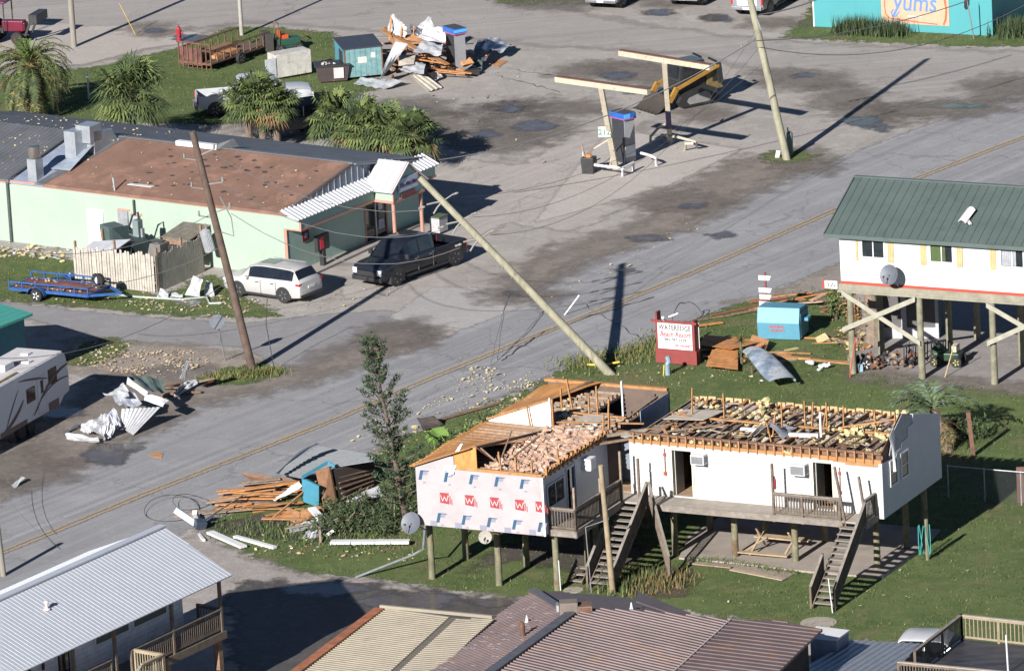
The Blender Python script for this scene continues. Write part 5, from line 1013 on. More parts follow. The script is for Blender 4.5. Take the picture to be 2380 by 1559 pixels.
def pickup(name, label, loc, hd, pm, L0=5.9, wb=3.7, W=1.0, H=1.95, r=.40, grp=None, belt=1.22, rear_label=False, chrome=False, simple=False, cabx=(-.95, 1.55), bedcol=None, tailpanel=None):
    T = Thing(name, label, 'pickup truck', loc, hd, grp); xf = L0/2; xr = -L0/2; c0, c1 = cabx
    S = [(c0, W*.97, .42, belt, W*.80, belt+.25),(c0+.06, W*.98, .40, belt, W*.78, H-.12),(c0+.25, W, .40, belt, W*.77, H-.02),((c0+c1)/2-.1, W, .40, belt-.01, W*.78, H),(c1-.75, W, .40, belt-.02, W*.76, H-.03),(c1-.45, W, .40, belt-.03, W*.74, H-.15),(c1+.12, W*.99, .40, belt-.03, W*.80, belt+.04),(xf-.55, W*.97, .42, belt-.06, W*.80, belt+.0),(xf-.12, W*.95, .42, belt-.14, W*.82, belt-.10),(xf, W*.88, .50, belt-.35, W*.80, belt-.30)]
    car_body(T, S, pm, [(1,3),(3,5)], [(6,5,'windscreen'),(0,1,'rear_window')], None, name='cab_body')
    # bed
    q = MB(); bz = belt-.03
    for s in (1, -1):
        q.extr([(xr+.06, s*(W*.97), .50), (c0-.03, s*(W*.97), .42), (c0-.03, s*(W*.99), bz), (xr+.06, s*(W*.97), bz)], (0, -s*.09, 0), pm)
    q.box(c0-.12, c0-.03, -W*.88, W*.88, .8, bz, pm); q.box(xr+.02, xr+.10, -W*.88, W*.88, .62, bz, pm)
    T.part('cargo_bed', q, bevel=.015); q = MB(); q.box(xr+.11, c0-.13, -W*.87, W*.87, .66, .74, bedcol or BLACKP); T.part('bed_floor', q)
    q = MB(); q.box(xr-.14, xr+.02, -W*.93, W*.93, .48, .68, CHROME if chrome else M('bumper_grey', (.25,.25,.26), .4, .5)); T.part('bumper', q, bevel=.03)
    q = MB(); q.box(xf-.05, xf+.08, -W*.9, W*.9, .42, .64, CHROME if chrome else BLACKP); q.box(xf-.03, xf+.03, -W*.62, W*.62, .66, belt-.36, BLACKP); T.part('grille', q, bevel=.02)
    arches(T, (-wb/2-.12, wb/2-.12), W*.985, r)
    for x in (-wb/2-.12, wb/2-.12):
        for y in (W*.86, -W*.86): wheel(T, x, y, r)
    for s in (1, -1):
        q = MB(); q.box(xr-.01, xr+.12, s*W*.97-.10*(s > 0), s*W*.97+.10*(s < 0), .78, bz-.04, RED_L); T.part('tail_light', q)
        q = MB(); q.obox((xf-.10, s*W*.76, belt-.38), (.24, .26, .28), (0,0,0), LAMP); T.part('headlight', q, bevel=.02)
        q = MB(); q.obox((c1-.25, s*(W+.16), belt+.12), (.12, .22, .26), (0,0,0), BLACKP if pm.name.startswith('black') else pm); T.part('mirror', q, bevel=.02)
    q = MB(); q.box(xr-.15, xr-.13, -.2, .2, .52, .66, PLATE); T.part('number_plate', q)
    for s in (1, -1):
        for x0 in (c0+.25, (c0+c1)/2+.05): q = MB(); q.box(x0, x0+.02, s*W*.99-.012, s*W*.99+.012, .48, belt-.08, M('seam_grey', (.12,.12,.12), .6)); q.box(x0+.1, x0+.32, s*W*.99-.02, s*W*.99+.025, belt-.20, belt-.15, CHROME); T.part('door_handle', q)
        q = MB(); q.box(-wb/2+.55, wb/2-.75, s*W*.99-.03, s*W*.99+.05, .34, .42, BLACKP); T.part('running_board', q)
    if tailpanel: q = MB(); q.box(xr+.005, xr+.018, -W*.6, W*.6, .72, bz-.06, tailpanel); T.part('tailgate_panel', q)
    return T
BLK = paint('black_gloss_paint', (.012,.014,.02), .12, .0)
nr = (at(917,671)+at(1067,616))/2; hd = R(229)
T = pickup('pickup_truck', 'large black pickup parked in front of the shop porch', (nr.x-math.sin(hd-PI/2+PI/2)*0-.80, nr.y+.68, 0), hd, BLK, L0=6.35, wb=4.35, W=1.03, H=2.06, r=.45, belt=1.26, cabx=(-.85, 1.75), chrome=False)
WP = paint('white_truck_paint', (.48,.49,.51)); SLV = paint('silver_paint', (.32,.33,.36), .3, .5); BRZ = paint('bronze_silver_paint', (.30,.27,.25), .3, .5)
nr = at(592, 266); T = pickup('pickup_truck', 'white pickup standing behind the fan palms', (nr.x, nr.y+.95, 0), R(6), WP, L0=6.3, wb=4.1)
nr = at(1402, 27); T = pickup('pickup_truck', 'silver pickup seen from behind, left of the three parked across the street', (nr.x+1.1, nr.y+2.8, 0), R(66), SLV, grp='pickups parked across the street', chrome=True)
nr = at(1592, 21); T = pickup('pickup_truck', 'bronze silver pickup parked between a silver one and a white one', (nr.x+1.1, nr.y+2.8, 0), R(66), BRZ, grp='pickups parked across the street')
nr = at(1747, 43); T = pickup('pickup_truck', 'white pickup with a bright tailgate parked nearest the turquoise building', (nr.x+1.1, nr.y+2.8, 0), R(64), SLV, L0=6.1, grp='pickups parked across the street', tailpanel=WHITE)
nr = at(2165, 1472, 1.9); T = pickup('pickup_truck', 'white pickup with an open bed half hidden by the railed deck', (nr.x-.3, nr.y, 0), R(-17), WP, L0=5.6, wb=3.5)
# silver car under the porch house
def saloon(name, label, loc, hd, pm):
    T = Thing(name, label, 'car', loc, hd)
    S = [(-2.25,.66,.42,.72,.6,.76),(-2.2,.82,.34,.92,.7,.96),(-1.7,.88,.28,.96,.66,1.02),(-1.05,.89,.26,.96,.60,1.36),(-.4,.9,.25,.95,.61,1.42),(.3,.9,.25,.94,.60,1.39),(.6,.9,.25,.93,.58,1.30),(1.2,.89,.25,.92,.68,.97),(1.8,.86,.28,.84,.66,.88),(2.2,.74,.34,.68,.6,.72)]
    car_body(T, S, pm, [(2,4),(4,6)], [(7,6,'windscreen'),(2,3,'rear_window')], None); arches(T, (-1.38, 1.32), .9, .32)
    for x in (-1.38, 1.32):
        for y in (.78, -.78): wheel(T, x, y, .33, .2)
    for s in (1, -1): q = MB(); q.box(-2.24, -2.1, s*.6-.12, s*.6+.12, .74, .88, RED_L); T.part('tail_light', q)
    return T
p = wh.M @ Vector((-2.5, .35, 0)); saloon('car', 'silver car parked in the shade beneath the porch deck', (p.x, p.y, 0), R(54.6), SLV)
# dark off-roader behind the palms
def jeep():
    p = at(668, 325); T = Thing('off_road_car', 'dark square off-road car between the palms and the long grey roof', 'car', (p.x, p.y+.6, 0), R(205))
    G = paint('charcoal_paint', (.05,.055,.06)); q = MB(); q.box(-1.9, 1.0, -.78, .78, .5, 1.15, G); q.box(1.0, 2.0, -.68, .68, .55, 1.12, G); T.part('body', q, bevel=.05)
    q = MB(); q.extr([(-1.9, -.76, 1.16), (.75, -.76, 1.16), (.5, -.70, 1.85), (-1.85, -.70, 1.85)], (0, 1.46, 0), M('black_canvas', (.02,.02,.022), .8)); T.part('soft_top', q, bevel=.03)
    for (x0, x1) in ((-1.7, -.8), (-.65, .1)):
        for s in (1, -1): q = MB(); q.box(x0, x1, s*.765-.01, s*.765+.01, 1.25, 1.7, CARG); q.box(x0-.04, x0, s*.77-.01, s*.77+.01, 1.2, 1.74, GALV); T.part('window', q)
    for x in (-1.2, 1.35):
        for y in (.8, -.8): wheel(T, x, y, .4, .25)
        q = MB(); q.box(x-.5, x+.5, -.95, .95, .85, .93, BLACKP); T.part('mudguard', q, bevel=.02)
jeep()
# red tractor at the left edge
def tractor():
    p = at(8, 98); T = Thing('tractor', 'small red tractor with a canopy at the left edge of the picture', 'tractor', (p.x, p.y, 0), R(-20))
    RD_ = paint('tractor_red', (.14,.012,.03)); q = MB(); q.box(.1, 1.4, -.3, .3, .7, 1.3, RD_); q.box(1.4, 1.5, -.28, .28, .75, 1.2, BLACKP); T.part('bonnet', q, bevel=.05)
    q = MB(); q.box(-.9, .5, -.7, .7, 2.35, 2.47, RD_); T.part('canopy', q, bevel=.04)
    q = MB(); [q.box(x-.03, x+.03, y-.03, y+.03, .8, 2.36, BLACKP) for x in (-.8, .4) for y in (-.6, .6)]; q.box(-.8, .2, -.35, .35, .6, .9, BLACKP); q.box(-.7, -.3, -.25, .25, .9, 1.5, BLACKP); T.part('frame', q)
    for (x, y, r) in ((-.6,.65,.62),(-.6,-.65,.62),(1.1,.5,.36),(1.1,-.5,.36)): wheel(T, x, y, r, .3, RD_)
    q = MB(); q.beam((1.6, -.5, .5), (2.1, -.5, 1.6), .1, .12, BLACKP); q.beam((1.6, .5, .5), (2.1, .5, 1.6), .1, .12, BLACKP); q.box(2.0, 2.5, -.8, .8, 1.3, 1.8, BLACKP); T.part('loader', q)
tractor()
# travel trailer
def caravan():
    A = at(152,816,2.95); B = at(0,901,2.95); ang = math.atan2((B-A).y, (B-A).x)
    T = Thing('travel_trailer', 'white travel trailer with brown swoosh stripes parked at the left edge', 'caravan', (A.x, A.y, 0), ang)
    dC = T.Mi @ at(50,807,2.95); s = -1 if dC.y < 0 else 1; L_, W_ = 8.6, 2.45
    CW = M('caravan_white', (.58,.59,.61), .45, var=.05); CR = M('caravan_roof', (.52,.50,.50), .7, var=.08)
    pr = [(0.0,2.62),(.12,2.90),(.35,3.0),(L_,3.0),(L_+.4,2.2),(L_+.3,.62),(.85,.62),(.42,.95),(-.12,1.05),(-.14,1.9)]
    q = MB(); q.extr([(x, 0, z) for x, z in pr], (0, s*W_, 0), CW); T.part('body', q, bevel=.04)
    q = MB(); q.box(.25, L_-.1, s*.06, s*(W_-.06), 3.0, 3.03, CR); ro = T.part('roof', q)
    q = MB(); q.box(3.2, 4.1, s*.9, s*1.6, 3.03, 3.33, WHITE); T.part('roof_cooler', q, ro, bevel=.05)
    for (x, y) in ((1.0, 1.2), (2.2, .5), (5.2, 1.0)): q = MB(); q.box(x, x+.4, s*y, s*(y+.4), 3.03, 3.12, WHITE); T.part('roof_vent', q, ro, bevel=.03)
    q = MB(); q.tube([(4.2, s*.25, 3.08), (6.6, s*.25, 3.08)], .06, CRM, 6); q.beam((2.3, s*.7, 3.1), (3.0, s*1.3, 3.12), .1, .06, BLACKP); T.part('awning_tube', q, ro)
    for (x0, x1, z0, z1) in ((1.0, 1.75, 1.85, 2.5), (3.1, 3.85, 1.55, 2.15)):
        q = MB(); q.box(x0, x1, -s*.012, s*.0, z0, z1, M('brown_tinted_glass', (.05,.025,.02), .15)); q.box(x0-.04, x1+.04, -s*.006, s*0, z0-.04, z1+.04, BLACKP); T.part('window', q)
    q = MB(); q.box(2.1, 2.85, -s*.01, 0, .75, 2.45, CW); q.box(2.08, 2.87, -s*.005, 0, .73, 2.47, M('grey_seal', (.25,.25,.27), .6)); d = T.part('door', q); q = MB(); q.box(2.3, 2.55, -s*.015, -s*.011, 1.65, 2.25, M('brown_tinted_glass', (.05,.025,.02), .15)); T.part('door_window', q, d)
    SW = M('brown_swoosh', (.10,.05,.045), .5); q = MB()
    def sw(p0, p1, p2, w0):
        P0, P1, P2 = Vector(p0), Vector(p1), Vector(p2); prev = None; N_ = 14; up = []; lo = []
        for k in range(N_+1):
            t = k/N_; p = P0*(1-t)**2+P1*2*t*(1-t)+P2*t*t; d_ = ((P1-P0)*(1-t)+(P2-P1)*t).normalized(); nn = Vector((-d_.y, d_.x)); ww = w0*math.sin(PI*min(1, .08+t*.92))**.7
            up.append(p+nn*ww/2); lo.append(p-nn*ww/2)
        for k in range(N_): q.add([(v_.x, -s*(.017 if w0 > .1 else .020), v_.y) for v_ in (lo[k], lo[k+1], up[k+1], up[k])], [(0,1,2,3)], SW)
    sw((-.1, 2.35), (1.6, 2.3), (3.0, 1.05), .16); sw((-.1, 1.75), (1.4, 2.0), (2.6, 1.35), .08); sw((1.9, 2.2), (3.4, 2.6), (4.6, 2.75), .10); sw((2.4, 1.6), (3.0, 1.0), (3.4, .8), .09); sw((4.2, 1.8), (5.0, 1.0), (6.6, .7), .18); sw((4.6, 2.4), (5.6, 1.4), (6.0, .8), .07); T.part('stripe', q)
    q = MB(); q.box(.95, 1.9, -s*.02, 0, .62, 1.0, M('brown_skirt', (.16,.10,.09), .6)); q.box(4.0, 6.5, -s*.02, 0, .62, .85, M('brown_skirt', (.16,.10,.09), .6)); T.part('skirt', q)
    for x in (3.55, 4.45): wheel(T, x, s*.14, .37, .22, WHITE); wheel(T, x, s*(W_-.14), .37, .22, WHITE)
caravan()
# blue flat trailer
def btrailer():
    A = at(22,672,.45); B = at(205,690,.45); ang = math.atan2((B-A).y, (B-A).x); T = Thing('utility_trailer', 'bright blue low trailer with a red-brown bed beside the picket enclosure', 'trailer', (A.x, A.y, 0), ang)
    L_ = (B-A).length; W_ = 2.0; BL = M('blue_trailer_paint', (.02,.085,.26), .5, .1, var=.2, rust=.68); q = MB()
    for y in (0, W_): q.box(0, L_, y-.05, y+.05, .42, .56, BL); q.box(0, L_, y-.03, y+.03, .82, .88, BL); [q.box(L_*k/6-.03, L_*k/6+.03, y-.03, y+.03, .5, .85, BL) for k in range(7)]
    for x in (0, L_): q.box(x-.05, x+.05, 0, W_, .42, .56, BL)
    q.box(L_-.03, L_+.03, 0, W_, .82, .88, BL); q.beam((L_, .1, .48), (L_+1.3, W_/2, .48), .09, .12, BL); q.beam((L_, W_-.1, .48), (L_+1.3, W_/2, .48), .09, .12, BL); T.part('frame', q)
    q = MB(); q.box(.05, L_-.05, .05, W_-.05, .50, .54, M('red_brown_deck', (.14,.06,.055), .8, var=.3)); q.surf(lambda s, t: (L_*.35+L_*.5*s, .3+1.4*t, .56+.22*math.sin(PI*t)*math.sin(PI*s)), 6, 6, .02, M('red_brown_deck', (.14,.06,.055), .8)); T.part('bed', q)
    for y in (-.16, W_+.16): wheel(T, L_*.37, y, .32, .2, WHITE)
    for y in (-.17, W_+.17): q = MB(); q.surf(lambda s, t: (L_*.37-.5*math.cos(PI*s), y-.13+.26*t, .34+.42*math.sin(PI*s)), 10, 1, .02, BL); T.part('mudguard', q)
    q = MB(); q.lathe([(.2,-.1),(.32,-.1),(.34,0),(.32,.1),(.2,.1)], (L_-.1, W_*.6, .98), TYRE, 18, (.2, 1, 0)); sp = T.part('spare_wheel', q, smooth=.6); q = MB(); q.lathe([(.2,-.06),(.2,.07),(.05,.08)], (L_-.1, W_*.6, .98), WHITE, 14, (.2, -1, 0)); T.part('rim', q, sp)
    rr = random.Random(4); q = MB()
    for i in range(60): clump(q, (rr.uniform(.1, L_-.2), rr.choice([rr.uniform(.05,.5), rr.uniform(1.4,1.9), rr.uniform(.1,1.9)]), .57), rr.uniform(.05,.13), rr.choice([FOAM, PINK, W_OLD, M('pale_scraps', (.5,.42,.38), .7)]), sq=.5)
    tag(T.part('litter', q), kind='stuff')
btrailer()
# compact track loader
def loader():
    p = at(1590, 250); T = Thing('track_loader', 'yellow and black compact track loader with raised lift arms', 'loader', (p.x+.2, p.y+.9, 0), R(212))
    YL_ = M('loader_yellow', (.32,.17,.03), .5, .05, var=.15); BKL = M('loader_black', (.025,.025,.025), .5)
    for s in (1, -1):
        q = MB(); pr = [(-1.2,.35),(-.95,.08),(.9,.08),(1.15,.35),(.95,.62),(.2,.80),(-.6,.95),(-1.05,.75)]; q.extr([(x, s*.62, z) for x, z in pr], (0, s*.38, 0), BKL); q.extr([(x*.62-.02, s*1.0, .14+z*.62) for x, z in pr], (0, s*.02, 0), M('grey_track_frame', (.22,.21,.20), .6)); T.part('track', q, bevel=.04)
        q = MB(); q.beam((-1.35, s*.82, 1.75), (1.15, s*.82, .98), .14, .13, YL_); q.beam((1.1, s*.82, 1.05), (1.55, s*.82, .45), .14, .22, YL_); q.beam((-1.45, s*.82, .9), (-1.35, s*.82, 1.85), .12, .24, BKL); q.beam((-1.35, s*.66, 1.9), (-.9, s*.66, 2.15), .1, .1, BKL); T.part('lift_arm', q)
    q = MB(); q.box(-.75, .75, -.58, .58, .7, 1.2, BKL); q.extr([(-.8, -.55, 1.2), (.75, -.55, 1.2), (.62, -.55, 2.08), (-.75, -.55, 2.08)], (0, 1.1, 0), M('cab_black', (.03,.032,.035), .3)); c_ = T.part('cab', q, bevel=.04)
    q = MB(); q.box(.70, .73, -.42, .42, 1.25, 1.95, CARG); q.box(-.6, .5, .553, .565, 1.35, 1.9, CARG); q.box(-.6, .5, -.565, -.553, 1.35, 1.9, CARG); T.part('window', q, c_)
    q = MB(); q.box(-.7, .6, -.5, .5, 2.09, 2.12, M('cab_roof_blue', (.06,.10,.13), .4)); T.part('roof', q, c_)
    q = MB(); q.box(-1.7, -.8, -.6, .6, .6, 1.55, M('loader_olive_cover', (.16,.115,.04), .55, var=.2)); q.box(-1.72, -1.70, -.4, .4, .8, 1.3, BKL); q.box(-1.5, -1.1, .602, .61, .95, 1.25, BKL); T.part('engine_cover', q, bevel=.06); T.root.scale = (1.12, 1.12, 1.14)
    q = MB(); q.surf(lambda s, t: (1.55+.75*(1-math.sin(PI*.5*t)**1)*1.0+.15, -.95+1.9*s, .05+.75*t**1.3), 2, 6, .04, M('bucket_steel', (.07,.06,.05), .6, .3, rust=.62)); q.box(1.5, 1.75, -.8, .8, .15, .6, BKL); [q.beam((2.3, -.9+.3*k, .07), (2.5, -.9+.3*k, .05), .08, .03, BKL) for k in range(7)]; T.part('bucket', q)
loader()
# rusty cage trailer, white boxes, bins
def cage():
    A = at(492,170,0); B = at(640,95,0); C2 = at(467,150); ang = math.atan2((B-A).y, (B-A).x)
    T = Thing('cage_trailer', 'rusty brown cage sided trailer standing in the grass', 'trailer', (A.x, A.y, 0), R(52)); L_, W_ = 5.2, 2.3; q = MB()
    MS = M('rust_mesh_panel', (.11,.05,.04), .9, var=.5)
    for y in (0, W_):
        q.box(0, L_, y-.03, y+.03, .45, .53, RUST); q.box(0, L_, y-.03, y+.03, 1.2, 1.26, RUST); [q.box(L_*k/9-.025, L_*k/9+.025, y-.03, y+.03, .45, 1.25, RUST) for k in range(10)]
    q.box(-.03, .03, 0, W_, .4, .5, RUST); q.box(-.03, .03, 0, W_, 1.55, 1.61, RUST); [q.box(-.03, .03, W_*k/7-.025, W_*k/7+.025, .1, 1.6, RUST) for k in range(8)]; T.part('frame', q)
    q = MB(); q.box(.1, L_-.1, .1, W_-.1, .45, .5, M('trailer_floor', (.10,.07,.05), .9)); q.box(.035, .045, W_*.3, W_, .3, 1.3, MS); T.part('floor', q)
    q = MB(); q.box(.6, 3.6, 1.1, 1.9, .52, .8, M('crate_brown', (.20,.11,.06), .9)); q.box(1.0, 3.0, .4, 1.0, .52, .7, PLY); T.part('load', q)
    for y in (-.15, W_+.15): wheel(T, 2.4, y, .34, .2)
cage()
def oldbox():
    p = at(675, 178); T = Thing('metal_cabinet', 'dented white metal cabinet with an open dark side beside the cage trailer', 'cabinet', (p.x, p.y, 0), R(28)); q = MB()
    q.box(-1.1, 1.1, -.5, .5, .15, 1.45, M('stained_white_metal', (.48,.46,.42), .6, .1, var=.2, rust=.6)); T.part('body', q, bevel=.03); q = MB(); q.box(1.102, 1.12, -.45, .45, .3, 1.3, M('grey_green_side', (.14,.17,.16), .7)); T.part('side_panel', q); q = MB(); q.box(-1.75, -1.1, -.55, -.5, .3, 1.3, M('grey_white_door', (.40,.42,.44), .6)); T.part('door', q)
oldbox()
def mower():
    p = at(665, 118); T = Thing('lawn_tractor', 'dark green ride-on mower with an orange seat behind the cage trailer', 'mower', (p.x, p.y, 0), R(20)); q = MB()
    q.box(-.7, .8, -.35, .35, .35, .75, M('mower_green', (.02,.07,.05), .5)); q.box(-.6, .6, -.5, .5, .2, .36, BLACKP); T.part('body', q, bevel=.05); q = MB(); q.box(-.3, .1, -.25, .25, .75, .95, P('seat_orange', (.5,.08,.02))); q.box(-.4, -.3, -.25, .25, .85, 1.2, P('seat_orange', (.5,.08,.02))); T.part('seat', q)
    q = MB(); [q.box(x-.02, x+.02, y-.02, y+.02, .5, 1.7, RUST) for x in (-.5,) for y in (-.4, .4)]; q.box(-.52, -.48, -.42, .42, 1.66, 1.72, RUST); q.box(-1.3, -.9, -.6, .6, .2, 1.2, M('catcher', (.05,.045,.04), .8)); T.part('roll_bar', q)
    for x in (-.5, .6):
        for y in (.5, -.5): wheel(T, x, y, .25, .2)
mower()
# ================= DUMPSTERS =================
def dumpster1():
    p = at(803, 190); T = Thing('dumpster', 'tall rusty light blue dumpster with a dark open window beside the debris heap', 'dumpster', (p.x, p.y, 0), R(12)); TB = M('rusty_blue_paint', (.075,.25,.32), .6, .1, var=.15, rust=.66, rscale=3)
    TG = M('rusty_greenblue_paint', (.14,.26,.27), .7, .1, var=.25, rust=.60, rscale=2.5, lines=(0,.3,.01)); L_, W_, H_ = 2.15, 2.6, 1.75
    q = MB(); q.extr([(0,0,.18),(0,W_,.18),(0,W_,H_+.05),(0,0,H_)], (.06,0,0), TB); q.extr([(L_,0,.18),(L_,W_,.18),(L_,W_,H_+.05),(L_,0,H_)], (-.06,0,0), TB); q.box(.06, L_-.06, W_-.06, W_, .18, H_, TB); q.box(.06, L_-.06, .06, W_-.06, .15, .22, RUST); T.part('body', q)
    q = MB(); q.box(.0, L_, -.03, .03, .2, H_, TG); q.box(.0, .07, -.05, .0, .2, H_, RUST); q.box(L_-.07, L_, -.05, .0, .2, H_, RUST); T.part('front_panel', q, label='rust streaked blue green front panel')
    q = MB(); q.extr([(-.05,-.05,H_+.01),(L_+.05,-.05,H_+.01),(L_+.05,W_,H_+.12),(-.05,W_,H_+.12)], (0,0,.06), M('dark_lid', (.04,.045,.06), .5)); T.part('lid', q)
    q = MB(); q.box(-.02, -.003, .35, 1.35, .95, 1.6, DARK); T.part('opening', q); q = MB(); q.box(.75, 1.25, -.045, -.032, .95, 1.3, M('faded_notice', (.45,.46,.42), .7)); q.box(1.5, 1.75, -.045, -.032, 1.2, 1.5, M('faded_notice', (.45,.46,.42), .7)); q.box(-.03, -.003, 1.5, 2.2, .5, .72, M('faded_notice', (.45,.46,.42), .7)); T.part('notice', q)
    q = MB(); q.box(-.1, .02, -.12, .4, .55, .75, RUST); T.part('lift_pocket', q)
dumpster1()
def bin2():
    p = at(742, 196); T = Thing('skip_bin', 'low dark bin with a white notice beside the rusty blue dumpster', 'bin', (p.x, p.y, 0), R(4)); q = MB()
    q.extr([(0,0,.1),(1.55,0,.1),(1.7,-.1,.95),(-.15,-.1,.95)], (0,1.2,0), M('bin_dark_brown', (.05,.035,.035), .7, rust=.62)); q.box(-.2, 1.75, -.15, 1.2, .95, 1.02, BLACKP); T.part('body', q); q = MB(); q.obox((1.1, -.13, .58), (.55,.02,.6), (.1,0,0), M('notice_white', (.5,.46,.46), .6)); no = T.part('notice', q); q = MB(); q.obox((1.1, -.155, .78), (.42,.01,.09), (.1,0,0), P('notice_red', (.4,.08,.08))); T.part('notice_header', q, no)
    rr = random.Random(8); q = MB(); [clump(q, (rr.uniform(.2,.9), rr.uniform(.1,.7), 1.02), .12, WHITE if k % 2 else PINK, sq=.5) for k in range(12)]; T.part('litter', q)
bin2()
def dumpster2():
    A = at(1762,789); T = Thing('dumpster', 'clean light blue dumpster with slanted lid and red lettering near the road sign', 'dumpster', (A.x, A.y, 0), R(-19)); SB = M('sky_blue_paint', (.085,.25,.34), .5, .05, var=.07, rust=.72); L_, W_ = 2.05, 1.5
    pr = [(0,.05),(-.08,.85),(.12,1.55),(W_-.1,1.45),(W_,.9),(W_,.05)]; q = MB(); q.extr([(0,y,z) for y,z in pr], (L_,0,0), SB); T.part('body', q, bevel=.02); q = MB(); q.box(L_+.002, L_+.03, .1, W_-.1, .1, 1.3, M('side_blue', (.05,.20,.30), .5)); q.box(L_+.02, L_+.28, .5, 1.1, .85, 1.0, SB); T.part('side_pocket', q)
    o = text_mesh('lettering', 'BLESSING', .17, P('stencil_red', (.45,.10,.10)), T.root, (.95,-.075,.62), (R(96),0,0), th=.004, bold=.004); o = text_mesh('lettering', 'BASKETS', .17, P('stencil_red', (.45,.10,.10)), T.root, (.98,-.058,.44), (R(96),0,0), th=.004, bold=.004)
dumpster2()
# ================= FUEL FORECOURT =================
CREAM = M('cream_rusty_steel', (.44,.39,.30), .6, .1, var=.12, rust=.60, rustcol=(.30,.13,.05), rscale=3.5)
def canopy(bu, bv, c0, c1, label, h=5.0, purple=False, post_top=None):
    b = at(bu, bv); P0, P1 = at(*c0, h), at(*c1, h); T = Thing('canopy_frame', label, 'canopy frame', (b.x, b.y, 0), 0, 'bare canopy frames over the pumps')
    a0, a1 = T.Mi @ P0, T.Mi @ P1; q = MB(); q.beam(a0, a1, .28, .28, CREAM); q.beam(a0+Vector((0,0,.16)), a1+Vector((0,0,.16)), .32, .03, RUST); T.part('beam', q)
    tp = T.L(*post_top, h-.1); q = MB(); q.beam((0,0,0), tp, .25, .25, CREAM); T.part('column', q)
    if purple: q = MB(); q.beam(tp*.20, tp*.42, .27, .27, M('purple_grey_wrap', (.10,.08,.16), .8)); T.part('wrap', q)
    return T
c1_ = canopy(1432, 393, (1293,184), (1508,214), 'front rusty cream T-shaped canopy frame above the fuel pump', purple=False, post_top=(1397,205)); 
c2_ = canopy(1558, 334, (1441,123), (1653,157), 'rear rusty cream T-shaped canopy frame beside the track loader', purple=True, post_top=(1544,146))
q = MB(); q.beam((-.1,-.1,0), (-.35,.0,1.6), .07, .07, CREAM); q.beam((.0,.1,1.6), (-.35,-.1,.0), .07, .07, CREAM); q.beam((-.1,0,1.7), (-1.1,.2,1.1), .06, .06, CREAM); c1_.part('brace', q)
sg = MB(); n2 = at(1404, 302, 2.3)+Vector((0,-.45,0)); sg.box(-.31,.31,-.02,.02,-.27,.27, M('number_sign_white', (.62,.66,.62), .5)); o = solo('number_sign', 'small white 212 number sign on the front canopy column', 'sign', sg, (n2.x, n2.y, n2.z), R(-8))
text_mesh('lettering', '212', .42, P('sign_green', (.03,.16,.09)), o, (0,-.025,-.15), (R(90),0,0), th=.005, bold=.008)
def pump(u, v, hd, label, worn=False):
    b = at(u, v); T = Thing('fuel_pump', label, 'fuel pump', (b.x, b.y, 0), hd, 'fuel pumps'); BLU = P('pump_blue', (.02,.10,.36)); LB = P('pump_light_blue', (.10,.35,.70)); RDP = P('pump_red', (.5,.06,.08)); GP = M('pump_grey_side', (.26,.26,.27), .5, var=.12)
    q = MB(); q.box(-.32,.32,-.5,.5,.0,2.3, M('pump_body', (.035,.038,.045), .4)); T.part('cabinet', q, bevel=.02); q = MB(); q.box(-.335,.335,-.53,-.5,.0,2.3, GP); T.part('side_panel', q)
    q = MB(); q.box(-.40,.40,-.62,.62,2.32,2.66, BLU); q.box(-.41,.41,-.63,.63,2.32,2.40, RDP); T.part('valance', q, bevel=.02); q = MB(); q.box(-.36,.36,-.58,.58,2.67,2.675, M('pump_top_dark', (.05,.05,.055), .7)); T.part('top_tray', q)
    q = MB(); q.box(-.405,-.0,-.635,-.622,2.40,2.64, LB) if not worn else q.box(-.40,.40,-.64,-.622,2.44,2.6, LB); T.part('logo_panel', q)
    q = MB(); q.box(.322,.34,-.38,.38,1.35,1.75, GALV); q.box(.322,.335,-.35,.35,.9,1.2, BLACKP); T.part('display', q)
    q = MB()
    for k in range(3): q.tube([(.36,-.25+.22*k,1.6),(.48,-.25+.22*k,1.2),(.42,-.22+.22*k,.5),(.36,-.2+.22*k,.9)], .022, BLACKP, 6)
    q.tube([(.3,.55,2.4),(.5,.6,1.8),(.7,.75,1.2),(.5,.6,.9)], .02, BLACKP, 6); q.box(.34,.42,-.3,-.2,1.2,1.45, WHITE); T.part('hose', q); q = MB(); q.box(-.36,.30,-.58,-.535,.35,.95, WHITE) if not worn else q.box(.1,.3,.3,.45,.1,.2,WHITE); T.part('notice', q)
pump(1452, 375, R(38), 'fuel pump with blue and red top standing on the island under the front frame'); pump(1062, 172, R(30), 'displaced fuel pump with grey side standing against the debris heap', True)
def rail(name, label, pts, m=WHITE, r=.075):
    P_ = [Vector(p) for p in pts]; o = P_[0].copy(); o.z = 0; q = MB(); q.tube([p-o for p in P_], r, m, 8); return solo(name, label, 'guard rail', q, o, group='pipe guard rails round the pump islands', smooth=.7)
def pz(u, v, z=0): return at(u, v, z)
rail('guard_rail', 'white pipe rail in front of the fuel pump', [pz(1412,372,.45)+Vector((-.6,0,0)), pz(1383,384,.5), pz(1435,390,.55), pz(1447,392,.5), pz(1447,410,0)]); rail('guard_rail', 'short white bent pipe right of the white front rail', [pz(1447,391,.5), pz(1472,378,.5), pz(1472,398,.0)])
rail('guard_rail', 'white bent pipe curving to the ground right of the fuel pump', [pz(1490,356,.6), pz(1512,362,.6), pz(1524,368,.5), pz(1526,386,0)]); rail('guard_rail', 'cream pipe rail left of the rear canopy column', [pz(1512,340,0), pz(1512,318,.5), pz(1530,298,.8), pz(1545,290,1.2)], CREAM); rail('guard_rail', 'low cream pipe rail behind the rear canopy column', [pz(1538,332,0), pz(1538,314,.5), pz(1568,318,.5)], CREAM)
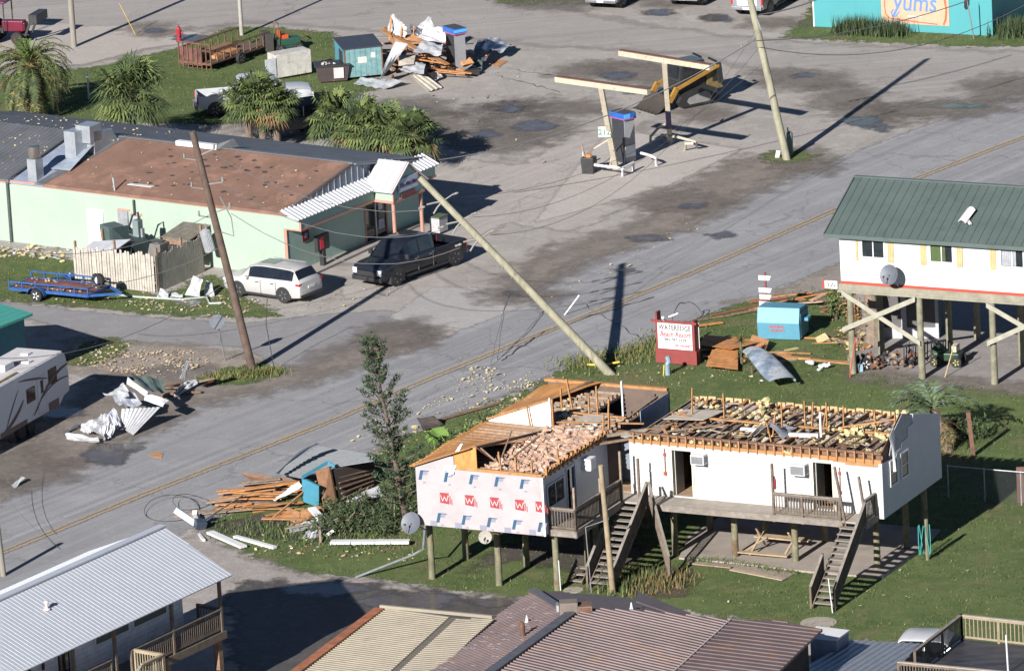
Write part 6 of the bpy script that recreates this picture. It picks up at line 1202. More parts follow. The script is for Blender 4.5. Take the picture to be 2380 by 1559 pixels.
rail('guard_rail', 'rust banded pipe rail right of the rear canopy column', [pz(1575,319,.6), pz(1618,330,.6), pz(1620,345,.0)], CREAM); rail('guard_rail', 'short cream pipe post right of the rear island', [pz(1592,350,0), pz(1594,334,.5), pz(1612,334,.5)], CREAM)
T = Thing('planter_bin', 'black square bin with a broken stump and twigs sticking out', 'bin', pz(1370,402), R(-20)); q = MB(); q.extr([(-.3,-.3,0),(.3,-.3,0),(.34,-.34,.85),(-.34,-.34,.85)], (0,.64,0), BLACKP); T.part('bin', q, bevel=.02); q = MB(); q.tube([(0,0,.7),(.02,0,1.0)], [.2,.16], PLY, 8); q.beam((-.2,0,.8),(-.35,0,1.5),.06,.06,W_OLD); [q.beam((.1,0,.9),(.1+.1*k-.2,.1,1.35),.015,.015,W_DARK) for k in range(5)]; T.part('stump', q)
T = Thing('bollard', 'cream rusty bollard behind the black square bin', 'bollard', pz(1358,388), 0); q = MB(); q.tube([(0,0,0),(0,0,.8),(0,0,.88)], [.08,.08,.02], CREAM, 10); T.part('post', q)
q = MB(); q.box(-.35,.35,-.2,.2,0,.35, BLACKP); q.tube([(-.3,.1,.4),(0,0,.6),(.3,.2,.35)], .05, BLACKP, 6); solo('dispenser_part', 'black dispenser part lying beside the displaced fuel pump', 'scrap', q, pz(1098,176), R(20))
# ================= ROAD SIGNS =================
A = at(1525, 843); B = at(1622, 858); T = Thing('resort_sign', 'red framed white Wateredge Beach Resort sign on the lawn by the road', 'sign', (A.x, A.y, 0), R(-27)); REDP = M('sign_red_paint', (.20,.035,.032), .6, var=.1); L_ = 2.12
q = MB(); q.box(.02, L_, -.06, .0, .05, .72, REDP); q.box(.02, L_, .3, .36, .05, .72, REDP); q.box(L_-.05, L_, .0, .3, .05, .7, REDP); T.part('base', q)
q = MB(); q.box(.08, .18, -.05, .36, .1, 2.45, REDP); q.box(L_-.18, L_-.06, -.05, .36, .1, 2.15, REDP); q.box(-.15, L_+.05, -.07, .0, 1.98, 2.10, REDP); T.part('frame', q)
q = MB(); q.box(.18, L_-.19, -.05, -.0, .74, 1.97, WHITE); bd = T.part('board', q); q = MB(); q.box(.25, L_-.02, .37, .40, .74, 1.97, WHITE); T.part('board', q)
BT = P('sign_black_text', (.02,.02,.02)); RT_ = P('sign_red_text', (.38,.02,.03))
text_mesh('lettering', 'WATEREDGE', .34, BT, bd, (1.06,-.055,1.66), (R(90),0,0), th=.004, bold=.004, font_scale=(.82,1)); text_mesh('lettering', 'Beach Resort', .36, RT_, bd, (1.06,-.055,1.34), (R(90),0,0), th=.004, shear=.35, bold=.005, font_scale=(.80,1)); text_mesh('lettering', '985-787-2329', .20, BT, bd, (1.06,-.055,1.13), (R(90),0,0), th=.004, font_scale=(1,1), bold=.003); text_mesh('lettering', 'NO VACANCY', .15, RT_, bd, (1.48,-.055,.88), (R(90),0,0), th=.004, bold=.006, font_scale=(.85,1)); text_mesh('lettering', '85 578 48', .11, P('sign_faint', (.5,.42,.42)), bd, (.62,-.055,.9), (R(90),0,0), th=.004)
q = MB(); q.tube([(.9,-.3,2.35),(1.3,-.1,2.5)], .06, GALV, 8); q.tube([(.55,-.05,2.1),(.6,-.3,2.3)], .07, WHITE, 8); T.part('spotlight', q)
T = Thing('arrow_sign_post', 'red post with four white arrow boards behind the light blue dumpster', 'sign', pz(1782, 738), R(-22)); q = MB(); q.box(-.04,.04,0,.08,0,2.2, REDP); T.part('post', q)
for k, (z, wd) in enumerate(((1.95,.62),(1.35,.66),(1.02,.6),(.68,.68))):
    q = MB(); q.extr([(-wd/2,-.03,z-.12),(wd/2-.1,-.03,z-.12),(wd/2,-.03,z+.1),(-wd/2,-.03,z+.12)], (0,.03,0), WHITE); o = T.part('arrow_board', q)
    if k != 2 and k != 0: text_mesh('lettering', ('','OFFICE','','BEACH')[k], .18, P('faint_blue_grey', (.35,.38,.45)), o, (-.02,-.034,z-.07), (R(90),0,0), th=.002)
def stop_sign(name, label, bu, bv, tu, tv, h, face_rz, grp='octagonal road signs'):
    b = at(bu, bv); t = at(tu, tv, h); T = Thing(name, label, 'road sign', (b.x, b.y, 0), 0, grp); tl = T.Mi @ t
    q = MB(); q.tube([(0,0,0), tl+Vector((0,0,.25))], .035, GALV, 8); T.part('post', q); q = MB(); c_, s_ = math.cos(face_rz), math.sin(face_rz)
    oc = [(.38*math.cos(PI/8+PI*k/4), .38*math.sin(PI/8+PI*k/4)) for k in range(8)]; q.extr([(tl.x+a*c_, tl.y+a*s_, tl.z+b_) for a, b_ in oc], (-s_*.02, c_*.02, 0), M('sign_back_grey', (.22,.24,.27), .5, .3)); T.part('sign_plate', q)
stop_sign('stop_sign', 'back of an octagonal road sign near the dark leaning utility pole', 523, 838, 504, 748, 2.3, R(15)); stop_sign('stop_sign', 'dark octagonal road sign on a leaning post before the turquoise wall', 2264, 92, 2247, 8, 2.2, R(60))
# hydrant, mailbox post
T = Thing('fire_hydrant', 'red fire hydrant on the concrete by the street', 'fire hydrant', pz(417, 98), 0); q = MB(); HR = P('hydrant_red', (.28,.02,.035), .4); q.lathe([(.2,0),(.2,.06),(.13,.08),(.13,.6),(.17,.62),(.17,.7),(.12,.74),(.10,.86),(.04,.92),(.04,.98)], (0,0,0), HR, 14); T.part('barrel', q, smooth=.6); q = MB(); q.tube([(-.25,0,.5),(.25,0,.5)], .06, HR, 8); q.tube([(0,-.24,.45),(0,0,.45)], .08, HR, 8); T.part('nozzles', q)
q = MB(); q.box(-.04,.04,-.04,.04,0,1.7, WHITE); solo('marker_post', 'thin white marker post between the date palm and a fan palm', 'post', q, pz(207, 232), .3)
q = MB(); q.tube([(0,0,0),(.01,0,.55),(.08,0,.65),(.02,.02,.9)], .12, M('meter_blue_grey', (.20,.28,.34), .5), 8); q.tube([(-.2,0,0),(-.15,0,.5)], .03, P('yellow_pipe', (.55,.45,.05)), 6); solo('utility_pedestal', 'small blue grey utility pedestal before the resort sign', 'pedestal', q, pz(1552, 872), 0)
# ================= SATELLITE DISHES =================
def dish(name, label, c, aim, r, post, mat_=None):
    c = Vector(c); b = Vector(post); T = Thing(name, label, 'satellite dish', (b.x, b.y, b.z), 0, 'satellite dishes'); l = T.Mi @ c; ax = Vector(aim).normalized(); q = MB()
    prof = [(.01,-.10*r*1.6)]+[(r*t, -.16*r*(1-t*t)) for t in (.25,.5,.75,1)]+[(r*1.0,.015)]+[(r*t, -.16*r*(1-t*t)+.02) for t in (.75,.5,.25)]
    q.lathe(prof, l, mat_ or M('dish_grey', (.10,.11,.13), .5, .1), 24, ax); T.part('reflector', q, smooth=.6); q = MB(); dn = Vector((ax.x*.5, ax.y*.5, -.4)).normalized(); q.tube([l+dn*r*.95, l+ax*r*1.1+Vector((0,0,-r*.35))], .02, GALV, 6); q.tube([l+ax*r*1.1+Vector((0,0,-r*.35)), l+ax*r*.95+Vector((0,0,-r*.3))], .05, BLACKP, 8); T.part('feed_arm', q); q = MB(); q.tube([(0,0,0), l-ax*.12*r], .03, GALV, 6); q.tube([l-ax*.12*r, l-ax*.25*r-Vector((0,0,.2))], .05, BLACKP, 6); T.part('mast', q)
g0 = gh.M; dish('satellite_dish', 'dark grey satellite dish hanging in front of the white stilt house', g0 @ Vector((2.7,-.75,5.05)), (-.55,-.75,.35), .48, g0 @ Vector((2.9,-.05,4.3)))
m0 = mo.M; dish('satellite_dish', 'grey satellite dish at the left corner of the house wrap wall', m0 @ Vector((-6.05,-.35,2.75)), (-.55,-.8,.45), .47, m0 @ Vector((-5.74,.5,2.2)))
dish('satellite_dish', 'rusty pale round dish on top of a piling below the house wrap wall', m0 @ Vector((-2.62,-.30,2.42)), (-.1,-1,.25), .28, m0 @ Vector((-2.6,.35,2.1)), M('rusty_white_dish', (.28,.26,.22), .6, rust=.6))
# ================= VEGETATION =================
LF_D = M('dark_leaf', (.035,.055,.022), .8, var=.4); LF_M = M('mid_leaf', (.065,.095,.030), .8, var=.35); LF_L = M('light_leaf', (.12,.155,.045), .8, var=.3); LF_Y = M('dry_leaf', (.20,.15,.055), .85, var=.3)
LF_B = M('blue_green_leaf', (.13,.18,.14), .7, var=.25); BARK = M('bark', (.13,.10,.08), .95, var=.4, scale=5, bump=.02); BARK_L = M('palm_bark', (.16,.12,.09), .95, var=.4, scale=7, bump=.03)
def leafc(mb, c, rad, n, sz, mats, rr, up=.0, ln=1.6):
    c = Vector(c)
    for _ in range(n):
        v = Vector((rr.gauss(0,.5), rr.gauss(0,.5), rr.gauss(0,.5))); p = c+Vector((v.x*rad[0], v.y*rad[1], v.z*rad[2]))
        d = Vector((rr.uniform(-1,1), rr.uniform(-1,1), rr.uniform(-1,1)+up)).normalized(); s_ = d.cross(Vector((rr.uniform(-1,1), rr.uniform(-1,1), rr.uniform(-1,1)))).normalized()
        a = sz*rr.uniform(.6,1.3); mb.add([p-s_*a*.5, p+d*a*ln*.5-s_*a*.1, p+d*a*ln, p+s_*a*.5], [(0,1,2,3)], rr.choice(mats))
def frond(mb, base, az, el, L, droop, rr, mats, leaflet=.42, n=26, w=.035, vang=.6):
    "pinnate frond: arching rib with leaflets on both sides"
    p = Vector(base); pts = [p.copy()]; e = el; step = L/n; h = Vector((math.cos(az), math.sin(az), 0)); side = Vector((-h.y, h.x, 0))
    for i in range(n):
        e -= droop/n*(1+i/n); d = h*math.cos(e)+Vector((0,0,math.sin(e))); p = p+d*step; pts.append(p.copy())
    mb.tube(pts[::4], [.03*(1-.8*i/len(pts[::4])) for i in range(len(pts[::4]))], mats[-1], 4, cap=False)
    for i in range(3, n+1):
        q = pts[i]; d = (pts[i]-pts[i-1]).normalized(); ll = leaflet*math.sin(PI*min(1,.12+.86*i/n))**.6
        for s in (1, -1):
            v = (side*s*.85+d*.55+Vector((0,0,vang-rr.uniform(.3,.9)))).normalized(); tip = q+v*ll+Vector((0,0,-ll*.15)); mb.add([q-d*w, q+d*w, tip], [(0,1,2)], rr.choice(mats[:-1]))
def fan(mb, base, az, el, L, rr, mats, R_=.75, nb=15):
    h = Vector((math.cos(az)*math.cos(el), math.sin(az)*math.cos(el), math.sin(el))); c = Vector(base)+h*L+Vector((0,0,-.15*L)); mb.tube([base, Vector(base)+h*L*.5, c], .018, mats[0], 4, cap=False)
    side = h.cross(Vector((0,0,1))).normalized(); up = side.cross(h).normalized(); m_ = rr.choice(mats); R_ *= rr.uniform(.75,1.15)
    for k in range(nb):
        t = -1.9+3.8*k/(nb-1); d = (h*math.cos(t)+side*math.sin(t)+up*.12).normalized(); r = R_*rr.uniform(.8,1.1)*(1-.12*abs(t)); mid = c+d*r*.55; tip = c+d*r+Vector((0,0,-r*rr.uniform(.2,.5))); s_ = d.cross(up).normalized()*.055
        mb.add([c, mid-s_, tip, mid+s_], [(0,1,2,3)], m_)
rr = random.Random(21)
# date palm
b = at(78, 278); T = Thing('date_palm', 'broad date palm with arching feathery fronds at the left edge', 'palm tree', (b.x, b.y, 0), 0)
q = MB(); q.tube([(0,0,-.05),(-.02,0,.7),(0,0,1.6),(.02,0,2.9)], [.48,.40,.30,.34], BARK_L, 12); T.part('trunk', q); q = MB()
q.tube([(.55,-.1,0),(.45,0,.5),(.2,0,1.3)], [.25,.2,.1], BARK_L, 8); T.part('trunk', q); q = MB()
for i in range(125):
    el = rr.uniform(-.75, 1.25); frond(q, (0,0,2.9+.25*el*.5), rr.uniform(0,2*PI), el, rr.uniform(2.5,3.2), 1.35 if el > 0 else .7, rr, ([LF_L, LF_M, LF_M] if el > .7 else [LF_M, LF_D, LF_M] if el > 0 else [LF_Y, LF_M, LF_D])+[LF_Y], n=26, w=.045)
for i in range(14): frond(q, (0,0,2.95), rr.uniform(0,2*PI), rr.uniform(1.1,1.5), 1.7, .35, rr, [LF_L, M('fresh_leaf', (.14,.24,.05), .8, var=.2), LF_L, LF_M], n=20)
T.part('crown', q)
# fan palms
def fan_palm(u, v, h, label, sc=1.0, n=34, seed=0):
    rr = random.Random(seed); b = at(u, v); T = Thing('fan_palm', label, 'palm tree', (b.x, b.y, 0), 0, 'fan palms behind the mint green shop'); q = MB(); q.tube([(0,0,-.05),(.03,0,h*.5),(0,.03,h)], [.22,.17,.19], BARK_L, 10); T.part('trunk', q); q = MB()
    for i in range(int(n*1.7)):
        el = rr.uniform(-.95, 1.35); ms = [LF_L, LF_M, LF_L, LF_D] if el > .3 else ([LF_M, LF_M, LF_L] if el > -.45 else [LF_Y, LF_M, LF_D, M('brown_leaf', (.16,.10,.05), .9)]); fan(q, (0,0,h), rr.uniform(0,2*PI), el, rr.uniform(.5,1.05)*sc, rr, ms, R_=.92*sc)
    T.part('crown', q)
for i, (u, v, h, lb, sc_) in enumerate([(312,352,3.3,'large fan palm standing alone between the date palm and the white pickup',1.5),(580,352,2.8,'fan palm covering the back of the white pickup',.95),(612,350,3.1,'fan palm in the middle of the clump before the white pickup',1.0),(645,352,2.7,'fan palm covering the bonnet of the white pickup',.92),
    (785,375,2.5,'leftmost of the low fan palms right of the white pickup',1.15),(848,385,2.2,'low fan palm second from the left in the right hand clump',1.15),(905,390,2.15,'low fan palm third from the left in the right hand clump',1.15),(965,400,2.1,'rightmost low fan palm nearest the shop gable',1.1)]): fan_palm(u, v, h, lb, sc_, 46 if i < 4 else 38, i+5)
# norfolk pine
base = at(945, 1215); top = at(862, 793, 9.0); T = Thing('norfolk_pine', 'slender leaning pine with tufted dark foliage left of the motel', 'tree', (base.x, base.y, 0), 0); tp = T.Mi @ top
def onT(f): return Vector((tp.x*f+.04*math.sin(4*f), tp.y*f, tp.z*f))
q = MB(); q.tube([onT(k/10) for k in range(11)], [.15-.012*k for k in range(11)], BARK, 9); T.part('trunk', q); q = MB(); bq = MB()
for k in range(19):
    f = .10+.90*k/19; 
    for j in range(6 if f < .6 else 5):
        a = 2*PI*j/(6 if f < .6 else 5)+k*.7+rr.uniform(-.25,.25); L_ = (1.2 if f < .35 else .95 if f < .75 else .5)*rr.uniform(.75,1.1)*(1 if rr.random() < .72 else .3); c_ = onT(f); d = Vector((math.cos(a), math.sin(a), rr.uniform(.28,.5))).normalized(); e = c_+d*L_; bq.beam(c_, e, .03, .03, BARK)
        for t in (.62,.85,1.0,1.1):
            if rr.random() < .9: leafc(q, c_+d*L_*t+Vector((0,0,.05+.15*t*t)), (.11+.05*t,.11+.05*t,.08), 15, .07, [LF_D, LF_D, LF_D, M('pine_green', (.045,.075,.045), .8, var=.3)], rr, up=.7, ln=2.4)
leafc(q, onT(1.0)+Vector((0,0,.1)), (.3,.3,.25), 60, .08, [LF_D, LF_M], rr, ln=2.4); leafc(q, onT(.93), (.25,.25,.3), 60, .08, [LF_D, LF_M], rr, ln=2.4)
T.part('branches', bq); T.part('crown', q)
# shrubs west of the short wing
def shrub(name, label, cat, u, v, rad, n, mats, sz=.12, grp=None, z0=.0, up=.4, ln=2.0, seed=1, stems=0):
    rr = random.Random(seed); b = at(u, v); T = Thing(name, label, cat, (b.x, b.y, 0), 0, grp); q = MB()
    for k in range(stems or 4): q.tube([(rr.uniform(-.1,.1), rr.uniform(-.1,.1), 0), (rr.uniform(-.6,.6)*rad[0], rr.uniform(-.6,.6)*rad[1], rad[2]*rr.uniform(.6,1.1)+z0)], [.03,.012], BARK, 5)
    T.part('stems', q); q = MB()
    for k in range(max(3, n//70)): leafc(q, (rr.uniform(-.75,.75)*rad[0], rr.uniform(-.75,.75)*rad[1], z0+rad[2]*rr.uniform(.25,.95)), (rad[0]*.42, rad[1]*.42, rad[2]*.38), 70, sz, mats, rr, up=up, ln=ln)
    T.part('foliage', q)
for i, (u, v, rx, ry, rz, n, ms, lb) in enumerate([(1010,1120,1.0,1.4,1.3,1500,[LF_D,LF_M],'dark bushy shrub between the pine and the house wrap wall'),(1060,1075,1.1,1.3,.9,1100,[LF_M,LF_D,LF_L],'mid green shrub at the left eave of the short wing'),(1110,1035,1.1,1.3,.8,1000,[LF_M,LF_L],'third shrub along the road side of the short wing'),(1165,995,1.1,1.2,.8,900,[LF_M,LF_L,LF_D],'shrub at the far end of the short wing hedge'),(970,1150,.9,1.2,1.6,1300,[LF_D,LF_D,LF_M],'dark tall shrub at the foot of the leaning pine')]): shrub('shrub', lb, 'shrub', u, v, (rx,ry,rz), n, ms, .10, 'shrubs west of the motel', seed=i+3)
q = MB(); b = at(1040, 1080)
for a_ in (2.6, 3.1, 3.6, 2.0): fan(q, (0,0,.9), a_, .7, .7, rr, [M('fresh_leaf', (.14,.24,.05), .8)], R_=.9, nb=16)
solo('palm_sapling', 'bright light green fan leaf sticking out of the hedge by the road', 'palm', q, (b.x, b.y, 0), group='shrubs west of the motel')
# fallen branches heap
b = at(860, 1222); T = Thing('branch_heap', 'heap of broken leafy branches left of the house wrap wall', 'branches', (b.x, b.y, 0), 0); q = MB(); bq = MB()
for k in range(60):
    c_ = Vector((rr.uniform(-1.9,2.1), rr.uniform(-1.6,2.2), rr.uniform(.1,.55))); d = Vector((rr.uniform(-1,1), rr.uniform(-1,1), rr.uniform(0,.7))).normalized(); bq.beam(c_, c_+d*rr.uniform(.5,1.3), .03, .03, rr.choice([BARK, W_OLD])); leafc(q, c_+d*.5, (.42,.42,.24), 60, .09, [LF_D, LF_D, LF_D, LF_M], rr, ln=2.2)
T.part('twigs', bq); T.part('foliage', q)
# palm right of the motel
b = at(2205, 1050); T = Thing('palm', 'battered blue green palm with brown dead fronds behind the shaded gable', 'palm tree', (b.x, b.y, 0), 0); q = MB(); q.tube([(0,0,0),(-.2,.2,.9),(-.6,.5,1.9)], [.22,.2,.2], BARK_L, 9); T.part('trunk', q); q = MB()
for a_, el in [(2.9,.5),(2.6,.8),(2.2,.9),(3.3,.2),(.5,1.0),(.2,.7),(3.7,.4),(1.4,1.1),(2.4,.3),(3.0,.9),(.9,.7),(2.8,.1),(3.2,.7),(.3,.3),(-.2,.6),(1.8,.6),(2.0,1.2),(4.2,.5),(3.5,.9)]: frond(q, (-.6,.5,1.9), a_, el+.1, rr.uniform(1.9,2.6), 1.0, rr, [LF_B, LF_M, LF_M, M('dusty_green_leaf', (.10,.135,.08), .8), LF_M], n=26, leaflet=.5, w=.05)
T.part('crown', q); q = MB()
for k in range(16): frond(q, (-.3,.3,1.3), rr.uniform(-1.8,1.2), rr.uniform(-1.1,.2), rr.uniform(.9,1.6), .7, rr, [LF_Y, M('brown_leaf', (.16,.10,.05), .9), LF_D, M('brown_leaf', (.16,.10,.05), .9)], n=16, leaflet=.35)
T.part('dead_fronds', q)
b = at(2262, 1060); q = MB(); q.beam((0,0,0), (-.15,.1,2.0), .18, .18, RUST); solo('post_stump', 'dark red brown post behind the battered palm', 'post', q, b)
shrub('shrub', 'low dark bush right of the battered palm', 'shrub', 2250, 1020, (.9,.8,.8), 500, [LF_D, LF_M], .11, seed=77)
# yuccas and weeds
for i, (u, v, h, lb) in enumerate([(1724,850,1.6,'taller yucca by the curled metal sheet'),(1748,868,1.0,'shorter yucca in front of the curled metal sheet')]):
    b = at(u, v); T = Thing('yucca', lb, 'plant', (b.x, b.y, 0), 0, 'yuccas on the lawn'); q = MB(); q.tube([(0,0,0),(0,0,h*.7)], .06, BARK, 6); T.part('stem', q); q = MB()
    for z in ((h*.3, h*.75) if i == 0 else (h*.5,)):
        for k in range(70):
            a = rr.uniform(0,2*PI); e = rr.uniform(-.5,1.4); d = Vector((math.cos(a)*math.cos(e), math.sin(a)*math.cos(e), math.sin(e))); s_ = d.cross(Vector((0,0,1))).normalized()*.03; c_ = Vector((0,0,z)); L_ = rr.uniform(.35,.6); q.add([c_-s_, c_+d*L_, c_+s_], [(0,1,2)], rr.choice([LF_M, LF_D, LF_L]))
    T.part('leaves', q)
def weeds(name, label, pts, n, h, mats, grp=None, seed=0, spread=.5):
    rr = random.Random(seed); c = at(*pts[0]); q = MB()
    for k in range(n):
        i = rr.randrange(len(pts)-1) if len(pts) > 1 else 0; p = at(*pts[i]).lerp(at(*pts[min(i+1,len(pts)-1)]), rr.random())-c+Vector((rr.gauss(0,spread), rr.gauss(0,spread), 0)); p.z = 0
        a = rr.uniform(0,2*PI); l = rr.uniform(.1,.5); hh = h*rr.uniform(.5,1.2); tip = p+Vector((math.cos(a)*l*hh, math.sin(a)*l*hh, hh)); s_ = Vector((-math.sin(a), math.cos(a), 0))*.03; q.add([p-s_, tip, p+s_], [(0,1,2)], rr.choice(mats))
    return tag(solo(name, label, 'plants', q, c, group=grp), kind='stuff')
weeds('weed_clump', 'tall weeds at the foot of the thin pole by the motel stairs', [(1430,1375),(1480,1335)], 900, .5, [LF_M, LF_M, LF_L, LF_D, LF_Y], seed=1, spread=.4)
weeds('weed_clump', 'dry brown weeds right of the weeds at the thin pole', [(1500,1370),(1560,1345)], 700, .35, [LF_Y, M('brown_leaf', (.16,.10,.05), .9), LF_M], seed=2, spread=.6)
weeds('flower_bed', 'dark leafy plants in a row before the mural wall', [(1955,76),(2095,84)], 1300, .95, [LF_D, LF_D, LF_M], seed=3, spread=.35); weeds('flower_bed', 'leafy plants at the right corner of the turquoise wall', [(2335,85),(2400,75)], 700, 1.0, [LF_D, LF_M], seed=4, spread=.5)
weeds('weed_clump', 'rough weeds between the road and the red framed resort sign', [(1330,850),(1420,835),(1500,815),(1580,770)], 1500, .28, [LF_M, LF_L, LF_Y], seed=5, spread=.7); weeds('weed_clump', 'weeds along the wooden boards under the slab edge', [(1600,1303),(1700,1308),(1850,1335)], 700, .2, [LF_L, LF_M], seed=6, spread=.15)
weeds('weed_clump', 'weeds by the debris at the driveway corner', [(560,1230),(700,1240),(900,1270)], 1500, .25, [LF_M, LF_L, LF_D], seed=8, spread=.7); weeds('weed_clump', 'grass clump at the foot of the dark leaning utility pole', [(500,878),(640,865)], 1200, .25, [LF_M, LF_L, LF_Y], seed=9, spread=.4)
# lawn blades: one uncountable mass
def blades():
    rs = np.random.RandomState(3); V = []; cols = [LF_M, LF_L, LF_Y, LF_D]; tot = 0; me = bpy.data.meshes.new('grass'); VS = []; MI = []
    for i, (nm, pts) in enumerate(LAWNS):
        poly = [tuple(at(u, v)[:2]) for u, v in pts]; xs = [p[0] for p in poly]; ys = [p[1] for p in poly]; A = (max(xs)-min(xs))*(max(ys)-min(ys)); n = int(min(90000, A*26))
        X = rs.uniform(min(xs), max(xs), n); Y = rs.uniform(min(ys), max(ys), n); D = sdf_poly(X, Y, poly); k = D > -.25; X = X[k]; Y = Y[k]; n = len(X)
        den = np.sin(X*1.3+2*np.sin(Y*.7))+np.sin(Y*1.7+X*.5); k = rs.uniform(-2.2, 2, n) < den; X = X[k]; Y = Y[k]; n = len(X)
        a = rs.uniform(0, 2*PI, n); h = rs.uniform(.04, .12, n); l = rs.uniform(.0, .08, n); w_ = .028
        P0 = np.stack([X-np.sin(a)*w_, Y+np.cos(a)*w_, np.full(n, .015)], -1); P1 = np.stack([X+np.sin(a)*w_, Y-np.cos(a)*w_, np.full(n, .015)], -1); P2 = np.stack([X+np.cos(a)*l, Y+np.sin(a)*l, h+.02], -1)
        VS.append(np.stack([P0, P1, P2], 1).reshape(-1, 3)); MI.append(rs.choice([0,0,0,0,0,1,3,3], n))
    V = np.concatenate(VS); mi = np.concatenate(MI); n = len(mi); me.vertices.add(3*n); me.vertices.foreach_set('co', V.ravel().astype(np.float32)); me.loops.add(3*n); me.loops.foreach_set('vertex_index', np.arange(3*n, dtype=np.int32)); me.polygons.add(n)
    me.polygons.foreach_set('loop_start', np.arange(0, 3*n, 3, dtype=np.int32)); me.polygons.foreach_set('material_index', mi.astype(np.int32)); [me.materials.append(m_) for m_ in cols]; me.update(calc_edges=True)
    o = bpy.data.objects.new('grass', me); C.objects.link(o); tag(o, 'short green grass blades covering the lawns', 'grass', kind='stuff')
blades()
# ================= POLES =================
PGR = M('pole_grey_wood', (.22,.20,.17), .9, var=.2, scale=1.5, stretch=(4,4,.6)); PDK = M('pole_dark_wood', (.10,.068,.052), .9, var=.3, scale=2); PGN = M('pole_greenish_wood', (.26,.245,.175), .9, var=.25, scale=1.2, col2=(.17,.14,.10), c2t=.62, stretch=(3,3,.8)); PORC = M('insulator_grey', (.19,.185,.165), .6)
def pole(name, label, base, top, r0, r1, m_, cat='utility pole', grp=None):
    T = Thing(name, label, cat, (base.x, base.y, base.z), 0, grp); t = T.Mi @ top; q = MB(); q.tube([Vector((0,0,-.1)), t*.5, t], [r0, (r0+r1)/2, r1], m_, 12); T.part('shaft', q, smooth=.8); return T, t
b = at(172, 110); pole('utility_pole', 'weathered grey utility pole left of the red fire hydrant', b, Vector((b.x, b.y, 9)), .17, .14, PGR)
b = at(562, 83); pole('utility_pole', 'thin pale pole beside the cage trailer at the top of the picture', b, Vector((b.x, b.y, 9)), .12, .09, M('pale_pole', (.30,.28,.25), .8))
T, t = pole('utility_pole', 'tall greenish pole leaning left between the fuel pumps and the road', at(1830, 372), at(1722, -95, 10.4), .21, .16, PGN); POLE3 = T.M @ (t*.72); q = MB(); q.tube([t*.72+Vector((.1,-.1,.0)), t*.70+Vector((.25,-.15,-.4)), t*.66+Vector((.2,-.1,-.9))], .03, GALV, 6); q.beam(t*.62, t*.62+Vector((-1.1,-.2,-.35)), .05, .05, PORC); [q.lathe([(.04,0),(.05,.05),(.03,.12)], t*.62+Vector((-.3-.3*k,-.05,-.35-.1*k)), PORC, 8) for k in range(3)]; T.part('brackets', q)
q = MB(); q.tube([(0,0,.0),(.03,0,1.2),(.04,0,1.3)], [.17,.17,.05], M('transformer_green_grey', (.13,.17,.16), .5, .2), 14); q.tube([(-.05,0,1.25),(-.06,0,1.5)], .04, PORC, 6); solo('transformer', 'grey green transformer can standing against the tall greenish pole', 'transformer', q, at(1836,362), 0)
q = MB(); q.obox((0,0,.22), (.22,.05,.42), (.25,.2,0), WHITE); solo('fallen_notice', 'small white plate leaning at the foot of the tall greenish pole', 'sign', q, at(1808,368), 0)
T, t = pole('utility_pole', 'dark brown utility pole leaning left before the shop side wall', at(588, 860), at(447, 306, 11.6), .20, .15, PDK); DP = T.M.copy(); dpt = t
def onP(f): return t*f
q = MB()
for f, dx, dz in ((.90,.75,.3),(.78,.8,.1),(.66,.8,.25)):
    q.beam(onP(f), onP(f)+Vector((dx,-.1,dz)), .06, .06, PORC); q.beam(onP(f-.02), onP(f-.02)+Vector((-.7,-.05,.15)), .05, .05, PORC); q.lathe([(.05,0),(.07,.06),(.05,.12),(.07,.18),(.03,.24)], onP(f)+Vector((dx,-.1,dz)), PORC, 8)
    q.lathe([(.04,0),(.06,.05),(.03,.25)], onP(f-.02)+Vector((-.7,-.05,.15)), PORC, 8)
T.part('crossarm_brackets', q); q = MB(); q.tube([onP(.72)+Vector((.5,-.1,.1)), onP(.69)+Vector((.9,-.1,-.6)), onP(.64)+Vector((.85,-.1,-.9)), onP(.60)+Vector((.2,-.1,-.2))], .03, PORC, 6); T.part('conduit', q); q = MB(); q.tube([(1.0,-.1,0),(.75,-.05,2.2),(.9,0,3.6)], .02, BLACKP, 5); T.part('guy_wire', q)
q = MB(); q.tube([(0,0,0),(.0,0,1.05),(.0,0,1.15)], [.27,.27,.1], M('transformer_grey', (.36,.38,.40), .45, .3), 16); [q.box(.12*math.cos(a)*2.2-.02, .12*math.cos(a)*2.2+.02, .12*math.sin(a)*2.2-.03, .12*math.sin(a)*2.2+.03, .1, .9, M('transformer_grey', (.36,.38,.40), .45, .3)) for a in [-2.2,-1.9,-1.6,-1.3,-1.0,-.7]]; q.tube([(.1,0,1.1),(.12,0,1.4)], .05, PORC, 6); solo('transformer', 'grey ribbed transformer can caught on the corner of the picket enclosure', 'transformer', q, (st.M @ Vector((-4.1,-.9,1.1))), 0, rot=(0,-.2,0))
FB = at(1423, 870); FT = Vector((-3.86, 308.58, 9.22)); T, t = pole('utility_pole', 'long grey green utility pole toppled towards the mint green shop over the road', FB, FT, .21, .15, PGN); 
q = MB()
FI = []
